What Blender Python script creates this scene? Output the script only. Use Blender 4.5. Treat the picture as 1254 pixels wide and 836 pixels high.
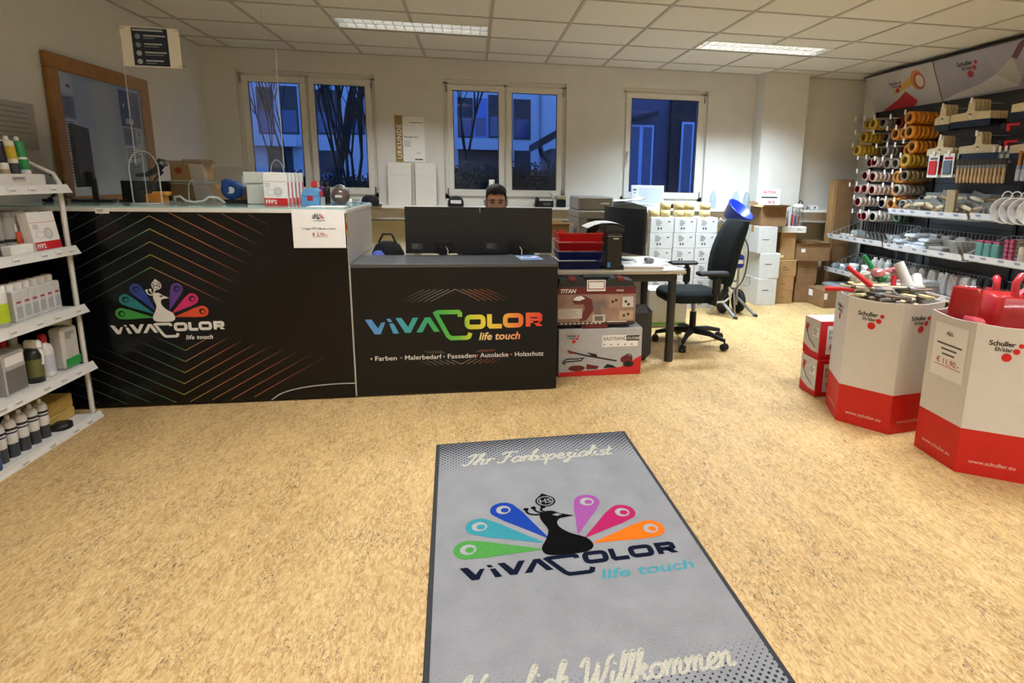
import bpy, math, random
from math import sin, cos, pi, radians, sqrt
from mathutils import Matrix, Vector
for o in list(bpy.data.objects): bpy.data.objects.remove(o)
SC = bpy.context.scene
COL = bpy.context.collection
random.seed(7)
# ------------------------------------------------------------ camera
CAMZ = 1.36
YAW, PITCH, ROLL = 0.171, 0.191, 0.019
FPX, PPX, PPY = 697.5, 72.26, -62.4            # focal length and principal point offset, px of a 1254 px wide frame
fw = Vector((sin(YAW)*cos(PITCH), cos(YAW)*cos(PITCH), -sin(PITCH)))
rt = Vector((cos(YAW), -sin(YAW), 0)); up = rt.cross(fw)
r2 = rt*cos(ROLL) + up*sin(ROLL); u2 = up*cos(ROLL) - rt*sin(ROLL)
cd = bpy.data.cameras.new('camera'); cam = bpy.data.objects.new('camera', cd); COL.objects.link(cam)
cam.matrix_world = Matrix(((r2.x, u2.x, -fw.x, 0), (r2.y, u2.y, -fw.y, 0), (r2.z, u2.z, -fw.z, CAMZ), (0, 0, 0, 1)))
cd.sensor_fit = 'HORIZONTAL'; cd.sensor_width = 36; cd.lens = FPX/1254*36
cd.shift_x = -PPX/1254; cd.shift_y = PPY/1254
cd.clip_start = .02; cd.clip_end = 300
SC.camera = cam
# ------------------------------------------------------------ dusk sky
W = bpy.data.worlds.new('dusk'); SC.world = W; W.use_nodes = True
wn = W.node_tree.nodes; wl = W.node_tree.links
bg = wn['Background']; tc = wn.new('ShaderNodeTexCoord'); sx = wn.new('ShaderNodeSeparateXYZ')
rp = wn.new('ShaderNodeValToRGB'); wl.new(tc.outputs['Generated'], sx.inputs[0]); wl.new(sx.outputs['Z'], rp.inputs[0])
rp.color_ramp.elements[0].position = 0; rp.color_ramp.elements[0].color = (.22, .45, .95, 1)
rp.color_ramp.elements[1].position = .6; rp.color_ramp.elements[1].color = (.09, .21, .58, 1)
wl.new(rp.outputs[0], bg.inputs[0]); bg.inputs[1].default_value = 2.8
# ------------------------------------------------------------ exposure
vs = SC.view_settings
vs.view_transform = 'Standard'; vs.look = 'None'; vs.gamma = 1; vs.exposure = 0.0; vs.use_curve_mapping = False
FLU = 1.0                                        # overall power of the ceiling fixtures
# ------------------------------------------------------------ helpers
def lin(h, a=1):
    h = h.lstrip('#'); c = [int(h[i:i+2], 16)/255 for i in (0, 2, 4)]
    return tuple((x/12.92 if x <= .04045 else ((x+.055)/1.055)**2.4) for x in c) + (a,)
_M = {}
def mat(h, rough=.55, metal=0, n=.05, ns=25, bump=0, bs=250, spec=.5, emit=0, coat=0):
    k = (h, rough, metal, n, ns, bump, bs, spec, emit, coat)
    if k in _M: return _M[k]
    m = bpy.data.materials.new('mat_'+h.lstrip('#')); m.use_nodes = True; _M[k] = m
    N, L = m.node_tree.nodes, m.node_tree.links; b = N['Principled BSDF']
    c = lin(h); b.inputs['Base Color'].default_value = c
    b.inputs['Roughness'].default_value = rough; b.inputs['Metallic'].default_value = metal
    b.inputs['Specular IOR Level'].default_value = spec; b.inputs['Coat Weight'].default_value = coat
    if n or bump:
        t = N.new('ShaderNodeTexCoord')
    if n:
        x = N.new('ShaderNodeTexNoise'); x.inputs['Scale'].default_value = ns; x.inputs['Detail'].default_value = 3
        r = N.new('ShaderNodeMapRange'); r.inputs[1].default_value = .3; r.inputs[2].default_value = .7
        r.inputs[3].default_value = 1-n; r.inputs[4].default_value = 1+n
        v = N.new('ShaderNodeHueSaturation'); v.inputs['Color'].default_value = c
        L.new(t.outputs['Object'], x.inputs['Vector']); L.new(x.outputs[0], r.inputs[0]); L.new(r.outputs[0], v.inputs['Value'])
        L.new(v.outputs[0], b.inputs['Base Color'])
    if bump:
        x = N.new('ShaderNodeTexNoise'); x.inputs['Scale'].default_value = bs; x.inputs['Detail'].default_value = 2
        u = N.new('ShaderNodeBump'); u.inputs['Strength'].default_value = bump; u.inputs['Distance'].default_value = .002
        L.new(t.outputs['Object'], x.inputs['Vector']); L.new(x.outputs[0], u.inputs['Height']); L.new(u.outputs[0], b.inputs['Normal'])
    if emit:
        b.inputs['Emission Color'].default_value = c; b.inputs['Emission Strength'].default_value = emit
    return m
def vcol_mat(name, rough=.45):
    m = bpy.data.materials.new(name); m.use_nodes = True
    a = m.node_tree.nodes.new('ShaderNodeAttribute'); a.attribute_name = 'Col'
    b = m.node_tree.nodes['Principled BSDF']; b.inputs['Roughness'].default_value = rough
    m.node_tree.links.new(a.outputs['Color'], b.inputs['Base Color']); return m
INK = vcol_mat('mat_printed_ink', .4)
PILE = vcol_mat('mat_dyed_pile', .95)
def _pile_grain(m):
    N, L = m.node_tree.nodes, m.node_tree.links; b = N['Principled BSDF']; b.inputs['Specular IOR Level'].default_value = .1
    t = N.new('ShaderNodeTexCoord'); x = N.new('ShaderNodeTexNoise'); x.inputs['Scale'].default_value = 240; L.new(t.outputs['Object'], x.inputs['Vector'])
    r = N.new('ShaderNodeMapRange'); r.inputs[1].default_value = .3; r.inputs[2].default_value = .7; r.inputs[3].default_value = .62; r.inputs[4].default_value = 1.1
    v = N.new('ShaderNodeHueSaturation'); L.new(x.outputs[0], r.inputs[0]); L.new(r.outputs[0], v.inputs['Value']); a = [n for n in N if n.type == 'ATTRIBUTE'][0]
    L.new(a.outputs['Color'], v.inputs['Color']); L.new(v.outputs[0], b.inputs['Base Color'])
_pile_grain(PILE)
def clear_mat(name, tint='#ffffff', a=.12, rough=.05, haze=0):
    """see-through sheet: transparent, a share a of mirror sheen (more at grazing angles) and a little haze"""
    m = bpy.data.materials.new(name); m.use_nodes = True
    N, L = m.node_tree.nodes, m.node_tree.links; b = N['Principled BSDF']
    b.inputs['Base Color'].default_value = lin(tint); b.inputs['Roughness'].default_value = .5
    t = N.new('ShaderNodeBsdfTransparent'); t.inputs[0].default_value = lin(tint)
    g = N.new('ShaderNodeBsdfGlossy'); g.inputs['Roughness'].default_value = rough
    fr = N.new('ShaderNodeLayerWeight'); fr.inputs[0].default_value = .25; k = N.new('ShaderNodeMath'); k.operation = 'MULTIPLY_ADD'; k.inputs[1].default_value = a*2; k.inputs[2].default_value = a*.5; k.use_clamp = True
    L.new(fr.outputs['Fresnel'], k.inputs[0])
    x = N.new('ShaderNodeMixShader'); x.inputs[0].default_value = haze; L.new(t.outputs[0], x.inputs[1]); L.new(b.outputs[0], x.inputs[2])
    y = N.new('ShaderNodeMixShader'); L.new(k.outputs[0], y.inputs[0]); L.new(x.outputs[0], y.inputs[1]); L.new(g.outputs[0], y.inputs[2])
    L.new(y.outputs[0], N['Material Output'].inputs['Surface'])
    return m
CLEAR = clear_mat('mat_clear_acrylic', '#fbfdfd', .07, .05, .02)
FILM = clear_mat('mat_plastic_film', '#f4f4f4', .12, .15, .06)
GLASS = clear_mat('mat_window_glass', '#dfe6f2', .04, .02, 0)

def frame(o, u, v):
    u = Vector(u).normalized(); v = Vector(v).normalized(); w = u.cross(v); o = Vector(o)
    return Matrix(((u.x, v.x, w.x, o.x), (u.y, v.y, w.y, o.y), (u.z, v.z, w.z, o.z), (0, 0, 0, 1)))
def FY(x, y, z): return frame((x, y, z), (1, 0, 0), (0, 0, 1))        # a face that looks towards -y
def FXP(x, y, z): return frame((x, y, z), (0, 1, 0), (0, 0, 1))       # towards +x
def FXM(x, y, z): return frame((x, y, z), (0, -1, 0), (0, 0, 1))      # towards -x
def FZ(x, y, z, a=0): return frame((x, y, z), (cos(a), sin(a), 0), (-sin(a), cos(a), 0))
def TR(x, y, z): return Matrix.Translation((x, y, z))
def RX(a): return Matrix.Rotation(a, 4, 'X')
def RY(a): return Matrix.Rotation(a, 4, 'Y')
def RZ(a): return Matrix.Rotation(a, 4, 'Z')
_T = {}
def glyphs(s, shear, off, sp, al):
    k = (s, shear, off, sp, al)
    if k not in _T:
        c = bpy.data.curves.new('t', 'FONT'); c.body = s; c.size = 1; c.shear = shear; c.offset = off
        c.space_character = sp; c.align_x = al; c.resolution_u = 3
        o = bpy.data.objects.new('t', c); me = o.to_mesh()
        _T[k] = ([tuple(v.co) for v in me.vertices], [tuple(p.vertices) for p in me.polygons])
        o.to_mesh_clear(); bpy.data.objects.remove(o); bpy.data.curves.remove(c)
    return _T[k]
class MB:
    def __init__(s, X=None):
        s.v = []; s.f = []; s.mi = []; s.sm = []; s.mats = []; s.c = {}; s.X = X
    def add(s, vs, fs, m, X=None, smooth=False, col=None):
        b = len(s.v)
        if s.X is not None: X = s.X @ X if X is not None else s.X
        for i, p in enumerate(vs):
            p3 = Vector((p[0], p[1], p[2] if len(p) > 2 else 0))
            if col is not None: s.c[b+i] = col(p3) if callable(col) else col
            s.v.append(X @ p3 if X is not None else p3)
        if m not in s.mats: s.mats.append(m)
        k = s.mats.index(m)
        for f in fs:
            s.f.append([b+i for i in f]); s.mi.append(k); s.sm.append(smooth)
        return s
    def bb(s, x0, x1, y0, y1, z0, z1, m, X=None, c=0):
        """box from bounds; c = chamfer"""
        if not c:
            vs = [(x, y, z) for z in (z0, z1) for y in (y0, y1) for x in (x0, x1)]
            return s.add(vs, [(0, 2, 3, 1), (4, 5, 7, 6), (0, 1, 5, 4), (2, 6, 7, 3), (0, 4, 6, 2), (1, 3, 7, 5)], m, X)
        B = ((x0, x1), (y0, y1), (z0, z1)); vs = []; ix = {}
        for i in (0, 1):
            for j in (0, 1):
                for k in (0, 1):
                    q = (i, j, k)
                    for a in range(3):
                        p = [B[d][q[d]] + (0 if d == a else (c if q[d] == 0 else -c)) for d in range(3)]
                        ix[q, a] = len(vs); vs.append(p)
        fs = []
        for a in range(3):
            b, d = (a+1) % 3, (a+2) % 3
            for s_ in (0, 1):
                f = []
                for (p, q) in ((0, 0), (1, 0), (1, 1), (0, 1)):
                    t = [0]*3; t[a] = s_; t[b] = p; t[d] = q; f.append(ix[tuple(t), a])
                fs.append(f if s_ else f[::-1])
            for p in (0, 1):
                for q in (0, 1):
                    t0 = [0]*3; t0[b] = p; t0[d] = q; t1 = t0[:]; t1[a] = 1
                    t0 = tuple(t0); t1 = tuple(t1)
                    f = [ix[t0, b], ix[t1, b], ix[t1, d], ix[t0, d]]; fs.append(f if p ^ q else f[::-1])
        for q in [(i, j, k) for i in (0, 1) for j in (0, 1) for k in (0, 1)]:
            f = [ix[q, 0], ix[q, 1], ix[q, 2]]; fs.append(f if sum(q) % 2 else f[::-1])
        return s.add(vs, fs, m, X)
    def cb(s, cx, cy, cz, sx, sy, sz, m, X=None, c=0):
        return s.bb(cx-sx/2, cx+sx/2, cy-sy/2, cy+sy/2, cz-sz/2, cz+sz/2, m, X, c)
    def loft(s, rings, m, X=None, closed=True, caps=True, smooth=True):
        n = len(rings[0]); vs = [p for r in rings for p in r]; fs = []
        for i in range(len(rings)-1):
            for j in range(n if closed else n-1):
                k = (j+1) % n; fs.append((i*n+j, i*n+k, (i+1)*n+k, (i+1)*n+j))
        s.add(vs, fs, m, X, smooth)
        if caps and closed:
            s.add(rings[0], [tuple(range(n))[::-1]], m, X); s.add(rings[-1], [tuple(range(n))], m, X)
        return s
    def cyl(s, p0, p1, r, m, n=14, r1=None, caps=True, X=None, smooth=True):
        p0 = Vector(p0); p1 = Vector(p1); d = (p1-p0).normalized(); r1 = r if r1 is None else r1
        a = d.orthogonal().normalized(); b = d.cross(a)
        R = [[p + (a*cos(2*pi*i/n)+b*sin(2*pi*i/n))*q for i in range(n)] for p, q in ((p0, r), (p1, r1))]
        return s.loft(R, m, X, caps=caps, smooth=smooth)
    def tube(s, pts, r, m, n=8, X=None, rs=None, closed=False, caps=True):
        P = [Vector(p) for p in pts]; R = []; a = None; N = len(P)
        for i, p in enumerate(P):
            if closed: d = P[(i+1) % N]-P[i-1]
            else: d = P[min(i+1, N-1)]-P[max(i-1, 0)]
            d.normalize()
            if a is None: a = d.orthogonal().normalized()
            a = (a - d*a.dot(d)).normalized(); b = d.cross(a); q = rs[i] if rs else r
            R.append([p+(a*cos(2*pi*k/n)+b*sin(2*pi*k/n))*q for k in range(n)])
        if closed: R.append(R[0])
        return s.loft(R, m, X, caps=caps and not closed)
    def lathe(s, prof, m, n=20, X=None, smooth=True):
        R = [[(r*cos(2*pi*i/n), r*sin(2*pi*i/n), z) for i in range(n)] for r, z in prof]
        return s.loft(R, m, X, caps=False, smooth=smooth)
    def prism(s, poly, z0, z1, m, X=None, smooth=False):
        A = sum(poly[i-1][0]*poly[i][1]-poly[i][0]*poly[i-1][1] for i in range(len(poly)))
        if A < 0: poly = poly[::-1]
        n = len(poly)
        s.add([(x, y, z) for z in (z0, z1) for x, y in poly], [(i, (i+1) % n, n+(i+1) % n, n+i) for i in range(n)], m, X, smooth)
        s.add([(x, y, z0) for x, y in poly], [tuple(range(n))[::-1]], m, X)
        return s.add([(x, y, z1) for x, y in poly], [tuple(range(n))], m, X)
    def flat(s, poly, m, X=None, z=0, col=None):
        A = sum(poly[i-1][0]*poly[i][1]-poly[i][0]*poly[i-1][1] for i in range(len(poly)))
        if A < 0: poly = poly[::-1]
        return s.add([(p[0], p[1], z) for p in poly], [tuple(range(len(poly)))], m, X, col=col)
    def rect(s, x0, x1, y0, y1, m, X=None, z=0, col=None):
        return s.flat([(x0, y0), (x1, y0), (x1, y1), (x0, y1)], m, X, z, col)
    def disc(s, x, y, r, m, X=None, z=0, n=20, col=None, ry=None):
        ry = ry or r
        return s.flat([(x+r*cos(2*pi*i/n), y+ry*sin(2*pi*i/n)) for i in range(n)], m, X, z, col)
    def ring(s, x, y, r0, r1, m, X=None, z=0, n=24, col=None):
        vs = [(x+r*cos(2*pi*i/n), y+r*sin(2*pi*i/n), z) for r in (r0, r1) for i in range(n)]
        return s.add(vs, [(i, n+i, n+(i+1) % n, (i+1) % n) for i in range(n)], m, X, col=col)
    def stroke(s, pts, w, m, X=None, z=0, closed=False, col=None):
        P = [Vector((p[0], p[1])) for p in pts]; n = len(P); L = []; Rr = []
        for i in range(n):
            a = P[i-1] if (i or closed) else None; b = P[(i+1) % n] if (i < n-1 or closed) else None
            d0 = (P[i]-a).normalized() if a is not None else None; d1 = (b-P[i]).normalized() if b is not None else None
            if d0 is None: d0 = d1
            if d1 is None: d1 = d0
            t = d0+d1
            t = t.normalized() if t.length > 1e-6 else d0
            nn = Vector((-t.y, t.x)); k = w/2/max(.45, nn.dot(Vector((-d1.y, d1.x))))
            L.append(P[i]+nn*k); Rr.append(P[i]-nn*k)
        vs = [(p.x, p.y, z) for p in L+Rr]
        fs = [(i, n+i, n+(i+1) % n, (i+1) % n) for i in range(n if closed else n-1)]
        return s.add(vs, fs, m, X, col=col)
    def text(s, t, size, m, X=None, x=0, y=0, z=0, al='LEFT', shear=0, off=0, sp=1, col=None, sy=1):
        vs, fs = glyphs(t, shear, off, sp, al)
        return s.add([(x+a*size, y+b*size*sy, z) for a, b, _ in vs], fs, m, X, col=col)
    def lines(s, rng, x0, x1, y0, y1, n, m, X=None, z=0, h=.5):
        """rows of small type too fine to read"""
        p = (y1-y0)/n
        for i in range(n):
            s.rect(x0, x0+(x1-x0)*rng.uniform(.55, 1), y1-p*(i+h), y1-p*i, m, X, z)
        return s
    def mesh(s, name):
        me = bpy.data.meshes.new(name); me.from_pydata([tuple(v) for v in s.v], [], s.f)
        for m in s.mats: me.materials.append(m)
        me.polygons.foreach_set('material_index', s.mi); me.polygons.foreach_set('use_smooth', s.sm)
        if s.c:
            a = me.color_attributes.new('Col', 'FLOAT_COLOR', 'POINT')
            for i in range(len(s.v)): a.data[i].color = s.c.get(i, (.5, .5, .5, 1))
        me.update(); return me
    def part(s, name, parent=None, loc=(0, 0, 0), rz=0, label=None):
        o = bpy.data.objects.new(name, s.mesh(name)); COL.objects.link(o); o.location = loc; o.rotation_euler.z = rz
        if parent is not None: o.parent = parent
        if label: o['label'] = label
        return o
    def thing(s, name, label, cat, group=None, loc=(0, 0, 0), rz=0):
        o = s.part(name, None, loc, rz); return tag(o, label, cat, group)
    def struct(s, name, parent=None):
        o = s.part(name, parent)
        if parent is None: o['kind'] = 'structure'
        return o
def tag(o, label, cat, group=None):
    o['label'] = label; o['category'] = cat
    if group: o['group'] = group
    return o
def empty(name, label, cat, loc=(0, 0, 0), rz=0, group=None):
    o = bpy.data.objects.new(name, None); COL.objects.link(o); o.location = loc; o.rotation_euler.z = rz
    o.empty_display_size = .05
    return tag(o, label, cat, group)
def dup(root, loc, rz=0, label=None, group=None, rot=None):
    r = root.copy(); COL.objects.link(r); r.location = loc; r.rotation_euler = rot if rot else (0, 0, rz)
    if label: r['label'] = label
    if group: r['group'] = group
    for ch in list(root.children):
        c = ch.copy(); COL.objects.link(c); c.parent = r
        for g in list(ch.children):
            d = g.copy(); COL.objects.link(d); d.parent = c
    return r
def rr(w, h, r, n=4, cx=0, cy=0):
    """rounded rectangle outline"""
    out = []
    for (sx, sy, a0) in ((1, 1, 0), (-1, 1, 90), (-1, -1, 180), (1, -1, 270)):
        for i in range(n+1):
            a = radians(a0+90*i/n); out.append((cx+sx*(w/2-r)+r*cos(a), cy+sy*(h/2-r)+r*sin(a)))
    return out
def smooth_pts(pts, k=4, closed=False):
    P = [Vector(p) for p in pts]; n = len(P); out = []
    for i in range(n if closed else n-1):
        if closed: a, b, c, d = P[i-1], P[i], P[(i+1) % n], P[(i+2) % n]
        else: a, b, c, d = P[max(i-1, 0)], P[i], P[i+1], P[min(i+2, n-1)]
        for j in range(k):
            t = j/k; out.append(.5*((2*b)+(c-a)*t+(2*a-5*b+4*c-d)*t*t+(3*b-a-3*c+d)*t**3))
    if not closed: out.append(P[-1])
    return out
BLACK = mat('#141416', .5); WHITE = mat('#e9e8e4', .6); PAPER = mat('#efeeea', .7, n=.02); GREYINK = mat('#6d6d70', .7, n=0); DARKINK = mat('#1c1c20', .6, n=0)
RED = mat('#d0141c', .45); REDINK = mat('#cf1f26', .5, n=0); STEEL = mat('#9a9ca0', .35, .9); CARDB = mat('#a98457', .8, n=.1, ns=12, bump=.15); CARDB2 = mat('#8a6a48', .8, n=.1, ns=12, bump=.15)
WCARD = mat('#cfcfcc', .7, n=.04); BLKPL = mat('#101113', .42, n=.05); NAVY = mat('#17286e', .45)
# ------------------------------------------------------------ the room
XL, XR, YB, YF, ZC = -2.615, 4.62, 6.42, -2.6, 2.58
WALLM = mat('#dad7cf', .85, n=.03, ns=6, bump=.25, bs=120)
CREAM = mat('#e0d8b8', .8, n=.03)
TRIMW = mat('#e2dfd6', .5, n=.02)
def floor_mat():
    m = bpy.data.materials.new('mat_marbled_linoleum'); m.use_nodes = True
    N, L = m.node_tree.nodes, m.node_tree.links; b = N['Principled BSDF']
    t = N.new('ShaderNodeTexCoord'); mp = N.new('ShaderNodeMapping'); mp.inputs['Rotation'].default_value = (0, 0, -.12); mp.inputs['Scale'].default_value = (1.9, .62, 1)
    L.new(t.outputs['Object'], mp.inputs[0])
    def noise(sc, det, dist, ro=.6):
        x = N.new('ShaderNodeTexNoise'); x.inputs['Scale'].default_value = sc; x.inputs['Detail'].default_value = det
        x.inputs['Distortion'].default_value = dist; x.inputs['Roughness'].default_value = ro; L.new(mp.outputs[0], x.inputs['Vector']); return x
    def ramp(src, stops):
        r = N.new('ShaderNodeValToRGB'); L.new(src.outputs[0], r.inputs[0]); e = r.color_ramp.elements
        while len(e) < len(stops): e.new(.5)
        for i, (p, c) in enumerate(stops): e[i].position = p; e[i].color = lin(c)
        return r
    def mix(fac, a, c, bl='MIX'):
        x = N.new('ShaderNodeMixRGB'); x.blend_type = bl
        if isinstance(fac, float): x.inputs[0].default_value = fac
        else: L.new(fac.outputs[0], x.inputs[0])
        L.new(a.outputs[0], x.inputs[1])
        if isinstance(c, str): x.inputs[2].default_value = lin(c)
        else: L.new(c.outputs[0], x.inputs[2])
        return x
    base = ramp(noise(40, 8, 1.0, .68), [(.30, '#a27e4b'), (.43, '#c5a36c'), (.55, '#d7b881'), (.70, '#e3cc9d')])
    m1 = ramp(noise(62, 6, 1.8, .7), [(.57, '#000000'), (.62, '#ffffff')]); a = mix(m1, base, '#9a7a4a')
    gate = ramp(noise(4.5, 3, .6), [(.44, '#000000'), (.58, '#ffffff')]); sp = ramp(noise(75, 5, 1.6, .75), [(.545, '#000000'), (.59, '#ffffff')])
    g = mix(1.0, gate, sp, 'MULTIPLY'); a = mix(g, a, '#55423a')
    wide = ramp(noise(.9, 2, .3), [(.3, '#eeeae4'), (.7, '#ffffff')]); a = mix(1.0, a, wide, 'MULTIPLY')
    L.new(a.outputs[0], b.inputs['Base Color']); b.inputs['Roughness'].default_value = .5; b.inputs['Specular IOR Level'].default_value = .3
    return m
MB().bb(XL-.2, XR+.2, YF-.2, YB+.2, -.1, 0, floor_mat()).struct('floor')
# walls
MB().bb(XL-.2, XL, YF-.2, YB+.2, 0, 2.9, WALLM).struct('wall_left')
MB().bb(XR, XR+.2, YF-.2, YB+.2, 0, 2.9, WALLM).struct('wall_right')
MB().bb(XL, XR, YF-.2, YF, 0, 2.9, WALLM).struct('wall_front')
WIN = [(-2.31, -.99), (-.30, 1.02), (1.655, 2.655)]; WZ0, WZ1 = 1.12, 2.385
b = MB(); xs = [XL] + [x for w in WIN for x in w] + [XR]
for i in range(0, len(xs), 2): b.bb(xs[i], xs[i+1], YB, YB+.26, WZ0, WZ1, WALLM)
b.bb(XL, XR, YB, YB+.26, WZ1, 2.9, WALLM); b.bb(XL, XR, YB, YB+.26, 1.0, WZ0, WALLM)
b.bb(XL, XR, YB, YB+.26, 0, 1.0, CREAM)
b.struct('wall_back')
MB().bb(3.225, 3.755, 6.21, YB, 0, ZC, WALLM).struct('wall_pillar')
# parapet duct and window ledge along the back wall
for i, (a, c) in enumerate(((XL, 3.22), (3.76, XR))):
    MB().bb(a, c, 6.2, YB, 1.035, 1.065, TRIMW, c=.006).struct('trim_%d' % (i*2+1))
    MB().bb(a, c, 6.27, YB, .92, 1.03, TRIMW, c=.004).bb(a, c, 6.262, 6.27, .908, .92, mat('#5c5850', .6)).struct('trim_%d' % (i*2+2))  # thin dark strip below the duct is its shadow line, painted in
# windows
SEAL = mat('#2b2a2c', .6); FRW = mat('#e0ddd4', .4, n=.02)
def window(idx, x0, x1, panes, hside):
    o = MB(); yf = YB+.045; z0, z1, t = WZ0+.02, WZ1-.03, .05
    o.bb(x0, x1, yf, yf+.07, z1-t+.03, WZ1, FRW); o.bb(x0, x1, yf, yf+.07, WZ0, z0+t, FRW)
    o.bb(x0, x0+t, yf, yf+.07, z0, z1, FRW); o.bb(x1-t, x1, yf, yf+.07, z0, z1, FRW)
    if len(panes) == 2: o.bb(panes[0][1]-.01, panes[1][0]+.01, yf, yf+.05, z0, z1, FRW)
    root = o.struct('window_%d' % idx)
    n = len(panes)
    for k, (a, c) in enumerate(panes):
        s = MB(); fw_ = .062; ya, yb = yf-.025, yf+.03; za, zb = z0+.028, z1-.02
        s.bb(a, c, ya, yb, zb-fw_, zb, FRW, c=.006); s.bb(a, c, ya, yb, za, za+fw_+.012, FRW, c=.006)
        s.bb(a, a+fw_, ya, yb, za+fw_, zb-fw_, FRW, c=.006); s.bb(c-fw_, c, ya, yb, za+fw_, zb-fw_, FRW, c=.006)
        q = s.part('window_sash', root)
        g = MB(); e = .006
        for (p0, p1, r0, r1) in ((a+fw_, c-fw_, za+fw_+.012, za+fw_+.012+e), (a+fw_, c-fw_, zb-fw_-e, zb-fw_), (a+fw_, a+fw_+e, za+fw_, zb-fw_), (c-fw_-e, c-fw_, za+fw_, zb-fw_)):
            g.bb(p0, p1, ya+.004, ya+.02, r0, r1, SEAL)
        g.part('gasket', q)
        MB().bb(a+fw_, c-fw_, ya+.022, ya+.026, za+fw_+.01, zb-fw_, GLASS).part('pane', q)
        hx = (c-.03) if (hside == 'R' or (n == 2 and k == 0 and hside == 'M')) else a+.03
        if not (n == 2 and k == 0):
            MB().bb(hx-.012, hx+.012, ya-.012, ya, 1.62, 1.70, FRW, c=.003).bb(hx-.008, hx+.008, ya-.045, ya-.012, 1.668, 1.684, FRW).bb(hx-.009, hx+.009, ya-.05, ya-.036, 1.55, 1.69, FRW, c=.003).part('handle', q)
        for zz in (za+.05, zb-.05):
            hh = a-.006 if k == 0 else c+.006
            if n == 1: hh = c+.006
            MB().cyl((hh, ya-.004, zz-.035), (hh, ya-.004, zz+.035), .008, mat('#8f8c84', .4, .5), 8).part('hinge', q)
    return root
window(1, -2.31, -.99, [(-2.27, -1.665), (-1.645, -1.03)], 'L')
window(2, -.30, 1.02, [(-.26, .345), (.365, .98)], 'L')
window(3, 1.655, 2.655, [(1.70, 2.61)], 'L')
# suspended ceiling: every tile a piece, the grid between them
TILE = .625; CX0, CY0 = 0.155+0*TILE, 5.40                      # one grid crossing
TM = [mat('#dddad0', .9, n=.02, ns=60, bump=.5, bs=160), mat('#e0ddd4', .9, n=.02, ns=60, bump=.5, bs=160)]
ceil = MB().bb(XL-.2, XR+.2, YF-.2, YB+.2, ZC+.14, ZC+.24, mat('#8a887f', .9)).struct('ceiling')
gx = [CX0+TILE*i for i in range(-12, 12)]; gy = [CY0+TILE*j for j in range(-16, 5)]
FIX = [(-1.095, 5.05), (2.03, 5.05), (-1.095, 2.55), (2.03, 2.55), (-1.095, .05), (2.03, .05), (-1.095, -1.825), (2.03, -1.825)]   # lower corner of each louvre light (two tiles long)
FXW, FXL = .30, 1.25
GM = mat('#b4b1a6', .6, n=.02)
g = MB()
for x in gx:
    if not XL < x < XR: continue
    cuts = sorted((fy, fy+FXW) for fx, fy in FIX if fx+.1 < x < fx+FXL-.1); ys = [YF] + [q for cc in cuts for q in cc] + [YB]
    for a, c in zip(ys[::2], ys[1::2]): g.bb(x-.012, x+.012, a, c, ZC-.001, ZC+.03, GM)
for y in gy:
    if YF < y < YB: g.bb(XL, XR, y-.012, y+.012, ZC-.0005, ZC+.03, GM)
g.bb(XL, XR, YB-.02, YB, ZC-.002, ZC+.03, GM); g.bb(XL, XL+.02, YF, YB, ZC-.002, ZC+.03, GM); g.bb(XR-.02, XR, YF, YB, ZC-.002, ZC+.03, GM)
g.part('ceiling_grid', ceil)
_tm = {}
for i in range(len(gx)-1):
    for j in range(len(gy)-1):
        x0, x1 = max(gx[i]+.012, XL+.02), min(gx[i+1]-.012, XR-.02); y0, y1 = max(gy[j]+.012, YF), min(gy[j+1]-.012, YB-.02)
        if x1-x0 < .02 or y1-y0 < .02: continue
        for (fx, fy) in FIX:
            if x0+.1 > fx and x1-.1 < fx+FXL and y0 < fy+.1 < y1 and y1 > fy+FXW: y1_ = fy-.006; y1 = y1_ if fy-y0 > .1 else y1
        k = (round(x1-x0, 3), round(y1-y0, 3), (i*7+j*3) % 2)
        if k not in _tm: _tm[k] = MB().bb(-k[0]/2, k[0]/2, -k[1]/2, k[1]/2, 0, .018, TM[k[2]], c=.003).mesh('ceiling_tile')
        o = bpy.data.objects.new('ceiling_tile', _tm[k]); COL.objects.link(o); o.parent = ceil
        o.location = ((x0+x1)/2, (y0+y1)/2, ZC+.004)
# recessed louvre lights
LV = mat('#e4e4e0', .25, .6, n=0); HS = mat('#f0f0ec', .4, n=0)
def fixture(i, x, y, on, power, color, label):
    root = empty('ceiling_light', label, 'ceiling light', (x, y, ZC), 0, 'recessed louvre ceiling lights')
    h = MB(); t = .006; zt = .10
    h.bb(0, FXL, 0, t, 0, zt, HS); h.bb(0, FXL, FXW-t, FXW, 0, zt, HS); h.bb(0, t, t, FXW-t, 0, zt, HS); h.bb(FXL-t, FXL, t, FXW-t, 0, zt, HS)
    h.bb(0, FXL, 0, FXW, zt, zt+.006, HS); h.part('housing', root)
    for yy in (FXW*.27, FXW*.73):
        MB().cyl((.03, yy, .075), (FXL-.03, yy, .075), .013, mat('#ffffff' if on > 1 else '#fff3dd', .4, n=0, emit=on), 10).part('tube', root)
    for k in range(1, 16):
        MB().bb(FXL*k/16-.002, FXL*k/16+.002, t, FXW-t, .005, .048, LV).part('louvre_blade', root)
    MB().bb(t, FXL-t, FXW/2-.006, FXW/2+.006, .004, .05, LV).part('louvre_spine', root)
    ld = bpy.data.lights.new('louvre_light', 'AREA'); ld.shape = 'RECTANGLE'; ld.size = FXL-.06; ld.size_y = FXW-.06
    ld.energy = power*FLU; ld.color = color; ld.spread = radians(SPREAD)
    lo = bpy.data.objects.new('louvre_light', ld); COL.objects.link(lo); lo.parent = root; lo.location = (FXL/2, FXW/2, -.012)
SPREAD = 125
WARM = (.965, .98, 1); COOL = (.72, .87, 1)
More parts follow.
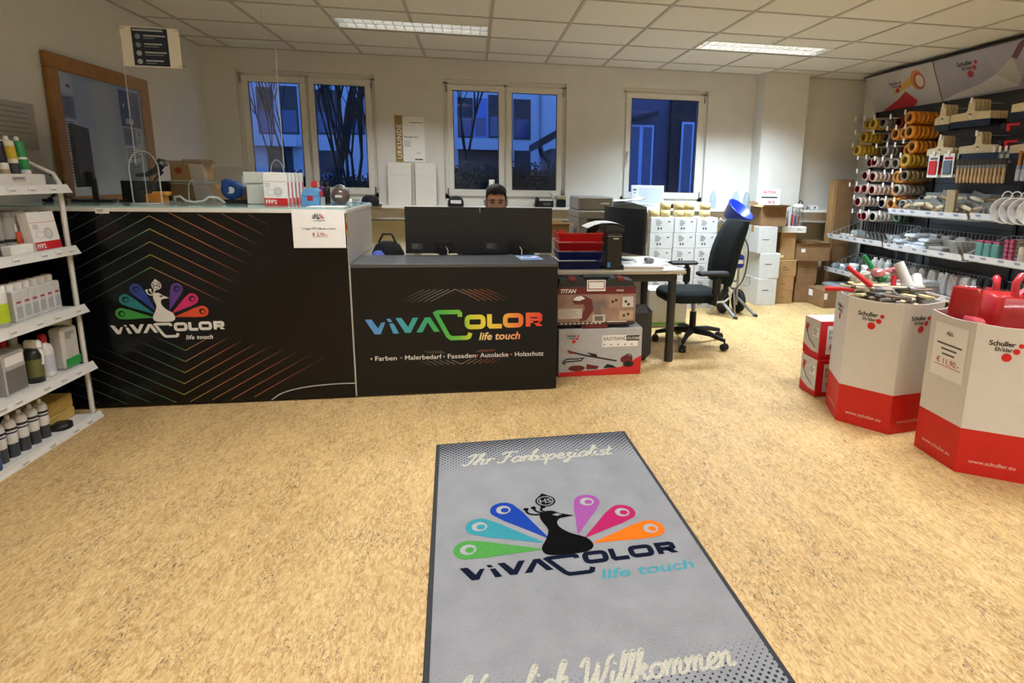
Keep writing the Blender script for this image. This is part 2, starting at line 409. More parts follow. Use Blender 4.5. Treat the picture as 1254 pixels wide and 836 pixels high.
LBL = ['long recessed louvre light with dim grey reflections above the monitors', 'brightly lit cool white louvre light in the ceiling near the pillar',
       'recessed louvre light over the floor between door mat and sealant shelf', 'recessed louvre light over the red and white display bins',
       'recessed louvre light over the shop entrance on the sealant shelf side', 'recessed louvre light over the shop entrance on the display wall side',
       'recessed louvre light at the entrance wall on the sealant shelf side', 'recessed louvre light at the entrance wall on the display wall side']
PW = [(2.0, 24, (.95, .985, 1)), (5, 86, COOL), (6, 26, WARM), (6, 34, WARM), (6, 34, WARM), (6, 38, WARM), (6, 25, WARM), (6, 25, WARM)]
for i, (x, y) in enumerate(FIX): fixture(i, x, y, PW[i][0], PW[i][1], PW[i][2], LBL[i])
# ------------------------------------------------------------ printed marks
def ramp_col(stops):
    S = [(p, lin(c)) for p, c in stops]
    def f(t):
        t = max(S[0][0], min(S[-1][0], t))
        for (p, a), (q, c) in zip(S, S[1:]):
            if t <= q:
                k = (t-p)/(q-p); return tuple(a[i]+(c[i]-a[i])*k for i in range(4))
    return f
RAINBOW = ramp_col([(0, '#5b8fd6'), (.14, '#4d9fd0'), (.26, '#3ca596'), (.40, '#3fae4e'), (.54, '#7cc83c'), (.6, '#e6dc3c'), (.72, '#f7d64a'), (.82, '#f2973c'), (.93, '#ea5a3a'), (1, '#e2402e')])
def logotype(mb, X, w, m, col=None, z=0, cs=1):
    """the word mark, width w, its baseline at the origin; col(t) colours along the width"""
    k = w/912.0
    def P(pts): return [((x-66)*k, (470-y)*k) for x, y in pts]
    c = (lambda p: col(p.x/w)) if callable(col) else col
    S = 25*k
    def st(pts, closed=False, wd=S):
        q = P(pts)
        if not closed:                                   # cut long strokes so that the colour can run along them
            r = [q[0]]
            for a, b in zip(q, q[1:]):
                n = max(1, int(math.hypot(b[0]-a[0], b[1]-a[1])/(40*k)))
                r += [(a[0]+(b[0]-a[0])*i/n, a[1]+(b[1]-a[1])*i/n) for i in range(1, n+1)]
            q = r
        mb.stroke(q, wd, m, X, z, closed, c)
    fl = lambda pts: mb.flat(P(pts), m, X, z, c)
    fl([(66, 393), (98, 393), (129, 441), (147, 410), (166, 410), (141, 472), (112, 472)])
    fl([(172, 391), (190, 391), (201, 408), (181, 408)]); fl([(185, 416), (207, 416), (232, 470), (203, 470)])
    fl([(217, 388), (247, 388), (279, 437), (303, 388), (331, 388), (291, 468), (263, 468)])
    fl([(320, 467), (365, 388), (392, 388), (438, 466), (409, 466), (378, 414), (350, 467)])
    st([(x, 470-(470-y)*cs if y < 470 else y) for x, y in [(543, 389), (543, 370), (536, 362), (430, 362), (420, 368), (480, 490), (496, 503), (578, 503), (588, 498), (596, 477)]], wd=S*.92)
    st(rr_px(622, 418, 84, 54), True); st([(697, 378), (697, 437), (703, 444), (762, 444)]); st(rr_px(822, 414, 84, 54), True)
    st([(902, 450), (902, 386), (957, 386), (965, 392), (965, 412), (957, 418), (914, 418)]); fl([(926, 420), (952, 420), (980, 449), (948, 449)])
def rr_px(cx, cy, w, h): return [(x, y) for x, y in rr(w, h, 17, 3, cx, cy)]
def teardrop(b, t, r, n=14):
    b = Vector(b); t = Vector(t); d = (t-b).normalized(); nn = Vector((-d.y, d.x)); L = (t-b).length
    out = [b-nn*r*.06]
    out += [b+d*L*.45-nn*r*.52, b+d*L*.75-nn*r*.86]
    a0 = math.atan2(-nn.y, -nn.x)
    for i in range(n+1):
        a = a0+pi*i/n; out.append(t+Vector((cos(a), sin(a)))*r)
    out += [b+d*L*.75+nn*r*.86, b+d*L*.45+nn*r*.52, b+nn*r*.06]
    return [(p.x, p.y) for p in out]
def peacock(mb, X, s, m, body, feath, eye_in, eye_out, drop_ink, z=0, dz=.0004):
    """bird emblem; s = size of one drawing unit, origin at the foot of the body"""
    def P(x, y): return ((x-437)*s, (475-y)*s)
    F = [((384, 452), (243, 429)), ((390, 432), (268, 357)), ((402, 418), (322, 304)), ((466, 414), (510, 303)), ((478, 430), (577, 357)), ((490, 450), (619, 424))]
    for i, (b, t) in enumerate(F):
        mb.flat(teardrop(P(*b), P(*t), 29*s), m, X, z, lin(feath[i]))
        e = P(*t); mb.disc(e[0], e[1], 16*s, m, X, z+dz, 16, lin(eye_out)); mb.disc(e[0]+3*s, e[1]-2*s, 9*s, m, X, z+2*dz, 12, lin(feath[i] if eye_in is None else eye_in))
    B = [(470, 351), (441, 337), (428, 326), (411, 325), (397, 338), (399, 362), (407, 392), (398, 422), (386, 445), (386, 462), (396, 472), (420, 476), (462, 476), (482, 468), (488, 452), (478, 430), (450, 410), (433, 388), (430, 368), (438, 356), (452, 352)]
    q = [(v.x, v.y) for v in smooth_pts([P(*p) for p in B[1:-1]], 3)]
    mb.flat([P(470, 351)]+q, m, X, z+dz*2, lin(body))
    mb.flat([P(*p) for p in ((424, 341), (434, 336), (445, 343), (434, 347))], m, X, z+dz*3, lin(drop_ink))
    for pts in ([(402, 334), (386, 334), (373, 325), (371, 311)], [(404, 330), (392, 322), (388, 308)], [(410, 327), (403, 318), (409, 308)]):
        mb.stroke([(v.x, v.y) for v in smooth_pts([P(*p) for p in pts], 3)], 5*s, m, X, z+dz*2, col=lin(body)); e = P(*pts[-1]); mb.disc(e[0], e[1], 6*s, m, X, z+dz*3, 10, lin(body))
    a = [P(415, 252)] + [P(418+23*cos(t), 285-23*sin(t)) for t in [radians(50-i*20) for i in range(15)]]
    mb.flat(a, m, X, z+dz*2, lin(body)); c = P(418, 285); mb.ring(c[0], c[1], 16*s, 19*s, m, X, z+dz*3, 20, lin(drop_ink))
    mb.text('HS', 24*s, m, X, c[0], c[1]-8*s, z+dz*3, 'CENTER', off=.02, col=lin(drop_ink))
FEATH = ['#3fa046', '#20808a', '#26419a', '#5d3b92', '#d92a72', '#e3522a']
def chevron(mb, X, ax, ay, hw, dy, up_, stops, th, m, z=0, lo=-9, hi=9, n=16):
    """one printed chevron, its colour fading out to the panel's black at both ends; cut at the panel's edges"""
    for sgn in (-1, 1):
        pts = [(ax+sgn*hw*i/n, ay-up_*dy*i/n) for i in range(n+1)]
        pts = [p for p in pts if lo < p[1] < hi]
        if len(pts) > 1: mb.stroke(pts, th, m, X, z, col=lambda p: stops((p.x-ax)/hw))
CHEV = ramp_col([(-1, '#0b0b0d'), (-.6, '#3a5358'), (-.1, '#3c7a5a'), (0, '#a0953a'), (.15, '#a08046'), (.6, '#a5573c'), (1, '#0b0b0d')])
def dots_logo(mb, X, s, red, ink, z=0):
    """maker's mark of the tool supplier: two lines of type and three dots; s = cap height"""
    mb.text('Schuller', s*1.55, ink, X, 0, s*.35, z, 'RIGHT', off=.028, sp=.96); mb.text("Eh'klar", s*1.25, ink, X, -s*.35, -s*.85, z, 'RIGHT', off=.02, sp=.96)
    mb.disc(s*1.05, s*.7, s*.52, red, X, z, 18); mb.disc(s*.35, -s*.62, s*.66, red, X, z, 18); mb.disc(-s*1.25, -s*2.1, s*.95, red, X, z, 22)
# stroke alphabet for the brush lettering on the mat
CUR = {'a': (1.02, [[(.8, .9), (.45, 1), (.1, .6), (.1, .2), (.4, 0), (.75, .4), (.87, .98), (.8, .3), (.95, .02), (1.15, .2)]]),
 'b': (.95, [[(-.1, .1), (.25, 1.3), (.42, 2.05), (.22, 1.95), (.15, .9), (.2, .15), (.5, 0), (.78, .35), (.65, .85), (.4, .7), (.95, .65)]]),
 'c': (.8, [[(.72, .78), (.5, 1), (.15, .7), (.1, .25), (.4, 0), (.9, .25)]]),
 'e': (.82, [[(.0, .25), (.55, .55), (.6, .9), (.35, 1), (.1, .5), (.25, .05), (.55, 0), (.92, .28)]]),
 'h': (1.0, [[(-.1, .1), (.35, 1.4), (.42, 2.05), (.22, 1.95), (.12, 0)], [(.14, .45), (.45, 1), (.7, .82), (.64, .2), (.82, 0), (1.08, .2)]]),
 'i': (.48, [[(.12, .95), (.08, .2), (.28, 0), (.55, .22)], [(.16, 1.36), (.2, 1.5)]]),
 'k': (.95, [[(-.1, .1), (.35, 1.4), (.42, 2.05), (.22, 1.95), (.12, 0)], [(.14, .4), (.5, 1), (.72, .85), (.3, .5), (.55, .4), (.7, 0), (1.0, .2)]]),
 'l': (.5, [[(-.1, .1), (.32, 1.4), (.42, 2.05), (.22, 1.95), (.12, .3), (.3, 0), (.58, .22)]]),
 'm': (1.35, [[(-.05, .7), (.12, .98), (.1, 0)], [(.1, .45), (.42, 1), (.58, .82), (.52, 0)], [(.52, .45), (.85, 1), (1.0, .82), (.95, .2), (1.12, 0), (1.42, .2)]]),
 'n': (.98, [[(-.05, .7), (.12, .98), (.1, 0)], [(.1, .45), (.45, 1), (.65, .82), (.6, .2), (.78, 0), (1.05, .2)]]),
 'o': (.95, [[(.45, 1), (.1, .7), (.1, .25), (.45, 0), (.8, .3), (.75, .8), (.45, 1), (.62, .8), (1.0, .85)]]),
 'p': (.95, [[(.12, 1), (.05, -.95)], [(.1, .5), (.5, 1), (.8, .6), (.5, 0), (.15, .12)]]),
 'r': (.68, [[(-.05, .7), (.15, 1.02), (.18, .8), (.12, 0)], [(.15, .5), (.4, .95), (.72, .88)]]),
 's': (.7, [[(.62, .82), (.4, 1), (.18, .8), (.5, .5), (.58, .2), (.35, 0), (.02, .15)]]),
 't': (.6, [[(.32, 1.65), (.18, .3), (.34, 0), (.65, .22)], [(-.05, 1.05), (.6, 1.12)]]),
 'z': (.85, [[(.08, .88), (.62, .95), (.2, .42), (.52, .3), (.5, -.5), (.22, -.8), (.1, -.5), (.9, .2)]]),
 'I': (1.0, [[(.0, 1.6), (.45, 2.0), (1.1, 1.95)], [(.72, 1.97), (.5, .3), (.2, 0), (-.1, .3)]]),
 'F': (1.2, [[(.0, 1.6), (.4, 2.05), (1.5, 1.95)], [(.75, 1.97), (.5, .3), (.2, 0), (-.1, .25)], [(.35, 1.05), (1.05, 1.12)]]),
 'H': (1.45, [[(.0, 1.5), (.25, 2.05), (.42, 1.8), (.3, .2), (.05, -.05)], [(1.3, 2.05), (1.05, 1.2), (.95, .2), (1.15, 0), (1.5, .25)], [(.0, .85), (.5, 1.05), (1.15, 1.1)]]),
 'W': (1.85, [[(-.1, 1.5), (.15, 2.05), (.32, 1.8), (.36, .2), (.52, 0), (.9, 1.0), (1.0, 1.5), (1.0, .2), (1.15, 0), (1.5, .9), (1.62, 1.8), (1.95, 2.05)]]), ' ': (.55, [])}
def brush(mb, X, s, h, m, col, x=0, y=0, z=0, w=.24, slant=.35):
    wd = sum(CUR[c][0] for c in s)*h; cx = x-wd/2
    k = 0
    for c in s:
        adv, st = CUR[c]
        for p in st:
            k += 1; q = [(cx+(v.x+slant*v.y)*h, y+v.y*h) for v in smooth_pts(p, 4)]
            for a in range(0, len(q)-1, 4):                # short pieces, each a hair above the last, so that crossing strokes never share a plane
                mb.stroke(q[a:a+5], w*h, m, X, z+.00008*(k % 5)+.00002*(a//4), col=col)
        cx += adv*h
# ------------------------------------------------------------ tall counter
PANEL = mat('#08080a', .24, n=.02, spec=.35); EDGEW = mat('#dcdad2', .45); GTOP = mat('#9fc0b6', .08, n=.02, spec=.6)
tc_ = empty('sales_counter', 'tall black counter with peacock emblem, chevron lines and pale glass top', 'counter', (-1.67, 3.54, 0))
tc_.location = (0, 0, 0)
CT = 1.175
MB().bb(XL+.005, -.736, 3.54, 3.56, .012, CT-.03, PANEL).part('front_panel', tc_)
MB().bb(-.756, -.737, 3.562, 4.38, .846, CT-.03, mat('#c9c8c4', .3, n=.02)).bb(-.756, -.737, 3.562, 4.38, 0, .838, mat('#c9c8c4', .3, n=.02)).part('side_panel', tc_)
MB().bb(XL+.005, -.756, 3.75, 3.77, 0, CT-.03, BLACK).part('inner_panel', tc_)
MB().bb(XL+.005, -.733, 3.52, 4.40, CT-.03, CT-.008, EDGEW, c=.002).part('counter_top', tc_)
MB().bb(XL+.01, -.74, 3.525, 4.395, CT-.008, CT, GTOP, c=.002).part('glass_sheet', tc_)
MB().bb(-.7385, -.7355, 3.5385, 3.5405, .012, CT-.03, EDGEW).part('edge_strip', tc_)
# lower right corner of the film peeling in a pale arc
q = [(v.x, v.y) for v in smooth_pts([(-1.23, .01), (-1.16, .055), (-1.03, .085), (-.86, .098), (-.74, .098)], 5)]
MB().stroke(q, .006, mat('#b9b9b6', .5), FY(0, 3.54, 0), .0012).part('film_edge', tc_)
FM = MB(); X = FY(0, 3.54, 0)
for i in range(9): chevron(FM, X, -1.775+.006*(i-5), .905+.0725*(i-1), .36+.03*i, (.36+.03*i)*.57, 1, CHEV, .004, INK, .0008, .03, CT-.034)
FM.part('chevron_lines', tc_); FM = MB()
for i in range(9): chevron(FM, X, -1.70-.009*(i-3), .34-.068*i, .16+.085*i, (.16+.085*i)*.57, -1, CHEV, .004, INK, .0008, .016, .52)
FM.part('chevron_lines', tc_)
LM = MB(); peacock(LM, X @ TR(-1.765, .516, .0016), .00112, INK, '#e8e6e1', FEATH, None, '#0c0c10', '#0c0c10'); LM.part('bird_emblem', tc_, label='six coloured peacock feathers around a white bird')
LM = MB(); logotype(LM, X @ TR(-2.05, .449, .0016), .598, INK, lin('#e8e6e1'), cs=.74); LM.part('word_mark', tc_)
MB().text('life touch', .036, mat('#e8e6e1', .5, n=0), X @ TR(-1.665, .407, .0016), shear=.2, off=.02, sp=1.06).part('lettering', tc_)
# small shelf-talker label clipped on the counter edge
e = MB().bb(-2.03, -1.965, 3.512, 3.5185, 1.135, 1.163, PAPER).thing('price_tag', 'small white price tag clipped to the tall counter edge', 'tag')
MB().lines(random, -2.02, -1.975, 1.142, 1.156, 2, GREYINK, FY(0, 3.512, 0), .0006).part('print', e)
# price sign hung on the counter
s = MB().bb(-1.03, -.742, 3.515, 3.5185, .945, 1.163, PAPER).thing('price_sign', 'white paper sign priced 2,90 hanging from the tall counter edge', 'sign')
g = MB(); X = FY(-.886, 3.515, 0); peacock(g, X @ TR(0, 1.112, .0007), .00016, INK, '#22324a', ['#1f3d52', '#1f3d52', '#22324a', '#b6304a', '#b6304a', '#b6304a'], None, '#efeeea', '#efeeea', dz=.0002); g.part('emblem', s)
g = MB(); logotype(g, X @ TR(-.03, 1.1, .0007), .065, DARKINK); g.part('word_mark', s)
MB().text("5-lagige FFP2 Maske à Stück", .0165, DARKINK, X @ TR(0, 1.052, .0007), al='CENTER', off=.006).part('lettering', s); MB().text('€ 2,90.-', .026, mat('#b3293f', .6, n=0), X @ TR(.003, 1.015, .0007), al='CENTER', off=.012).rect(-.042, .05, 1.0085, 1.0105, mat('#b3293f', .6, n=0), X, .0007).part('price_lettering', s)
st_ = MB().bb(-.7395, -.7365, 3.5355, 3.538, 1.02, 1.14, mat('#e8c32a', .5)).bb(-.739, -.7355, 3.535, 3.5375, 1.05, 1.09, RED).part('warning_sticker', tc_)
# ------------------------------------------------------------ low counter
LC = .843; lo = empty('low_counter', 'low black counter with rainbow word mark and grey top', 'counter', (0, 0, 0))
LP = mat('#0d0e10', .38, n=.03, spec=.35)
MB().bb(-.734, .525, 3.548, 3.566, .01, LC-.024, LP).part('front_panel', lo)
MB().bb(.506, .524, 3.568, 3.95, 0, LC-.024, LP).part('side_panel', lo)
MB().bb(-.732, .528, 3.544, 3.96, LC-.024, LC, mat('#4a4c4e', .35, n=.03), c=.003).part('counter_top', lo)
MB().bb(-.735, -.7325, 3.546, 3.549, .01, LC-.01, EDGEW).part('edge_strip', lo)
X = FY(0, 3.548, 0)
LM = MB(); logotype(LM, X @ TR(-.664, .408, .0012), 1.092, INK, RAINBOW); LM.part('word_mark', lo, label='rainbow coloured word mark')
MB().text('life touch', .068, INK, X @ TR(.022, .352, .0012), shear=.22, off=.022, sp=1.02, col=lambda p: ramp_col([(0, '#f4e49a'), (1, '#ee6a3e')])(p.x/.36)).part('lettering', lo)
WI = mat('#e6e4de', .5, n=0); t = MB(); zl = .236
for s, x0, w, dotc in (('Farben', -.617, .132, '#b7c96a'), ('Malerbedarf', -.438, .228, '#8f8f8f'), ('Fassaden', -.176, .178, '#a9a9a9'), ('Autolacke', .03, .18, '#e2402e'), ('Holzschutz', .25, .188, '#e2402e')):
    v, f = glyphs(s, 0, .006, 1, 'LEFT'); k = w/max(p[0] for p in v)
    t.text(s, k, WI, X, x0, zl, .002, off=.006, sy=.042/k); t.disc(x0-.02, zl+.013, .006, mat(dotc, .5, n=0), X, .0012, 10); t.part('service_lettering', lo); t = MB()
CH2 = ramp_col([(-1, '#131417'), (-.4, '#8a8a84'), (0, '#b0a58c'), (.4, '#b56a4a'), (1, '#131417')])
t = MB()
for i in range(6): 
    for sg in (-1, 1):
        a = sg*(.0+.038*i); t.stroke([(-.118+a, .682), (-.118+a+sg*.075, .648), (-.118+a+sg*.15, .606)], .0026, INK, X, .0012, col=lambda p, i=i: CH2((p.x+.118)/.33))
        t.stroke([(-.09+a, .195), (-.09+a+sg*.06, .226)], .0026, INK, X, .0008, col=lambda p: CH2((p.x+.09)/.3))
        t.stroke([(-.09+sg*.10+a*.5, .272), (-.09+sg*.13+a*.5, .288)], .0022, INK, X, .0008, col=lambda p: CH2((p.x+.09)/.30))
t.part('chevron_lines', lo)
# flyer lying on the low counter
f = MB().add([(0, 0, 0), (.145, .0, 0), (.145, .21, 0), (0, .21, 0)], [(0, 1, 2, 3)], PAPER, FZ(.31, 3.69, LC+.0012, .15)).thing('flyer', 'pale blue printed flyer lying on the low counter top', 'leaflet')
MB().rect(.006, .139, .006, .204, mat('#5f8fd8', .5), FZ(.31, 3.69, LC+.0016, .15)).rect(.02, .125, .08, .15, PAPER, FZ(.31, 3.69, LC+.002, .15)).lines(random.Random(3), .03, .12, .09, .14, 3, mat('#203a7a', .5, n=0), FZ(.31, 3.69, LC+.0024, .15)).part('print', f)
# ------------------------------------------------------------ door mat
def mat_mat():
    m = bpy.data.materials.new('mat_grey_mat_pile'); m.use_nodes = True
    N, L = m.node_tree.nodes, m.node_tree.links; b = N['Principled BSDF']; b.inputs['Roughness'].default_value = .95; b.inputs['Specular IOR Level'].default_value = .1
    t = N.new('ShaderNodeTexCoord'); s = N.new('ShaderNodeSeparateXYZ'); L.new(t.outputs['Object'], s.inputs[0])
    def M_(op, a, c=None, v=None):
        x = N.new('ShaderNodeMath'); x.operation = op
        for i, q in enumerate((a, c)):
            if q is None: continue
            if isinstance(q, (int, float)): x.inputs[i].default_value = q
            else: L.new(q, x.inputs[i])
        return x.outputs[0]
    px = M_('MULTIPLY', s.outputs['X'], 38.0); py = M_('MULTIPLY', s.outputs['Y'], 38.0)
    u = M_('SUBTRACT', M_('FRACT', M_('ADD', M_('ADD', px, py), 200.0)), .5); v = M_('SUBTRACT', M_('FRACT', M_('ADD', M_('SUBTRACT', px, py), 200.0)), .5)
    d = M_('SQRT', M_('ADD', M_('MULTIPLY', u, u), M_('MULTIPLY', v, v)))
    # dot radius grows towards both ends; the band edge is slanted across the width
    ay = M_('ABSOLUTE', M_('ADD', s.outputs['Y'], 0.0)); ed = M_('ADD', ay, M_('MULTIPLY', M_('ABSOLUTE', s.outputs['X']), .10))
    r = M_('MULTIPLY', M_('SUBTRACT', ed, .57), 1.5); r = M_('MINIMUM', r, .47)
    dot = M_('LESS_THAN', d, r)
    nz = N.new('ShaderNodeTexNoise'); nz.inputs['Scale'].default_value = 260; L.new(t.outputs['Object'], nz.inputs['Vector'])
    n2 = N.new('ShaderNodeTexNoise'); n2.inputs['Scale'].default_value = 7; n2.inputs['Detail'].default_value = 5; L.new(t.outputs['Object'], n2.inputs['Vector'])
    val = M_('ADD', M_('ADD', .40, M_('MULTIPLY', nz.outputs[0], .75)), M_('MULTIPLY', n2.outputs[0], .45))
    mx = N.new('ShaderNodeMixRGB'); mx.inputs[1].default_value = lin('#8d8e91'); mx.inputs[2].default_value = lin('#30343f'); L.new(dot, mx.inputs[0])
    h = N.new('ShaderNodeHueSaturation'); L.new(mx.outputs[0], h.inputs['Color']); L.new(val, h.inputs['Value']); L.new(h.outputs[0], b.inputs['Base Color'])
    u_ = N.new('ShaderNodeBump'); u_.inputs['Strength'].default_value = .6; u_.inputs['Distance'].default_value = .003; L.new(nz.outputs[0], u_.inputs['Height']); L.new(u_.outputs[0], b.inputs['Normal'])
    return m
MW, ML = 1.014, 1.80; MC = (.3325, 1.9375); MA = radians(-1.95)
rug = empty('door_mat', 'grey printed door mat with peacock logo and black rubber rim', 'door mat', (MC[0], MC[1], 0), radians(2.0))
MB().bb(-MW/2, MW/2, -ML/2, ML/2, .0005, .005, mat('#2c2e31', .8, bump=.4), c=.003).part('rubber_rim', rug)
MB().bb(-MW/2+.018, MW/2-.018, -ML/2+.018, ML/2-.018, .004, .008, mat_mat(), c=.001).part('pile', rug)
Z8 = .0088
LM = MB(); peacock(LM, TR(.0, -.088, Z8), .00190, PILE, '#070708', ['#529a4b', '#3b93a1', '#1b41a0', '#a2559d', '#b42560', '#e8741a'], None, '#a9aaab', '#8d8e90', dz=.0003); LM.part('bird_emblem', rug)
NV = lambda p: lin('#1d2b52') if int((p.y+.5)*60) % 2 else lin('#16181d')
LM = MB(); logotype(LM, TR(-.402, -.168, Z8), .802, PILE, lin('#10172c'), cs=.72); LM.part('word_mark', rug)
MB().text('life touch', .092, PILE, TR(.078, -.242, Z8), shear=.2, off=.022, sp=1.0, col=lin('#529ca8'), sy=.75).part('lettering', rug)
LM = MB(); brush(LM, TR(-.01, .64, Z8), 'Ihr Farbspezialist', .052, PILE, lin('#c3bfaf'), w=.25); LM.part('brush_lettering', rug); LM = MB(); brush(LM, TR(-.03, -.655, Z8), 'Herzlich Willkommen', .047, PILE, lin('#c3bfaf'), w=.25)
LM.part('brush_lettering', rug); LM = MB(); LM.stroke([(v.x, v.y) for v in smooth_pts([(.02, -.77), (.12, -.728), (.24, -.715), (.36, -.735)], 6)], .014, PILE, TR(0, 0, Z8), col=lin('#c3bfaf'))
LM.part('swash_line', rug)
# ------------------------------------------------------------ outside, at dusk
FAC = mat('#b9bdc6', .8); FDK = mat('#24242a', .5); FGL = mat('#2d3c66', .12, spec=.6)
GZ = -.15
MB().bb(-60, 60, YB+.4, 90, GZ-.3, GZ, mat('#23262a', .9)).struct('ground_outside')
ap = empty('apartment_building', 'white apartment block with dark windows across the yard', 'building', (0, 0, 0))
AY = 36.0; q_ = 2.25
MB().bb(-17, 9, AY, AY+8, GZ, 12, FAC).part('facade', ap)
def zw(z): return 1.36+(z-1.36)*q_
AW = [(-5.31, -4.93, 2.37, 3.5, 0), (-4.77, -4.35, 2.38, 3.55, 0), (-5.15, -4.55, .3, 2.08, 1), (-4.2, -3.4, .3, 2.0, 1), (-3.92, -3.3, 2.4, 3.5, 0), (-3.1, -2.75, 2.42, 3.3, 0), (-.38, .02, 2.42, 3.45, 0), (.04, .40, 2.44, 3.45, 2), (.43, .73, 2.44, 3.55, 0), (-.38, .73, 1.0, 2.11, 1), (1.10, 1.56, 2.42, 3.47, 0), (1.12, 1.56, .9, 2.13, 1), (-6.6, -6.0, 2.4, 3.5, 0), (2.6, 3.1, 2.4, 3.5, 0), (-2.3, -1.5, 2.4, 3.5, 0), (-2.3, -1.5, .8, 2.1, 1)]
FBL = mat('#4a68b0', .2, spec=.6)
for a, c, z0, z1, kd in AW:
    a, c, z0, z1 = a*q_, c*q_, max(zw(z0), GZ+.3), zw(z1)
    w = MB().bb(a, c, AY-.05, AY-.002, z0, z1, FBL if kd == 2 else FDK).part('window', ap)
    MB().bb(a+.1, c-.1, AY-.06, AY-.051, z0+.1, z0+(z1-z0)*.5, FGL).part('pane', w)
for a, c, z in ((-5.62, -4.3, 2.33), (-.4, .76, 2.38)):
    MB().bb(a*q_, c*q_, AY-1.2, AY-.06, zw(z)-.62, zw(z)-.5, FAC).bb(a*q_, c*q_, AY-1.2, AY-1.1, zw(z)-.5, zw(z), FAC).part('balcony', ap)
MB().cyl((4.1, AY-.1, GZ), (4.1, AY-.1, 7), .06, mat('#7c8494', .5), 8).part('downpipe', ap)
# low shed whose eave and gutter show in the middle window
sh = empty('garden_shed', 'low shed with pitched roof and gutter outside the window behind the man', 'shed', (0, 0, 0))
MB().bb(1.62, 3.2, 12.1, 14, GZ, 2.0, mat('#55585f', .8)).part('shed_wall', sh)
MB().prism([(1.34, 2.16), (3.4, 3.35), (3.4, 3.2), (1.34, 2.0)], 0, 2.2, mat('#1d1f24', .8), FY(0, 14.1, 0)).part('shed_roof', sh)
MB().tube([(1.36, 11.95, 2.02), (1.42, 12.0, 1.85), (1.58, 12.05, 1.72), (1.58, 12.05, GZ)], .05, mat('#1b1d22', .5), 8).part('gutter_pipe', sh)
# dark neighbouring wing seen through the right window
wg = empty('building_wing', 'slate blue building wing with white framed windows outside the window beside the pillar', 'building', (0, 0, 0))
WY = 18.0; k_ = WY/11
def zv(z): return 1.36+(z-1.36)*k_
MB().bb(4.2, 12, WY, WY+6, GZ, 6, mat('#454e66', .8)).part('wing_wall', wg)
WF = mat('#a9bbe0', .5)
for (a, c, z0, z1, n) in ((2.96, 3.46, .9, 2.43, 2), (3.98, 4.23, .9, 2.5, 1)):
    a, c, z0, z1 = a*k_, c*k_, zv(z0), zv(z1)
    if n == 1: MB().bb(3.77*k_, 4.6*k_, WY-.2, WY-.002, GZ, zv(2.9), mat('#14161c', .7)).part('dark_bay', wg)
    yy = WY-.2 if n == 1 else WY; w = MB().bb(a, c, yy-.05, yy-.002, z0, z1, WF).part('window', wg)
    for i in range(n):
        u0 = a+(c-a)*i/n+.06; u1 = a+(c-a)*(i+1)/n-.06; MB().bb(u0, u1, yy-.06, yy-.051, z0+.06, z1-.06, FGL).part('pane', w)
MB().prism([(4.85, zv(2.46)), (5.65, zv(2.6)), (5.65, zv(2.68)), (4.85, zv(2.54))], .002, .5, mat('#1d2028', .7), FY(0, WY, 0)).part('canopy', wg)
# hedges
def hedge(x0, x1, y0, y1, h, label, n, rng):
    v = []; f = []
    for _ in range(n):
        x, y, z = rng.uniform(x0, x1), rng.uniform(y0, y1), GZ+(h-GZ)*rng.random()**.7
        for _k in range(6):
            p = Vector((x, y, z))+Vector((rng.gauss(0, .07), rng.gauss(0, .07), rng.gauss(0, .06))); a = Vector((rng.gauss(0, 1), rng.gauss(0, 1), rng.gauss(0, 1))).normalized(); b_ = a.orthogonal().normalized()
            k = len(v); s = rng.uniform(.025, .05); v += [p-a*s, p+b_*s*.5, p+a*s, p-b_*s*.5]; f.append((k, k+1, k+2, k+3))
    hd = empty('hedge', label, 'hedge', (0, 0, 0))
    o = MB().add(v, f, mat('#20281f', .9)).part('foliage', hd); o['kind'] = 'stuff'
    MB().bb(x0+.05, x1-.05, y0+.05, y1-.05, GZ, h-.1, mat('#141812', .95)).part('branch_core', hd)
rg = random.Random(3)
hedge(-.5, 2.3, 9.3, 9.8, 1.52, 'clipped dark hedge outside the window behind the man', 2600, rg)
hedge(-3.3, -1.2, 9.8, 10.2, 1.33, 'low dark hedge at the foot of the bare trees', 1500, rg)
BARK = mat('#1a1714', .95)
def bare_tree(x, y, h, r, rng, label, nst=3):
    t = empty('bare_tree', label, 'tree', (x, y, GZ)); b = MB()
    def grow(p, d, L, r, lv):
        q = [p]; n = 4
        for i in range(n):
            d = (d+Vector((rng.gauss(0, .10), rng.gauss(0, .08), rng.gauss(.03, .05)))).normalized(); p = p+d*L/n; q.append(p)
            if lv > 0 and i > 0:
                for _ in range(2 if lv > 1 else 1):
                    grow(p, (d+Vector((rng.uniform(-.5, .5), rng.uniform(-.4, .4), rng.uniform(.2, .6)))).normalized(), L*rng.uniform(.4, .62), r*.5, lv-1)
        b.tube(q, r, BARK, 5, rs=[r*(1-.6*i/n) for i in range(n+1)])
    for i in range(nst): grow(Vector((rng.uniform(-.15, .15), rng.uniform(-.1, .1), 0)), Vector((rng.gauss(0, .06), rng.gauss(0, .06), 1)).normalized(), h, r*rng.uniform(.6, 1), 3)
    b.part('trunk_and_branches', t)
bare_tree(-2.22, 9.2, 4.4, .15, random.Random(8), 'thick bare tree outside the window nearest the notice board', 1)
bare_tree(-1.72, 9.0, 3.6, .04, random.Random(2), 'thin stemmed bare tree clump beside the thick bare tree', 8)
bare_tree(-.46, 11.5, 3.6, .04, random.Random(4), 'slender bare tree outside the window behind the man', 2)
bare_tree(-3.3, 11.0, 3.4, .035, random.Random(6), 'young bare tree outside the window, nearest the notice board', 2)
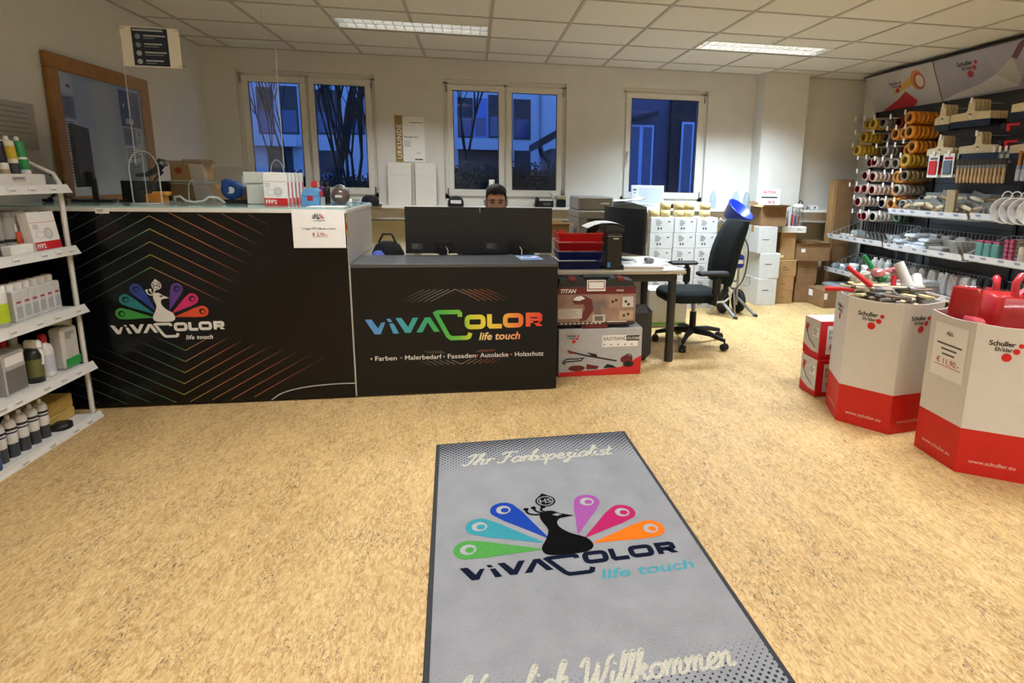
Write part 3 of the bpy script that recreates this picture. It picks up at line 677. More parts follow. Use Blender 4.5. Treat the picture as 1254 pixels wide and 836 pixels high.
# ------------------------------------------------------------ left wall: framed notice board
WOOD = mat('#9a6c35', .5, n=.12, ns=18)
nb = empty('notice_board', 'glazed notice board in a brown wooden frame behind the tall counter', 'notice board', (0, 0, 0))
x0 = XL+.002; ya, yb, za, zb, fwd = 4.20, 5.34, 1.10, 2.085, .095
for (a, c, d, e) in ((ya, yb, zb-fwd, zb), (ya, yb, za, za+fwd), (ya, ya+fwd, za+fwd, zb-fwd), (yb-fwd, yb, za+fwd, zb-fwd)):
    MB().bb(x0, x0+.035, a, c, d, e, WOOD, c=.006).part('frame_rail', nb)
MB().bb(x0, x0+.006, ya+fwd, yb-fwd, za+fwd, zb-fwd, mat('#cfd3d8', .5)).part('backing', nb)
X = FXP(x0+.0065, 0, 0); rg = random.Random(11)
def sheet(y0, y1, z0, z1, m, rows, name='notice_sheet', ink=GREYINK):
    o = MB().rect(y0, y1, z0, z1, m, X, .0005).part(name, nb)
    if rows:
        MB().lines(rg, y0+.012, y1-.012, z0+.012, z1-.012, rows, ink, X, .0011, .4).part('print', o)
    return o
sheet(4.31, 4.45, 1.86, 1.985, PAPER, 0); MB().disc(4.405, 1.905, .022, mat('#8a4638', .6), X, .001, 14, ry=.012).part('print', nb)
sheet(4.315, 4.45, 1.70, 1.84, mat('#8c8d90', .7), 8, ink=mat('#5c5d60', .7)); sheet(4.315, 4.455, 1.46, 1.69, PAPER, 12); sheet(4.315, 4.45, 1.24, 1.44, PAPER, 9)
sheet(4.96, 5.22, 1.70, 1.965, mat('#12151a', .4), 0, 'dark_poster'); MB().rect(5.02, 5.12, 1.72, 1.76, PAPER, X, .001).rect(5.0, 5.02, 1.84, 1.87, PAPER, X, .001).part('print', nb)
sheet(4.97, 5.13, 1.56, 1.69, mat('#8c8d90', .7), 9, ink=mat('#55565a', .7)); sheet(5.135, 5.22, 1.56, 1.68, PAPER, 5); sheet(4.97, 5.2, 1.44, 1.55, PAPER, 5, ink=mat('#a04a4a', .7)); sheet(4.97, 5.15, 1.2, 1.43, mat('#9b9da0', .7), 12, ink=mat('#55565a', .7))
MB().bb(x0+.02, x0+.023, ya+fwd, yb-fwd, za+fwd, zb-fwd, clear_mat('mat_notice_glass', '#f2f6f8', .13, .14, .06)).part('glass', nb)
# faint pencilled sheet left of the board
o = MB().bb(XL+.001, XL+.003, 3.72, 4.08, 1.48, 1.75, mat('#b5b2ab', .8)).thing('wall_notice', 'pale sheet with faint grey handwriting taped beside the notice board', 'paper')
MB().lines(random.Random(5), 3.75, 4.05, 1.52, 1.72, 7, mat('#8d8b86', .8, n=0), FXP(XL+.0031, 0, 0), .0006, .22).part('handwriting', o)
# ------------------------------------------------------------ white gondola shelf along the left wall
SHW = mat('#dedcd6', .4, n=.02)
sh = empty('display_shelf', 'white metal display shelf of five tiers beside the tall counter', 'shelf', (0, 0, 0))
TZ = [1.285, .965, .645, .322, .03]; SY0, SY1 = 1.9, 3.41
for yy in (3.418, 1.92):
    MB().tube([(-2.125, yy, 0), (-2.125, yy, 1.30), (-2.145, yy, 1.345), (-2.33, yy, 1.44), (-2.57, yy, 1.47)], .0125, SHW, 4).part('upright', sh)
for k, z in enumerate(TZ):
    MB().bb(-2.60, -2.10, SY0, SY1-.008, z-.022, z, SHW, c=.003).part('shelf_board', sh)
    r = MB().add([(-2.088, SY0, z-.038), (-2.075, SY1+.022, z-.038), (-2.098, SY1+.022, z+.006), (-2.098, SY0, z+.006)], [(0, 1, 2, 3)], SHW).add([(-2.098, SY0, z+.006), (-2.098, SY1+.022, z+.006), (-2.105, SY1+.022, z), (-2.105, SY0, z)], [(0, 1, 2, 3)], SHW).part('price_rail', sh)
    g = MB(); yy = SY0+.05; rg = random.Random(k)
    while yy < 3.36:
        g.bb(-2.0855, -2.0835, yy, yy+.05, z-.030, z-.006, PAPER); g.rect(yy+.006, yy+.044, z-.024, z-.016, mat('#b3b1ae', .7, n=0), FXP(-2.083, 0, 0), .0004); yy += rg.uniform(.09, .2)
    g.part('price_labels', r)['kind'] = 'stuff'
MB().bb(-2.60, -2.59, SY0, SY1, .06, 1.25, mat('#55585a', .6)).part('back_panel', sh)
MB().bb(-2.11, -2.095, SY0, SY1, 0, .008, mat('#5a3030', .6)).part('plinth', sh)
def cartridge(name, label, body, band, loc, cap='#e8e6e0', tilt=(0, 0), h=.2, r=.0245, group=None, stripes=()):
    o = MB().lathe([(0, 0), (r*.95, 0), (r, .004), (r, h-.012), (r*.9, h-.004), (r*.5, h), (0, h)], mat(body, .35), 16)
    for (a, c, col) in stripes: o.lathe([(r+.0004, a*h), (r+.0004, c*h)], mat(col, .4), 16)
    t = o.thing(name, label, 'cartridge', group, loc); t.rotation_euler = (tilt[0], tilt[1], 0)
    MB().lathe([(r*.42, h), (r*.40, h+.016), (r*.3, h+.02), (.0, h+.02)], mat(cap, .4), 10).part('nozzle_cap', t)
    return t
# tier 1: tray of cartridges
z = TZ[0]; tr = MB().bb(-2.34, -2.112, 2.45, 3.305, z+.004, z+.012, SHW).bb(-2.118, -2.112, 2.45, 3.305, z+.012, z+.056, SHW).bb(-2.34, -2.334, 2.45, 3.305, z+.012, z+.056, SHW).bb(-2.334, -2.118, 3.299, 3.305, z+.012, z+.056, SHW).bb(-2.334, -2.118, 2.45, 2.456, z+.012, z+.056, SHW).thing('product_tray', 'white card tray holding sealant cartridges on the top tier', 'tray')
MB().text('NANNO', .021, mat('#2b2350', .5, n=0), FXP(-2.1115, 3.095, z+.028), off=.03).rect(3.095, 3.175, z+.021, z+.0235, REDINK, FXP(-2.1115, 0, 0)).part('lettering', tr)
for i, (y, bc, st, cp, lb) in enumerate([(3.255, '#2a8a4a', [(.55, .6, '#dfe8dc'), (.06, .3, '#e3e6e0')], '#dfe6da', 'green sealant cartridge in the white top tier tray'),
    (3.19, '#d9d4c2', [(.08, .45, '#3a3a3e'), (.55, .85, '#c9ab2a')], '#e8e6e0', 'white and yellow sealant cartridge beside the green one'),
    (3.125, '#e6e2d8', [(.45, .95, '#1c1c24'), (.1, .3, '#b09a7a')], '#e8e6e0', 'cartridge with black upper label in the top tier tray'),
    (3.06, '#dcd8cf', [(.4, .95, '#2a2430'), (.05, .3, '#b8a890')], '#1c1c20', 'cartridge with black cap in the top tier tray'), (2.99, '#3a6a4a', [(.1, .4, '#e0e0d8')], '#e8e6e0', 'dark green cartridge in the top tier tray')]):
    cartridge('sealant_cartridge', lb, bc, None, (-2.16, y, z+.014), cp, (-.05-.0*i, -.12), group='cartridges in the top tier tray', stripes=st)
NZ = MB().cyl((-2.185, 3.14, z+.05), (-2.16, 3.10, z+.29), .011, mat('#e3e1da', .4), 10, r1=.004).thing('spare_nozzle', 'long white nozzle leaning between the cartridges', 'nozzle')
for i, y in enumerate((3.33, 3.27, 3.2)):
    MB().bb(-2.54, -2.40, y-.025, y+.02, z+.001, z+.17, mat(['#9fa2a4', '#c0c2c2', '#8c8a86'][i], .3), c=.006).bb(-2.4, -2.398, y-.015, y+.012, z+.03, z+.12, mat('#5f6266', .5)).thing('blister_pack', ['grey blister pack at the end of the top tier', 'pale blister pack at the back of the top tier', 'brownish blister pack behind the cartridges'][i], 'packaging')
# tier 2
z = TZ[1]
for i in range(8):
    y = 2.62+.073*i
    t = MB().lathe([(0, .001), (.032, .001), (.033, .02), (.033, .17), (.0325, .172)], mat('#a09d97', .4), 16).lathe([(.0335, .055), (.0335, .07)], BLACK, 16).thing('grey_canister', 'grey canister with a black ring on the second tier', 'canister', 'grey canisters on the second tier', (-2.2, y, z))
    MB().lathe([(.034, .17), (.034, .196), (.03, .2), (0, .2)], mat('#8f8c86', .5), 16).part('lid', t)
def ffp2(name, label, X, w=.135, h=.195, d=.035, group=None, col_parent=None):
    """folding box of masks; X places its front lower left corner (u width, v up)"""
    t = MB().bb(0, w, 0, h, -d, 0, PAPER, X, c=.002).thing(name, label, 'mask box', group)
    g = MB().rect(0.001, w-.001, .001, h*.22, REDINK, X, .0005).rect(0.001, w-.001, h*.72, h*.73, REDINK, X, .0005).text('FFP2', h*.17, PAPER, X @ TR(w*.05, h*.05, .001), off=.02)
    g.disc(w*.6, h*.42, w*.2, mat('#d6d6d2', .6), X, .0006, 16, ry=h*.16).ring(w*.6, h*.42, w*.12, w*.14, mat('#a9a9a6', .6), X, .0011, 14).stroke([(w*.42, h*.46), (w*.2, h*.5), (w*.12, h*.4), (w*.25, h*.3), (w*.45, h*.34)], .003, mat('#c2c2be', .6), X, .0006)
    for i in range(4): g.rect(w*.08, w*(.25+.05*(i % 2)), h*(.66-.035*i), h*(.67-.035*i), GREYINK, X, .0006)
    g.part('print', t)
    if d > .01: MB().bb(w+.0002, w+.0008, h*.02, h*.7, -d*.7, -d*.3, REDINK, X).part('side_stripe', t)
    return t
for i in range(3):
    ffp2('mask_box', ['white and red mask box at the front of the second tier', 'mask box standing behind the front one on the second tier', 'third mask box tucked at the back of the second tier'][i], frame((-2.125-.06*i, 3.195-.008*i, z+.002), (-.03, 1, 0), (-.12, 0, 1)), .19, .19-.0*i, .045, 'mask boxes on the second tier')
for i, y in enumerate((2.5, 2.8, 3.02)): MB().bb(-2.155, -2.113, y, y+.14, z+.001, z+.045, PAPER, c=.003).thing('small_carton', 'small flat white carton in front of the grey canisters', 'carton', 'flat cartons on the second tier')
MB().bb(-2.21, -2.17, 3.155, 3.185, z+.001, z+.10, mat('#c8502a', .5), c=.004).thing('orange_pack', 'small orange pack between canisters and mask boxes', 'packaging')
# tier 3
z = TZ[2]
for i in range(5):
    y = 2.66+.075*i; r = .033
    t = MB().lathe([(0, .001), (r, .001), (r, .155), (r*.8, .165), (0, .165)], mat('#dcdcd8', .4), 16).lathe([(r+.0005, .02), (r+.0005, .11)], mat('#b9cf2a' if i in (4, 2) else '#cfd0ce', .4), 16).thing('aerosol_tub', 'white tub with %s band on the third tier' % ('a lime green' if i in (4, 2) else 'a pale grey'), 'tub', 'tubs on the third tier with %s bands' % ('lime' if i in (4, 2) else 'grey'), (-2.16, y, z))
    MB().lathe([(r*.92, .16), (r*.92, .19), (0, .19)], PAPER, 16).part('lid', t)
for i in range(6):
    y = 3.05+.058*i; x = -2.17-.004*i
    t = MB().bb(x-.05, x+.03, y-.026, y+.026, z+.001, z+.15, mat('#d2d2cf', .5), c=.005).thing('plaster_pack', 'white and grey carton with a small red mark on the third tier', 'carton', 'cartons on the third tier')
    MB().rect(y-.018, y+.018, z+.02, z+.075, mat('#aeb3b6', .5), FXP(x+.0305, 0, 0)).rect(y-.014, y+.014, z+.09, z+.1, mat('#a8305a', .5), FXP(x+.0305, 0, 0)).part('print', t)
    MB().lathe([(.022, .15), (.024, .178), (.02, .184), (0, .184)], PAPER, 14).part('cap', t).location = (x-.01, y, z)
t = MB().lathe([(.018, 0), (.034, 0), (.034, .14), (.018, .14), (.018, 0)], mat('#c9c9c5', .4), 18, frame((-2.33, 2.93, z+.226), (1, 0, 0), (0, 0, 1))).thing('film_roll', 'clear film roll lying on the tubs of the third tier', 'roll')
t.location = (0, .0, 0)
MB().bb(-2.52, -2.3, 2.6, 3.0, z+.001, z+.191, mat('#b5b5b2', .6), c=.004).thing('stock_box', 'pale stock box under the film roll on the third tier', 'box')
MB().bb(-2.5, -2.33, 3.1, 3.38, z+.001, z+.15, mat('#3a2424', .5), c=.01).bb(-2.5, -2.33, 3.12, 3.2, z+.15, z+.2, RED, c=.01).thing('caulking_gun_pack', 'dark pack with a red end at the back of the third tier', 'packaging')
# tier 4
z = TZ[3]
t = MB().bb(-2.2, -2.13, 3.28, 3.40, z+.001, z+.225, mat('#c9c7c2', .5), c=.012).thing('white_pack', 'large white pack with a green lower band on the fourth tier', 'pack'); MB().bb(-2.1298, -2.129, 3.284, 3.396, z+.012, z+.06, mat('#2f9e4a', .5)).part('green_band', t); MB().lines(random.Random(2), 3.3, 3.37, z+.16, z+.2, 4, GREYINK, FXP(-2.129, 0, 0), .0002).part('print', t)
for i, (x, y, lb, cc) in enumerate([(-2.17, 3.20, 'white bottle with a red cap on the fourth tier', '#c02028'), (-2.29, 3.12, 'second white bottle with a red cap further back', '#c02028'), (-2.30, 3.2, 'white bottle with a white cap behind the others', '#e4e2dc'), (-2.30, 3.03, 'grey bottle with a grey cap at the back of the fourth tier', '#b5b3ae')]):
    t = MB().lathe([(0, .001), (.036, .001), (.038, .01), (.038, .14), (.03, .165), (.016, .175), (.016, .185), (0, .185)], mat('#dcdad5' if i < 3 else '#a8a6a0', .35), 18).thing('bottle', lb, 'bottle', 'bottles on the fourth tier', (x, y, z))
    MB().lathe([(.018, .18), (.018, .215), (.015, .22), (0, .22)], mat(cc, .4), 12).part('cap', t); MB().lathe([(.0384, .03), (.0384, .12)], mat('#c3c8d4', .5), 18).part('label_wrap', t)
t = MB().lathe([(0, .001), (.036, .001), (.036, .15), (.02, .17), (0, .17)], mat('#26261f', .35), 18).lathe([(.0364, .03), (.0364, .12)], mat('#6a6a3a', .5), 18).thing('spray_bottle', 'black spray bottle with a white trigger head', 'spray bottle', None, (-2.165, 3.115, z)); MB().bb(-.03, .045, -.014, .014, .17, .215, PAPER, c=.01).tube([(.03, 0, .175), (.045, 0, .14), (.04, 0, .09)], .006, PAPER, 6).part('trigger_head', t)
t = MB().bb(-2.23, -2.14, 2.90, 3.03, z+.001, z+.20, mat('#b5b4b2', .5), c=.004).thing('powder_box', 'grey carton with white top label at the front of the fourth tier', 'carton'); MB().rect(2.905, 3.025, z+.01, z+.12, mat('#77736f', .6), FXP(-2.1395, 0, 0)).rect(2.91, 3.02, z+.14, z+.185, PAPER, FXP(-2.1395, 0, 0)).part('print', t)
t = MB().bb(-2.24, -2.15, 2.72, 2.86, z+.001, z+.18, mat('#d8d6d0', .5), c=.004).thing('powder_box', 'plain white carton beside the grey carton on the fourth tier', 'carton')
MB().cyl((-2.3, 3.3, z+.255), (-2.13, 3.36, z+.25), .022, mat('#b9b5ab', .5), 12).thing('foam_tube', 'short grey tube lying on top of the white pack', 'tube')
# tier 5
z = TZ[4]
for i in range(5):
    y = 2.83+.068*i
    t = MB().lathe([(0, .001), (.026, .001), (.026, .075), (.027, .08), (.027, .165), (.018, .185), (0, .186)], mat('#dedcd8', .35), 16).lathe([(.0266, .003), (.0266, .07)], mat('#3a3f46', .2), 16).lathe([(.0274, .12), (.0274, .128)], mat('#20265a', .4), 16).lathe([(.0274, .135), (.0274, .147)], mat('#1d1f2a', .4), 16).thing('sealant_tube', 'white sealant tube with navy rings and dark foot on the lowest tier', 'tube', 'sealant tubes on the lowest tier', (-2.16, y, z))
    MB().lathe([(.010, .185), (.008, .205), (0, .206)], PAPER, 10).part('tip', t)
t = MB().lathe([(0, .001), (.03, .001), (.03, .17), (.02, .19), (0, .19)], mat('#2a5aa8', .35), 16).thing('blue_bottle', 'blue bottle beside the sealant tubes on the lowest tier', 'bottle', None, (-2.14, 2.755, z))
SP = mat('#cdb05f', .9, n=.08, bump=.6, bs=400)
MB().bb(-2.36, -2.19, 3.15, 3.385, z+.001, z+.06, SP, c=.006).thing('sponge_block', 'yellow sponge block at the bottom of the pair', 'sponge', 'yellow sponges'); MB().bb(-2.36, -2.19, 3.14, 3.38, z+.061, z+.135, SP, c=.006).thing('sponge_block', 'yellow sponge block lying on top of the other', 'sponge', 'yellow sponges')
MB().lathe([(0, 0), (.05, 0), (.05, .025), (0, .025)], BLACK, 20).thing('sanding_disc', 'black round disc in front of the yellow sponges', 'disc', None, (-2.155, 3.21, z+.001))
MB().bb(-2.56, -2.40, 3.12, 3.36, z+.001, z+.14, BLKPL, c=.01).thing('black_case', 'black case behind the yellow sponges', 'case')
# ------------------------------------------------------------ things on the tall counter
Z0 = CT
def monitor(name, label, X, w, h, curved=0, vesa=True, label_col='#3a4046', screen=False, stand=.12):
    """X: local x along the width, y up from the support, z towards the viewer of the screen"""
    t = empty(name, label, 'monitor', (0, 0, 0)); n = 10 if curved else 1; b = MB()
    def zc(u): return curved*(u/(w/2))**2
    for i in range(n):
        a, c = -w/2+w*i/n, -w/2+w*(i+1)/n
        vs = []
        for u in (a, c):
            for v in (stand, stand+h): vs += [(u, v, zc(u)), (u, v, zc(u)-.022)]
        b.add(vs, [(0, 2, 6, 4), (1, 5, 7, 3), (0, 4, 5, 1), (2, 3, 7, 6)] + ([(0, 1, 3, 2)] if i == 0 else []) + ([(4, 6, 7, 5)] if i == n-1 else []), mat('#1b1c1f', .45, bump=.1, bs=500), X)
    b.part('casing', t)
    s = MB()
    for i in range(n):
        a, c = -w/2+.008+(w-.016)*i/n, -w/2+.008+(w-.016)*(i+1)/n
        s.add([(a, stand+.016, zc(a)+.0008), (c, stand+.016, zc(c)+.0008), (c, stand+h-.008, zc(c)+.0008), (a, stand+h-.008, zc(a)+.0008)], [(0, 1, 2, 3)], mat('#040405', .12, n=0), X)
    s.part('screen', t)
    st = MB().bb(-.03, .03, .01, stand+.05, -.06, -.035, BLKPL, X, c=.004).bb(-.05, .05, stand-.0, stand+.09, -.05, -.0225, mat('#0b0b0c', .5), X, c=.004).bb(-.11, .11, 0.001, .012, -.14, .06, BLKPL, X, c=.004); st.part('stand', t)
    if vesa:
        g = MB()
        for u in (-.05, .05):
            for v in (.17, .27): g.disc(u-.01, stand+v-.02, .004, mat('#050505', .5), X @ RY(pi), .0226, 8)
        g.bb(-.035, .03, stand+h-.05, stand+h-.047, -.0226, -.0222, mat('#3a3c40', .5), X); g.part('mounting_holes', t)
        g = MB().rect(-w/2+.04, -w/2+.115, stand+.03, stand+.072, mat(label_col, .5), X @ RY(pi), .0228).lines(random.Random(4), -w/2+.045, -w/2+.11, stand+.034, stand+.068, 4, GREYINK, X @ RY(pi), .0232); g.part('rating_label', t)
        MB().tube([(0, stand+.05, -.05), (-.02, stand+.07, -.075), (-.08, stand+.02, -.09), (-.16, stand-.02, -.085), (-.25, stand-.03, -.07)], .004, BLKPL, 6, X).tube([(-.02, stand+.05, -.05), (-.035, stand+.03, -.08), (-.03, stand-.04, -.08), (-.03, .02, -.09)], .004, mat('#b9b7b0', .5), 6, X).part('cable', t)
    return t
monitor('computer_monitor', 'black monitor seen edge-on beside the till terminal on the tall counter', frame((-2.36, 4.02, Z0+.001), (.36, -.93, 0), (0, 0, 1)), .46, .36, vesa=False, stand=.09)
t = MB().bb(-2.50, -2.485, 3.86, 3.93, Z0+.001, Z0+.02, BLKPL).tube([(-2.49, 3.9, Z0+.02), (-2.42, 3.86, Z0+.06), (-2.36, 3.84, Z0+.12), (-2.42, 3.83, Z0+.16)], .006, BLKPL, 6).tube([(-2.49, 3.89, Z0+.015), (-2.36, 3.78, Z0+.05), (-2.24, 3.76, Z0+.012), (-2.15, 3.78, Z0+.008)], .004, BLKPL, 6).thing('cable', 'black cable loop behind the edge-on monitor', 'cable')
t = empty('till_terminal', 'black till terminal box with slanted top on the tall counter', 'terminal', (-2.09, 4.24, Z0+.001), .1)
MB().prism([(-.12, 0), (.12, 0), (.12, .06), (-.12, .13)], -.13, .13, BLKPL, frame((0, 0, 0), (0, 1, 0), (0, 0, 1))).part('body', t)
MB().bb(-.12, .1, -.2, -.13, 0, .012, BLKPL, c=.003).part('keyboard', t)
t = empty('barcode_scanner', 'black barcode scanner resting in its curved stand', 'scanner', (-2.03, 4.12, Z0+.001))
t.location = (-1.97, 4.03, Z0+.001)
MB().lathe([(0, 0), (.045, 0), (.045, .01), (.02, .016), (0, .016)], BLKPL, 18).part('base', t); MB().tube([(0, 0, .01), (-.01, 0, .08), (.0, 0, .14), (.05, 0, .19)], .009, BLKPL, 8).part('stem', t)
MB().tube([(-.09, -.02, .165), (-.03, -.02, .17), (.03, -.02, .2), (.055, -.02, .235)], .016, BLKPL, 8, rs=[.012, .016, .022, .026]).tube([(.03, -.02, .24), (.05, -.02, .262), (.075, -.02, .255), (.085, -.02, .225)], .012, BLKPL, 8).part('scan_head', t)
t = empty('label_box', 'small orange and black carton beside the scanner', 'carton', (-2.02, 4.0, Z0+.001)); t.location = (-1.93, 3.92, Z0+.001)
MB().bb(-.08, -.035, -.05, .05, 0, .075, mat('#17181c', .5), c=.004).part('dark_box', t); MB().bb(-.03, .06, -.045, .045, 0, .055, mat('#d98a28', .5), c=.004).bb(.0, .085, -.03, .03, .045, .07, mat('#dfa040', .5), c=.006).part('orange_box', t)
# clear arched acrylic stand
t = empty('acrylic_arch', 'clear acrylic arch stand with a round base on the tall counter', 'display stand', (-1.9, 3.78, Z0+.001))
EDGE = clear_mat('mat_acrylic_edge', '#f4fafa', .15, .15, .5)
arch = [(-.078+.0*i, 0) for i in range(1)] + [(-.078*cos(a), .19+.11*sin(a)) for a in [pi*i/12 for i in range(13)]] + [(.078, 0)]
arch[0] = (-.075, 0); 
MB().tube([(x, 0, z_+.006) for x, z_ in arch], .0035, EDGE, 6).part('arch_rim', t)
MB().flat([(x*.97, z_+.006) for x, z_ in arch], CLEAR, FY(0, 0, 0)).part('sheet', t)
MB().lathe([(0, 0), (.085, 0), (.085, .005), (0, .005)], EDGE, 24).part('base', t); MB().tube([(.0, 0, .006), (.0, 0, .29)], .002, EDGE, 5).part('brace', t)
MB().bb(-1.80, -1.735, 3.76, 3.82, Z0+.001, Z0+.022, FILM, c=.003).thing('clear_box', 'small flat clear plastic box beside the arch stand', 'box')
t = empty('acrylic_oval', 'clear oval acrylic paddle standing behind the mask boxes', 'display stand', (-1.30, 4.2, Z0+.001))
MB().flat([(.04*cos(a), .19+.09*sin(a)) for a in [2*pi*i/24 for i in range(24)]], CLEAR, FY(0, 0, 0)).part('sheet', t); MB().tube([(.042*cos(a), 0, .19+.092*sin(a)) for a in [2*pi*i/24 for i in range(24)]], .003, EDGE, 5, closed=True).part('rim', t); MB().bb(-.02, .02, -.02, .02, 0, .1, EDGE).part('foot', t)
# cartons and papers
def carton(name, label, x, y, z, w, d, h, rz=0, m=None, tape=True, op=0, prints=(), group=None, cat='carton', tapec='#b98f5a'):
    m = m or CARDB; b = MB()
    if not op: b.bb(-w/2, w/2, -d/2, d/2, 0, h, m, c=.004)
    else:
        e = .005; b.bb(-w/2, w/2, -d/2, d/2, 0, e, m); b.bb(-w/2, w/2, -d/2, -d/2+e, e, h, m); b.bb(-w/2, w/2, d/2-e, d/2, e, h, m); b.bb(-w/2, -w/2+e, -d/2+e, d/2-e, e, h, m); b.bb(w/2-e, w/2, -d/2+e, d/2-e, e, h, m)
    t = b.thing(name, label, cat, group, (x, y, z), rz)
    if op:
        f = op
        MB().add([(-w/2, -d/2, h), (w/2, -d/2, h), (w/2, -d/2-f*.75, h+f*.3), (-w/2, -d/2-f*.75, h+f*.3)], [(0, 1, 2, 3)], m).part('flap', t)
        MB().add([(w/2, -d/2, h), (w/2, d/2, h), (w/2+f*.8, d/2, h+f*.25), (w/2+f*.8, -d/2, h+f*.25)], [(0, 1, 2, 3)], m).part('flap', t)
        MB().add([(-w/2, -d/2, h), (-w/2, d/2, h), (-w/2-f*.8, d/2, h+f*.1), (-w/2-f*.8, -d/2, h+f*.1)], [(0, 1, 2, 3)], m).part('flap', t)
        MB().add([(-w/2, d/2, h), (w/2, d/2, h), (w/2, d/2+f*.5, h+f*.6), (-w/2, d/2+f*.5, h+f*.6)], [(0, 1, 2, 3)], m).part('flap', t)
    elif tape:
        MB().bb(-w/2-.0006, w/2+.0006, -.024, .024, h+.0002, h+.0008, mat(tapec, .25)).bb(w/2+.0002, w/2+.0008, -.024, .024, h*.75, h, mat(tapec, .25)).bb(-w/2-.0008, -w/2-.0002, -.024, .024, h*.75, h, mat(tapec, .25)).part('packing_tape', t)
    if prints:
        g = MB()
        for p in prints: p(g, FY(-w/2, -d/2, 0), w, h)
        g.part('print', t)
    return t
def pr_lines(n=5, x0=.1, x1=.6, y0=.3, y1=.8, m=None, seed=1, h_=.35): return lambda g, X, w, h: g.lines(random.Random(seed), w*x0, w*x1, h*y0, h*y1, n, m or DARKINK, X, .0008, h_)
def pr_text(s, x, y, sz, m=None): return lambda g, X, w, h: g.text(s, sz, m or DARKINK, X @ TR(w*x, h*y, .0008), al='CENTER', off=.012)
carton('carton', 'flat brown carton under the booklets on the tall counter', -1.865, 4.28, Z0+.001, .31, .2, .11, 0, CARDB2)
MB().bb(-2.0, -1.76, 4.2, 4.36, Z0+.112, Z0+.121, mat('#cfc7a4', .7)).bb(-1.99, -1.74, 4.195, 4.35, Z0+.121, Z0+.131, mat('#8e8f7c', .7)).bb(-1.98, -1.77, 4.2, 4.345, Z0+.131, Z0+.137, mat('#d8d3c2', .7)).thing('booklet_stack', 'stack of thin booklets between two brown cartons', 'booklets')
t = carton('carton', 'open brown carton with a red mark on top of the booklets', -1.86, 4.28, Z0+.138, .2, .15, .11, 0, CARDB, op=.05)
MB().disc(-.05, .06, .022, mat('#9a3a2c', .7), FY(0, -.0755, 0)).part('red_mark', t)
t = MB().add([(-1.74, 4.02, Z0+.001), (-1.62, 4.02, Z0+.001), (-1.71, 4.10, Z0+.24), (-1.80, 4.10, Z0+.24)], [(0, 1, 2, 3)], clear_mat('mat_leaning_sheet', '#e9edf2', .12, .12, .25)).thing('clear_folder', 'clear plastic folder leaning on the brown cartons', 'folder')
t = empty('face_visor', 'clear plastic face visor with curved band lying on the counter', 'visor', (-1.66, 3.86, Z0+.001))
MB().tube([(-.14, .02, .008), (-.12, -.02, .04), (-.08, -.04, .045), (-.05, -.05, .02), (.0, -.05, .012), (.05, -.05, .02), (.08, -.04, .045), (.12, -.02, .04), (.14, .02, .008)], .007, EDGE, 6).part('band', t); MB().tube([(-.06, .02, .005), (-.055, .02, .11), (-.04, .02, .14), (-.02, .02, .145)], .003, EDGE, 5).part('strap', t); MB().bb(-.13, .13, -.02, .05, .001, .004, CLEAR).part('shield', t)
t = empty('tape_dispenser', 'blue and white tape dispenser behind the visor', 'tape dispenser', (-1.52, 4.02, Z0+.001))
MB().bb(-.05, .09, -.04, .04, 0, .022, BLKPL, c=.004).part('foot', t); MB().lathe([(.022, -.03), (.058, -.03), (.058, .03), (.022, .03), (.022, -.03)], mat('#1f4f9e', .4), 20, frame((0, 0, .082), (1, 0, 0), (0, 0, 1))).part('wheel', t); MB().bb(-.055, .0, -.035, .035, .06, .15, mat('#1f4f9e', .4), c=.012).part('housing', t); MB().disc(0.0, .082, .022, PAPER, FY(0, -.032, 0), 0, 14).part('tape_core', t)
# mask boxes, one behind the other
for i in range(5):
    ffp2('mask_box', ['front mask box of the row on the tall counter', 'second mask box of the row on the tall counter', 'third mask box of the row on the tall counter', 'fourth mask box of the row on the tall counter', 'rearmost mask box of the row on the tall counter'][i], FY(-1.25+.008*i, 3.76+.047*i, Z0+.0015), .135, .197, .042, 'mask boxes in a row on the tall counter')
t = carton('paper_bag', 'crumpled white paper bag lying on a white carton', -1.33, 3.98, Z0+.13, .17, .16, .07, .1, PAPER, tape=False, cat='bag'); carton('carton', 'white carton under the paper bag beside the mask boxes', -1.335, 3.98, Z0+.001, .13, .14, .127, 0, PAPER, tape=False)
carton('carton', 'small white carton beside the tape dispenser', -1.475, 4.2, Z0+.1, .09, .1, .07, .2, PAPER, tape=False); carton('carton', 'brown carton carrying a small white carton', -1.45, 4.22, Z0+.001, .16, .14, .097, 0, CARDB2, tape=False)
for i, (x, c, lb) in enumerate([(-1.04, '#b06a20', 'amber bottle with dark cap behind the mailbox'), (-1.0, '#5a2a6a', 'purple bottle behind the mailbox'), (-.965, '#2a241e', 'black bottle with flat cap behind the mailbox')]):
    t = MB().lathe([(0, .001), (.019, .001), (.019, .1), (.01, .12), (0, .12)], mat(c, .3), 14).thing('small_bottle', lb, 'bottle', None, (x, 4.1, Z0)); MB().lathe([(.012, .12), (.012, .15), (0, .15)], BLKPL, 10).part('cap', t)
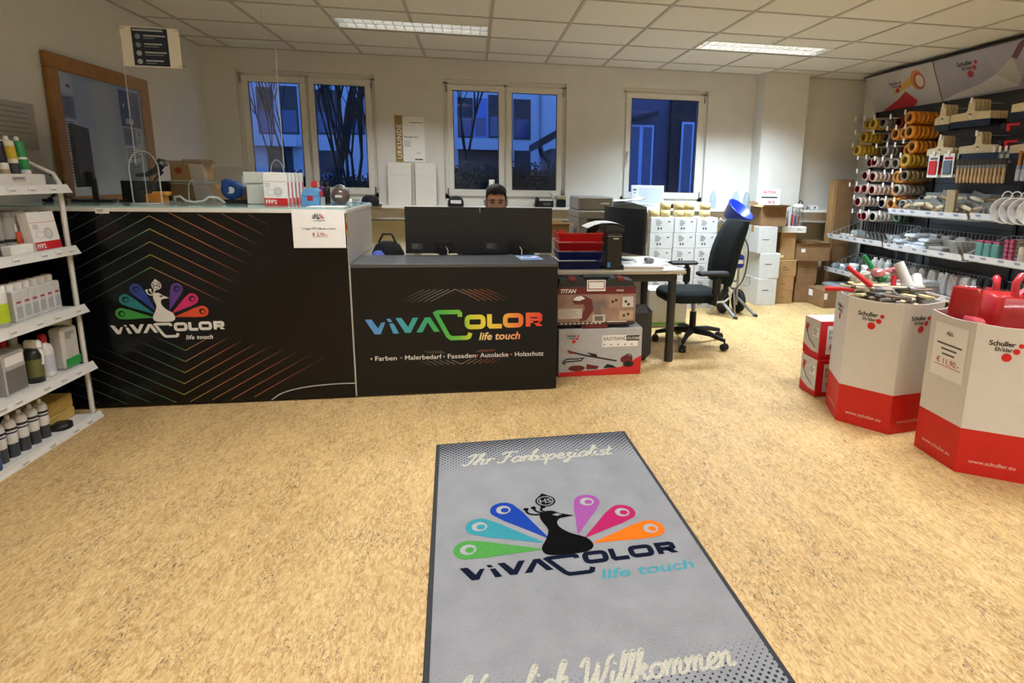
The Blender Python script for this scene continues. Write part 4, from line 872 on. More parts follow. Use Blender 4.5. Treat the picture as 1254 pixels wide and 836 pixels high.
# toy mailbox
t = empty('toy_mailbox', 'light blue toy mailbox with a red flag on the tall counter', 'mailbox', (-.995, 3.86, Z0+.001))
BL = mat('#5f9bd0', .45); pf = [(-.05, 0), (.05, 0), (.05, .06)] + [(.05*cos(a), .06+.05*sin(a)) for a in [pi*i/10 for i in range(1, 10)]] + [(-.05, .06)]
MB().prism(pf, -.05, .07, BL, FY(0, 0, 0)).part('body', t); MB().bb(-.052, .052, -.072, -.0702, .055, .061, mat('#3f78ac', .4)).part('door_edge', t); MB().bb(-.016, .016, -.074, -.0708, .03, .062, mat('#b02030', .4), c=.002).part('latch', t)
MB().bb(.052, .058, -.03, .05, 0.0, .05, mat('#c2c4c8', .4)).bb(.0505, .056, -.04, .02, .055, .09, mat('#c83038', .4)).part('side_panel', t); MB().bb(-.004, .03, -.02, .0, .11, .15, mat('#d03038', .4), c=.005).bb(0, .012, -.015, -.005, .1, .12, RED).part('flag', t)
t = MB().lathe([(0, 0), (.03, .003), (.052, .025), (.058, .055), (.05, .085), (.03, .108), (0, .114)], mat('#5a3d28', .3), 20).thing('wrapped_ball', 'brown ball wrapped in clear film on the counter corner', 'ball', None, (-.872, 4.05, Z0+.001)); MB().lathe([(.05, .004), (.062, .03), (.066, .06), (.056, .095), (.03, .122), (.0, .13)], FILM, 16).part('film_wrap', t); MB().bb(-.02, .02, -.062, -.057, .045, .06, PAPER).part('sticker', t)
MB().lathe([(0, .001), (.04, .001), (.055, .025), (.052, .026), (.038, .006), (0, .006)], FILM, 18).thing('clear_dish', 'shallow clear plastic dish behind the wrapped ball', 'dish', None, (-.85, 4.28, Z0))
MB().bb(-.98, -.77, 3.62, 3.78, Z0+.0005, Z0+.002, PAPER).thing('paper_sheet', 'loose white sheet on the counter corner above the price sign', 'paper')
# hygiene screen hung from the ceiling, with a notice taped to it
t = empty('hygiene_screen', 'clear hanging acrylic screen above the tall counter', 'screen', (0, 0, 0))
MB().bb(-1.92, -1.12, 3.745, 3.748, 1.40, 2.10, CLEAR).part('sheet', t)
for x in (-1.92, -1.12): MB().bb(x-.002, x+.002, 3.744, 3.749, 1.40, 2.10, clear_mat('mat_screen_edge', '#f4f8f8', .1, .2, .35)).part('polished_edge', t)
for x in (-1.86, -1.18): MB().cyl((x, 3.7465, 2.08), (x, 3.7465, ZC-.002), .0012, mat('#c9c9c4', .4), 5).part('hanging_wire', t)
p = MB().add([(0, 0, 0), (.297, 0, 0), (.297, .21, 0), (0, .21, 0)], [(0, 1, 2, 3)], PAPER, FY(-1.917, 3.742, 1.942)).add([(0, 0, -.001), (0, .21, -.001), (.297, .21, -.001), (.297, 0, -.001)], [(0, 1, 2, 3)], PAPER, FY(-1.917, 3.742, 1.942)).thing('notice', 'white notice with a dark blue panel of small print on the clear screen', 'notice')
X = FY(-1.917, 3.742, 1.942); DB = mat('#1d2b47', .5, n=.02)
g = MB().rect(.055, .237, .006, .206, DB, X, .0006); LT = mat('#aeb9c6', .6, n=0)
g.rect(.062, .215, .189, .199, LT, X, .0011)
for i in range(4):
    zz = .150-.044*i; g.rect(.115, .225-.02*(i % 2), zz+.012, zz+.020, LT, X, .0011); g.rect(.115, .17+.02*(i % 3), zz, zz+.005, mat('#7d8a9c', .6, n=0), X, .0011); g.disc(.085, zz+.01, .014, mat('#7d8a9c', .6, n=0) if i < 2 else LT, X, .0011, 12)
g.part('print', p); MB().rect(-.02, .02, .195, .207, FILM, X, .0012).rect(.28, .315, .195, .207, FILM, X, .0012).rect(.28, .32, .004, .016, FILM, X, .0012).part('adhesive_tape', p)
# ------------------------------------------------------------ office behind the counters
DT = .715; DESKT = mat('#b9ae98', .45, n=.04); DLEG = mat('#2c2c2b', .45)
def desk(label, x0, x1, y0, y1, legs):
    t = empty('office_desk', label, 'desk', (0, 0, 0))
    MB().bb(x0, x1, y0, y1, DT-.025, DT, DESKT, c=.003).part('desk_top', t)
    MB().bb(x0+.06, x1-.06, y0+.03, y0+.055, DT-.085, DT-.026, DLEG).bb(x0+.06, x1-.06, y1-.055, y1-.03, DT-.085, DT-.026, DLEG).bb(x1-.075, x1-.05, y0+.056, y1-.056, DT-.085, DT-.026, DLEG).part('frame', t)
    for (x, y) in legs:
        MB().cyl((x, y, .1), (x, y, DT-.026), .032, DLEG, 16).cyl((x, y, 0), (x, y, .1), .034, DLEG, 16).part('leg', t)
    return t
desk('desk with beige top and thick round dark legs carrying the letter trays', .56, 1.56, 3.99, 4.82, [(.64, 4.10), (1.475, 4.05), (.64, 4.74), (1.475, 4.75)])
desk('desk hidden behind the low counter under two monitors', -.71, .55, 3.975, 4.44, [(-.62, 4.04), (.47, 4.04), (-.62, 4.36), (.47, 4.36)])
monitor('computer_monitor', 'black monitor back with four mounting holes above the low counter', frame((-.215, 4.16, DT+.001), (-1, .0, 0), (0, 0, 1)), .518, .328, stand=.115)
monitor('computer_monitor', 'black monitor back beside the red and blue letter trays', frame((.307, 4.165, DT+.001), (-1, .01, 0), (0, 0, 1)), .518, .328, stand=.115)
monitor('computer_monitor', 'large curved black monitor turned away beside the desktop computer', frame((1.185, 4.55, DT+.001), (-.355, .935, 0), (0, 0, 1)), .56, .36, curved=.05, vesa=False, stand=.075)
# bag and cloth left of the monitors
t = MB().loft([[(-.60+.11*r*cos(a), 4.18+.06*r*sin(a), z) for a in [2*pi*i/14 for i in range(14)]] for r, z in ((.9, DT+.001), (1.05, DT+.05), (1, DT+.12), (.75, DT+.175), (.35, DT+.20))], mat('#0e0e10', .8)).thing('black_bag', 'slumped black bag between tall counter and monitors', 'bag')
MB().tube([(-.66, 4.17, DT+.19), (-.63, 4.17, DT+.25), (-.57, 4.17, DT+.25), (-.54, 4.17, DT+.18)], .008, mat('#0e0e10', .8), 6).part('handle', t)
rg = random.Random(9); MB().loft([[(-.69+.05*r*cos(a)*rg.uniform(.8, 1.2), 4.06+.035*r*sin(a), z) for a in [2*pi*i/12 for i in range(12)]] for r, z in ((1, DT+.001), (1.1, DT+.03), (.9, DT+.06), (.4, DT+.085))], mat('#5d6fd0', .7, n=.3, ns=30)).thing('blue_cloth', 'crumpled blue and white cloth beside the black bag', 'cloth').location = (.04, 0, .06)
MB().bb(-.71, -.59, 4.02, 4.1, DT+.001, DT+.06, WHITE, c=.004).thing('small_carton', 'white carton under the crumpled blue cloth', 'carton')
for i, (x, c, lb) in enumerate([(-.47, '#d9d2bd', 'beige paper cup nearer the black bag'), (-.41, '#d6cdb4', 'beige paper cup further from the black bag')]): MB().lathe([(0, 0), (.028, 0), (.034, .11), (.03, .11), (.026, .01), (0, .01)], mat(c, .6), 16).thing('paper_cup', lb, 'cup', None, (x, 4.32, DT+.001))
MB().bb(-.05, .22, 4.3, 4.4, DT+.001, DT+.05, mat('#1f3f9a', .5), c=.004).thing('blue_folder', 'blue folder lying behind the monitors', 'folder'); MB().bb(.25, .37, 4.26, 4.34, DT+.001, DT+.08, WHITE, c=.004).thing('white_box', 'small white box behind the monitor by the trays', 'box')
# letter trays
for i, (c, lb) in enumerate([('#14235f', 'dark blue letter tray at the bottom of the stack'), ('#172a72', 'dark blue letter tray second from the bottom'), ('#b8141e', 'red letter tray third from the bottom'), ('#cf1a22', 'red letter tray on top of the stack')]):
    m = mat(c, .35); z = DT+.002+.068*i; x0, x1, y0, y1 = .60, .935, 4.06, 4.30
    b = MB().bb(x0+.012, x1-.012, y0+.02, y1-.01, z, z+.004, m)
    for s in ([(x0, y0, z+.064), (x1, y0, z+.064), (x1-.015, y0+.025, z), (x0+.015, y0+.025, z)], [(x1, y0, z+.064), (x1, y1, z+.064), (x1-.012, y1-.01, z), (x1-.012, y0+.02, z)], [(x0, y1, z+.064), (x0, y0, z+.064), (x0+.012, y0+.02, z), (x0+.012, y1-.01, z)]):
        b.add(s, [(0, 1, 2, 3), (3, 2, 1, 0)], m)
    b.bb(x0-.003, x1+.003, y0-.003, y0+.003, z+.059, z+.065, m); b.bb(x1-.003, x1+.003, y0+.0035, y1, z+.059, z+.065, m); b.bb(x0-.003, x0+.003, y0+.0035, y1, z+.059, z+.065, m)
    if i == 3: b.bb(x0+.0, x0+.05, y0+.01, y0+.014, z+.06, z+.082, m)
    b.thing('letter_tray', lb, 'letter tray', 'letter trays stacked on the desk')
# small desktop computer with a curling sheet on top
t = empty('desktop_computer', 'slim black desktop computer standing beside the letter trays', 'computer', (1.02, 4.22, DT+.001))
MB().bb(-.058, .058, -.16, .16, 0, .275, mat('#1a1a18', .4), c=.004).part('case', t); MB().bb(-.054, .054, -.163, -.1605, .245, .25, STEEL).rect(-.01, .03, .226, .233, PAPER, FY(0, -.1607, 0)).part('front_trim', t); MB().rect(-.05, -.028, .02, .055, mat('#4a86c0', .4), FY(0, -.161, 0)).part('sticker', t)
MB().prism([(-.058, .276), (.08, .276), (.08, .30), (.03, .325), (-.058, .327)], -.12, .12, mat('#26282a', .5), FY(0, 0, 0)).part('top_tray', t)
q = [(-.2, .30), (-.15, .323), (-.09, .338), (-.02, .340), (.04, .332), (.085, .312)]
MB().loft([[(x, -.13, z), (x, .11, z)] for x, z in q], PAPER, closed=False, caps=False).thing('paper_sheet', 'curling white sheet on top of the desktop computer', 'paper', None, (1.02, 4.22, DT+.004))
# papers
rg = random.Random(21)
for i, (x, y, w, d, z, lb) in enumerate([(1.25, 4.13, .30, .2, .03, 'thick stack of paper on the desk beside the desktop computer'), (1.40, 4.36, .22, .26, .012, 'loose white papers on the desk between computer and chair')]):
    MB().bb(-w/2, w/2, -d/2, d/2, 0, z, PAPER).bb(-w/2-.0005, w/2+.0005, -d/2-.0005, d/2+.0005, z*.35, z*.6, mat('#9a8f80', .7)).thing('paper_stack', lb, 'papers', None, (x, y, DT+.001), rg.uniform(-.1, .1))
for i, (x, y, a, z, lb) in enumerate([(1.43, 4.15, .35, .002, 'white sheet overhanging the desk corner'), (1.22, 4.36, -.2, .004, 'tilted white sheet beside the curved monitor'), (1.46, 4.58, .5, .003, 'white sheet at the rear of the desk near the chair')]):
    MB().add([(-.105, -.15, 0), (.105, -.15, 0), (.105, .15, 0), (-.105, .15, 0), (-.105, -.15, -.001), (.105, -.15, -.001), (.105, .15, -.001), (-.105, .15, -.001)], [(0, 1, 2, 3), (7, 6, 5, 4)], PAPER).thing('paper_sheet', lb, 'paper', None, (x, y, DT+.002+z), a)
t = MB().bb(1.24, 1.3, 4.33, 4.42, DT+.014, DT+.05, mat('#7d7f80', .4), c=.008).thing('calculator', 'grey desk gadget in front of the curved monitor', 'gadget'); t.location = (.06, -.18, .02)
# ------------------------------------------------------------ swivel chair
def swivel_chair(loc, rz, label):
    t = empty('office_chair', label, 'chair', loc, rz); K = mat('#0d0f10', .6); FB = mat('#0a1413', .95, n=.15, ns=60, bump=.4, bs=500)
    MB().cyl((0, 0, .1), (0, 0, .28), .028, K, 14).cyl((0, 0, .28), (0, 0, .385), .017, STEEL, 12).part('gas_lift', t)
    for i in range(5):
        a = 2*pi*i/5+.3; c, s = cos(a), sin(a)
        l = MB().tube([(0.02*c, .02*s, .12), (.17*c, .17*s, .115), (.31*c, .31*s, .085)], .02, K, 8, rs=[.03, .023, .016]).part('base_leg', t)
        w = MB()
        for o in (-.016, .016): w.cyl((.31*c-s*(o-.009), .31*s+c*(o-.009), .031), (.31*c-s*(o+.009), .31*s+c*(o+.009), .031), .03, K, 14)
        w.cyl((.31*c, .31*s, .035), (.31*c, .31*s, .085), .008, K, 8).part('castor', l)
    S = [(.97, .40), (1.0, .42), (1.0, .455), (.93, .478), (.6, .487), (.0, .487)]
    R = [[(k*p[0]-.06, k*p[1], z) for p in rr(.48, .47, .14, 5)] for k, z in S[:-1]]
    MB().loft(R, FB).part('seat', t); MB().bb(-.13, .13, -.12, .12, .385, .4, K).part('seat_mechanism', t)
    MB().tube([(.1, 0, .39), (.24, 0, .395), (.29, 0, .46), (.295, 0, .56), (.31, 0, .7)], .03, K, 8, rs=[.03, .032, .03, .028, .025]).part('back_bracket', t)
    MB().tube([(.05, -.255, .41), (.15, -.255, .415), (.212, -.235, .45), (.2, -.225, .53)], .008, mat('#d6d6d2', .4), 8).part('pale_trim', t)
    n = 9; R = []
    for i in range(n+1):
        v = i/n; z = .53+.53*v; w = .23*(1-.18*(2*v-1)**2)*(1-.1*v); x = .225+.135*v-.03*sin(pi*v); th = .03 if 0 < i < n else .018
        R.append([(x+cx_, cy_, z) for cx_, cy_ in ([(-th+.02*(abs(u)**2)*0 - .0, u*w) for u in (-1, -.6, 0, .6, 1)] + [(th*.6, u*w) for u in (1, .6, 0, -.6, -1)])])
    MB().loft(R, FB).part('backrest', t)
    for s in (-1, 1):
        a = MB().tube([(.05, s*.2, .40), (.05, s*.29, .405), (.05, s*.30, .5), (.05, s*.30, .64)], .018, K, 8).bb(.02, .08, s*.30-.02, s*.30+.02, .48, .62, K, c=.008).part('armrest_post', t)
        MB().bb(-.12, .14, s*.30-.045, s*.30+.045, .64, .672, K, c=.012).part('armrest_pad', a)
    return t
ch = swivel_chair((1.84, 4.50, 0), radians(2), 'black swivel chair with high backrest beside the desk')
dup(ch, (.17, 4.86, 0), radians(98), 'black swivel chair under the man behind the monitors')
# ------------------------------------------------------------ man at the monitors
def man():
    t = empty('person', 'man with short dark hair and beard in a dark jumper looking down behind the monitors', 'person', (.181, 4.66, 0))
    hz = 1.180; SK = mat('#c08f72', .55, n=.06, ns=40); HR = mat('#17110d', .75, n=.2, ns=200); CL = mat('#1d2430', .9, bump=.3, bs=300)
    H = [(.116, .012, .012, .014), (.110, .036, .038, .044), (.095, .056, .06, .07), (.07, .069, .08, .091), (.04, .075, .089, .101), (.015, .0755, .092, .101), (0, .0745, .088, .099), (-.015, .0735, .087, .096), (-.03, .072, .089, .092), (-.045, .0705, .090, .087), (-.06, .068, .089, .08), (-.08, .062, .087, .072), (-.10, .050, .081, .064), (-.116, .034, .068, .058), (-.126, .052, .03, .056), (-.15, .056, .045, .06), (-.18, .062, .052, .066), (-.20, .11, .07, .075), (-.225, .18, .085, .09), (-.26, .205, .10, .10), (-.36, .19, .125, .105), (-.5, .168, .125, .10), (-.62, .165, .125, .10), (-.74, .18, .13, .12), (-.78, .17, .12, .12)]
    n = 32; R = []
    for z, a, f, b in H:
        r = []
        for i in range(n):
            th = 2*pi*i/n; x = a*sin(th); y = -(f if cos(th) > 0 else b)*cos(th)
            if -.05 < z < .012 and cos(th) > 0: y -= (.022*max(0, 1-abs(z+.03)/.045)+.006)*math.exp(-(x/.011)**2)
            if -.02 < z < .012 and cos(th) > 0: y += .009*math.exp(-((abs(x)-.034)/.014)**2)
            if .012 <= z < .03 and cos(th) > 0: y -= .004*math.exp(-((abs(x)-.03)/.02)**2)
            r.append((x, y, hz+z))
        R.append(r)
    b = MB().loft(R[::-1], SK)
    b.loft([[(.2*s+0, .02, 0)]*0 or [(p[0], p[1], p[2]) for p in q] for q in []] or [[(0, 0, .5), (.001, 0, .5), (0, .001, .5)], [(0, 0, .501), (.001, 0, .501), (0, .001, .501)]], SK) if False else None
    for s in (-1, 1):
        b.tube([(s*.17, 0, hz-.245), (s*.235, -.01, hz-.34), (s*.26, -.02, hz-.46), (s*.2, -.15, hz-.475), (s*.13, -.27, hz-.49)], .04, SK, 10, rs=[.055, .05, .043, .038, .028])
        # hand with five fingers resting on the desk edge
        b.tube([(s*.13, -.27, hz-.49), (s*.12, -.30, hz-.49), (s*.115, -.345, hz-.492)], .03, SK, 8, rs=[.026, .032, .03])
        for k, (dx, L) in enumerate(((-.024, .062), (-.008, .075), (.008, .08), (.023, .07))): b.tube([(s*(.115+dx), -.34, hz-.492), (s*(.115+dx*1.1), -.34-L*.55, hz-.488), (s*(.115+dx*1.1), -.34-L, hz-.502)], .008, SK, 6, rs=[.0095, .009, .007])
        b.tube([(s*.09, -.30, hz-.49), (s*.07, -.325, hz-.488), (s*.062, -.355, hz-.495)], .009, SK, 6, rs=[.012, .01, .008])
        b.tube([(s*.09, .02, hz-.74), (s*.11, -.2, hz-.735), (s*.12, -.42, hz-.73), (s*.12, -.43, hz-.95), (s*.12, -.42, .09)], .06, SK, 10, rs=[.09, .085, .062, .052, .04])
        b.tube([(s*.12, -.40, .05), (s*.125, -.5, .04), (s*.13, -.6, .032)], .04, SK, 8, rs=[.045, .045, .03])
        e = [(s*(.074+.016*q), .012+.02*r, hz-.012+.03*v) for q, r, v in ((0, 0, -1), (.6, .3, -.6), (1, .6, .1), (1, .8, .8), (.6, .7, 1.0), (.1, .2, .7))]
        b.tube(e, .007, SK, 6)
    b.part('body', t)
    # clothes over the body
    J = [(z, a, f, bb) for z, a, f, bb in H if z < -.17]
    c = MB().loft([[((a+.012)*sin(2*pi*i/24), -((f if cos(2*pi*i/24) > 0 else bb)+.012)*cos(2*pi*i/24), hz+z) for i in range(24)] for z, a, f, bb in J][::-1], CL, caps=False)
    for s in (-1, 1): c.tube([(s*.165, 0, hz-.24), (s*.237, -.01, hz-.34), (s*.262, -.02, hz-.46), (s*.2, -.15, hz-.475), (s*.15, -.235, hz-.487)], .05, CL, 12, rs=[.066, .06, .054, .048, .04])
    c.part('jumper', t)
    c = MB()
    for s in (-1, 1): c.tube([(s*.085, .04, hz-.745), (s*.11, -.2, hz-.735), (s*.12, -.43, hz-.74), (s*.12, -.435, hz-.95), (s*.12, -.42, .11)], .07, mat('#20242c', .9), 12, rs=[.105, .095, .074, .062, .055])
    c.part('trousers', t)
    c = MB()
    for s in (-1, 1): c.tube([(s*.12, -.37, .06), (s*.123, -.48, .055), (s*.13, -.62, .04)], .05, BLACK, 10, rs=[.055, .055, .04])
    c.part('shoes', t)
    # hair: full cap swept up over the forehead, sideburns in front of the ears
    R = []; rgh = random.Random(2)
    for z, a, f, bb in ((-.055, .0735, .080, .087), (-.03, .0775, .082, .098), (0, .080, .087, .105), (.03, .0815, .094, .109), (.06, .0825, .101, .108), (.085, .0815, .104, .101), (.108, .074, .098, .088), (.125, .059, .082, .068), (.137, .038, .054, .044), (.142, .008, .012, .012)):
        r = []
        for i in range(36):
            th = 2*pi*i/36; c_ = cos(th); x = a*sin(th)*rgh.uniform(.985, 1.015); y = -(f if c_ > 0 else bb)*c_*rgh.uniform(.99, 1.01); zz = hz+z
            if c_ > .3: zz = max(zz, hz+.064*min(1, (c_-.3)/.25)+.004*sin(9*th))
            r.append((x, y, zz+rgh.uniform(-.0015, .0015)))
        R.append(r)
    MB().loft(R, HR).part('hair', t)
    # beard and brows
    c = MB(); R = []
    for z, a, f, bb in [h for h in H if -.118 <= h[0] <= -.04]:
        R.append([((a+.004)*sin(u), -((f if cos(u) > 0 else bb)+.005)*cos(u), hz+z-(.012 if abs(u) < .5 and z > -.05 else 0)) for u in [radians(-88+176*i/20) for i in range(21)]])
    R = R[::-1]; c.loft(R, mat('#2a1d15', .85, n=.2, ns=150), closed=False, caps=False); c.part('beard', t)
    c = MB()
    for s in (-1, 1): c.tube([(s*.014, -.0945, hz+.014), (s*.03, -.095, hz+.0185), (s*.046, -.083, hz+.0165), (s*.054, -.072, hz+.011)], .004, HR, 6, rs=[.003, .0045, .004, .002])
    c.part('eyebrows', t)
    for s in (-1, 1):
        e = MB().lathe([(0, -.011), (.006, -.009), (.0105, -.003), (.0105, .003), (.006, .009), (0, .011)], mat('#8d7668', .4), 12, TR(s*.033, -.0728, hz-.003)).part('eye', t); MB().disc(0, 0, .005, mat('#1b120c', .3), FY(s*.033, -.0833, hz-.006), 0, 12).part('iris', e)
    MB().tube([(-.022, -.0935, hz-.062), (0, -.098, hz-.0625), (.022, -.0935, hz-.062)], .0045, mat('#9a5a50', .5), 6, rs=[.002, .005, .002]).part('lips', t)
man()
# ------------------------------------------------------------ back wall and window ledge
LZ = 1.066; LY = 6.31
t = MB().bb(-.80, -.725, YB-.006, YB-.001, 1.52, 1.995, mat('#9a7c3a', .4)).bb(-.724, -.50, YB-.005, YB-.001, 1.52, 1.985, PAPER).thing('certificate', 'certificate with a gold side strip on the back wall', 'certificate')
X = frame((-.736, YB-.0065, 1.55), (0, 0, 1), (-1, 0, 0)); MB().text('URKUNDE', .068, PAPER, X, off=.01, sp=1.16).part('lettering', t)
X = FY(-.724, YB-.0055, 1.52); g = MB().rect(.07, .21, .40, .41, mat('#b08a78', .6), X).text('Vivacolor e.U.', .026, DARKINK, X @ TR(.01, .25, 0), off=.02).lines(random.Random(3), .012, .1, .15, .215, 4, GREYINK, X, 0, .3).lines(random.Random(3), .14, .2, .08, .1, 2, GREYINK, X, 0, .3).rect(.12, .2, .022, .034, DARKINK, X); g.part('print', t)
for i, (x0_, x1_, lb) in enumerate([(-.885, -.645, 'blank white board leaning under the gold certificate strip'), (-.605, -.385, 'blank white board leaning nearer the black cap')]):
    t = MB().bb(0, x1_-x0_, -.009, .009, 0, .445, mat('#d9d6cd', .5, n=.01), c=.002).thing('white_board', lb, 'board', 'blank boards on the ledge', (x0_, LY+.03, LZ)); t.rotation_euler = (-.08, 0, 0)
    MB().bb(.01, x1_-x0_-.01, -.0098, -.0092, .31, .314, mat('#c5c2b8', .5)).part('seam', t)
MB().bb(-.640, -.612, LY+.05, LY+.065, LZ, LZ+.44, mat('#b7b0a2', .6)).thing('wood_strip', 'narrow beige strip standing between the two white boards', 'strip')
def flat_cap(loc, label, rz=0, tagged=True):
    t = MB().loft([[(r*.085*cos(a), r*.105*sin(a)*(1 if sin(a) > 0 else 1.05), z) for a in [2*pi*i/18 for i in range(18)]] for r, z in ((.95, 0), (1, .02), (.97, .055), (.8, .085), (.45, .1), (.1, .103))], mat('#16171c', .85)).thing('baseball_cap', label, 'cap', None, loc, rz)
    MB().prism([(.085*cos(a)*1.0, -.07-.1*sin(a)) for a in [pi*i/10 for i in range(11)]], .002, .012, mat('#16171c', .85)).part('visor', t)
    if tagged: MB().rect(-.05, .06, .03, .065, PAPER, FY(0, -.112, 0)).part('paper_band', t)
    return t
flat_cap((-.185, 6.30, LZ+.001), 'black cap with a white paper band on the window ledge behind the man'); flat_cap((-1.06, 6.28, LZ+.001), 'plain black cap on the ledge behind the wrapped ball', .6, False)
t = empty('desk_phone', 'black desk phone on the window ledge behind the man', 'phone', (.76, 6.29, LZ+.001))
MB().prism([(-.08, 0), (.08, 0), (.08, .02), (-.08, .07)], -.1, .1, BLKPL, frame((0, 0, 0), (0, 1, 0), (0, 0, 1))).part('body', t); MB().tube([(-.07, -.07, .06), (-.07, -.05, .09), (-.07, .05, .09), (-.07, .08, .06)], .018, BLKPL, 8).part('handset', t); MB().rect(-.01, .07, .02, .05, mat('#5a6468', .3), FY(0, -.085, 0)).part('display', t)
t = empty('wooden_figure', 'small tan and black camera shaped box on the ledge', 'ornament', (.955, 6.3, LZ+.001)); MB().bb(-.05, .05, -.05, .05, 0, .08, BLKPL, c=.006).part('black_box', t); MB().bb(-.06, .055, -.055, .055, .081, .125, mat('#a59a78', .6), c=.01).part('tan_lid', t); MB().tube([(-.09, 0, .0), (-.09, 0, .11), (-.12, 0, .16)], .01, mat('#c9c7bf', .5), 8).part('white_neck', t)
t = MB().lathe([(0, 0), (.032, 0), (.032, .24), (.026, .25), (0, .25)], PAPER, 16).thing('white_canister', 'white canister on the ledge behind the man', 'canister', None, (.20, 6.30, LZ+.001)); MB().lathe([(.03, .25), (.03, .284), (0, .284)], PAPER, 16).part('lid', t)
# year planner standing on the ledge
t = MB().bb(0, .375, -.006, .006, 0, .255, mat('#d3dae2', .5, n=.01), c=.002).thing('wall_calendar', 'white desk planner standing on the ledge above the white cartons', 'calendar', None, (1.75, 6.27, LZ+.001)); t.rotation_euler = (-.12, 0, -.05)
X = FY(0, -.0066, 0); g = MB().bb(.02, .06, -.0068, -.0062, .195, .212, DARKINK).disc(.04, .17, .008, DARKINK, X, 0, 10)
for i in range(12):
    for j in range(6): g.rect(.09+.0225*i, .1105+.0225*i, .06+.028*j, .085+.028*j, mat('#b9c4d2', .6, n=0), X, 0)
g.lines(random.Random(8), .09, .26, .02, .04, 2, GREYINK, X, 0, .5); g.part('print', t)['kind'] = 'stuff'
MB().prism([(.05*cos(a), .05*sin(a)) for a in [pi*i/12 for i in range(13)]], -.02, .02, BLKPL, FY(2.26, 6.3, LZ+.002)).thing('half_disc_clock', 'black half round holder on the ledge above the white cartons', 'holder')
WATER = clear_mat('mat_water_bottle', '#dfeaf0', .12, .08, .2)
for i, x in enumerate((2.74, 3.02, 3.155)):
    t = MB().lathe([(0, 0), (.035, 0), (.037, .01), (.037, .13), (.03, .165), (.013, .195), (.013, .21)], WATER, 16).thing('water_bottle', ['clear water bottle beside the window frame', 'clear water bottle between the other two', 'clear water bottle touching the pillar'][i], 'bottle', 'clear bottles on the ledge', (x, 6.315, LZ+.001)); MB().lathe([(.015, .205), (.015, .225), (0, .225)], PAPER, 10).part('cap', t)
# ------------------------------------------------------------ copier
t = empty('photocopier', 'grey photocopier with document feeder behind the desk', 'copier', (1.27, 5.4, 0)); GC = mat('#8d8a81', .5); GD = mat('#55554f', .5)
MB().bb(-.33, .33, -.28, .28, .03, .80, GC, c=.01).part('cabinet', t); MB().bb(-.33, -.25, -.28, .28, .80, 1.02, GC).bb(.25, .33, -.28, .28, .80, 1.02, GC).bb(-.25, .25, .2, .28, .80, 1.02, GD).part('output_bay', t); MB().bb(-.33, .33, -.28, .28, 1.021, 1.09, GC, c=.008).part('scanner_bed', t)
MB().bb(-.33, .0, -.25, .24, 1.091, 1.215, GC, c=.012).rect(-.12, -.04, 1.15, 1.165, PAPER, FY(0, -.2505, 0)).part('document_feeder', t); MB().prism([(.0, 1.091), (.33, 1.091), (.33, 1.13), (.2, 1.165), (.0, 1.15)], -.22, .22, mat('#555c58', .5), FY(0, 0, 0)).part('feeder_tray', t)
MB().prism([(-.24, .82), (-.02, .87), (-.02, .875), (-.24, .825)], -.18, .18, PAPER, FY(0, 0, 0)).part('output_paper', t); MB().bb(.1, .2, -.285, -.281, .86, .98, mat('#9aa0b0', .4)).part('control_panel', t)
MB().prism([(-.02, 1.172), (.3, 1.19), (.34, 1.215), (.335, 1.22), (.29, 1.197), (-.02, 1.178)], -.12, .15, PAPER, FY(0, 0, 0)).thing('paper_stack', 'white papers lying on the copier feeder tray', 'papers', None, (1.27, 5.4, -.004))
carton('carton', 'plain white carton on the floor beside the copier', .74, 5.3, 0, .3, .3, .84, 0, WCARD, False); carton('carton', 'small open brown carton on the white carton beside the copier', .755, 5.28, .841, .2, .2, .11, .15, CARDB, op=.06, prints=(pr_lines(2, .3, .6, .2, .6),))
# ------------------------------------------------------------ white cartons below the right window
LAB = (pr_lines(4, .22, .5, .42, .82), lambda g, X, w, h: g.rect(w*.3, w*.36, h*.22, h*.36, DARKINK, X, .0008).rect(w*.42, w*.48, h*.22, h*.36, DARKINK, X, .0008).rect(w*.74, w*.84, h*.7, h*.76, DARKINK, X, .0008))
cols = [(1.965, 5.95, .265, 'left'), (2.225, 5.96, .255, 'middle'), (2.475, 5.97, .25, 'right')]; ordn = ['bottom', 'second', 'third', 'fourth', 'fifth', 'topmost']
for cx, cy, w, nm in cols:
    for k in range(6):
        hh = .165
        carton('white_carton', 'white printed carton, %s of the %s stack below the planner window' % (ordn[k], {'left': 'copier side', 'middle': 'middle', 'right': 'sprayer side'}[nm]), cx+.004*((k*7) % 3-1), cy, .166*k, w-.012, .30, hh-.001, 0, WCARD, True, 0, LAB, 'white cartons stacked below the window', tapec='#c9c6bd')
def tape_roll(name, label, c, r, rc, w, loc, rot=(0, 0, 0), group=None, core='#c9b58c', cat='tape'):
    t = MB().lathe([(rc, 0), (r, 0), (r, w), (rc, w)], mat(c, .45, n=.06, ns=60), 20).thing(name, label, cat, group, loc); t.rotation_euler = rot
    MB().lathe([(rc-.003, 0.0), (rc, 0), (rc, w), (rc-.003, w), (rc-.003, 0.0)], mat(core, .6), 20).part('core', t); return t
MT = '#cdb780'; top = .166*6
k = 0; LBM = {}
for (x, y, n, nm) in ((1.895, 5.87, 1, 'single roll beside a pile of two'), (2.015, 5.87, 2, 'pile of two on the copier side stack'), (2.17, 5.88, 2, 'pile nearer the copier on the middle stack'), (2.29, 5.89, 2, 'pile nearer the sprayer on the middle stack'), (2.47, 5.89, 2, 'pile on the sprayer side stack')):
    for i in range(n):
        tape_roll('masking_tape', 'cream masking tape roll, %s%s' % ((['lower of the ', 'upper of the '][i] if n > 1 else ''), nm), MT, .058, .04, .076, (x, y, top-.001+.077*i), group='masking tape rolls on the white cartons')
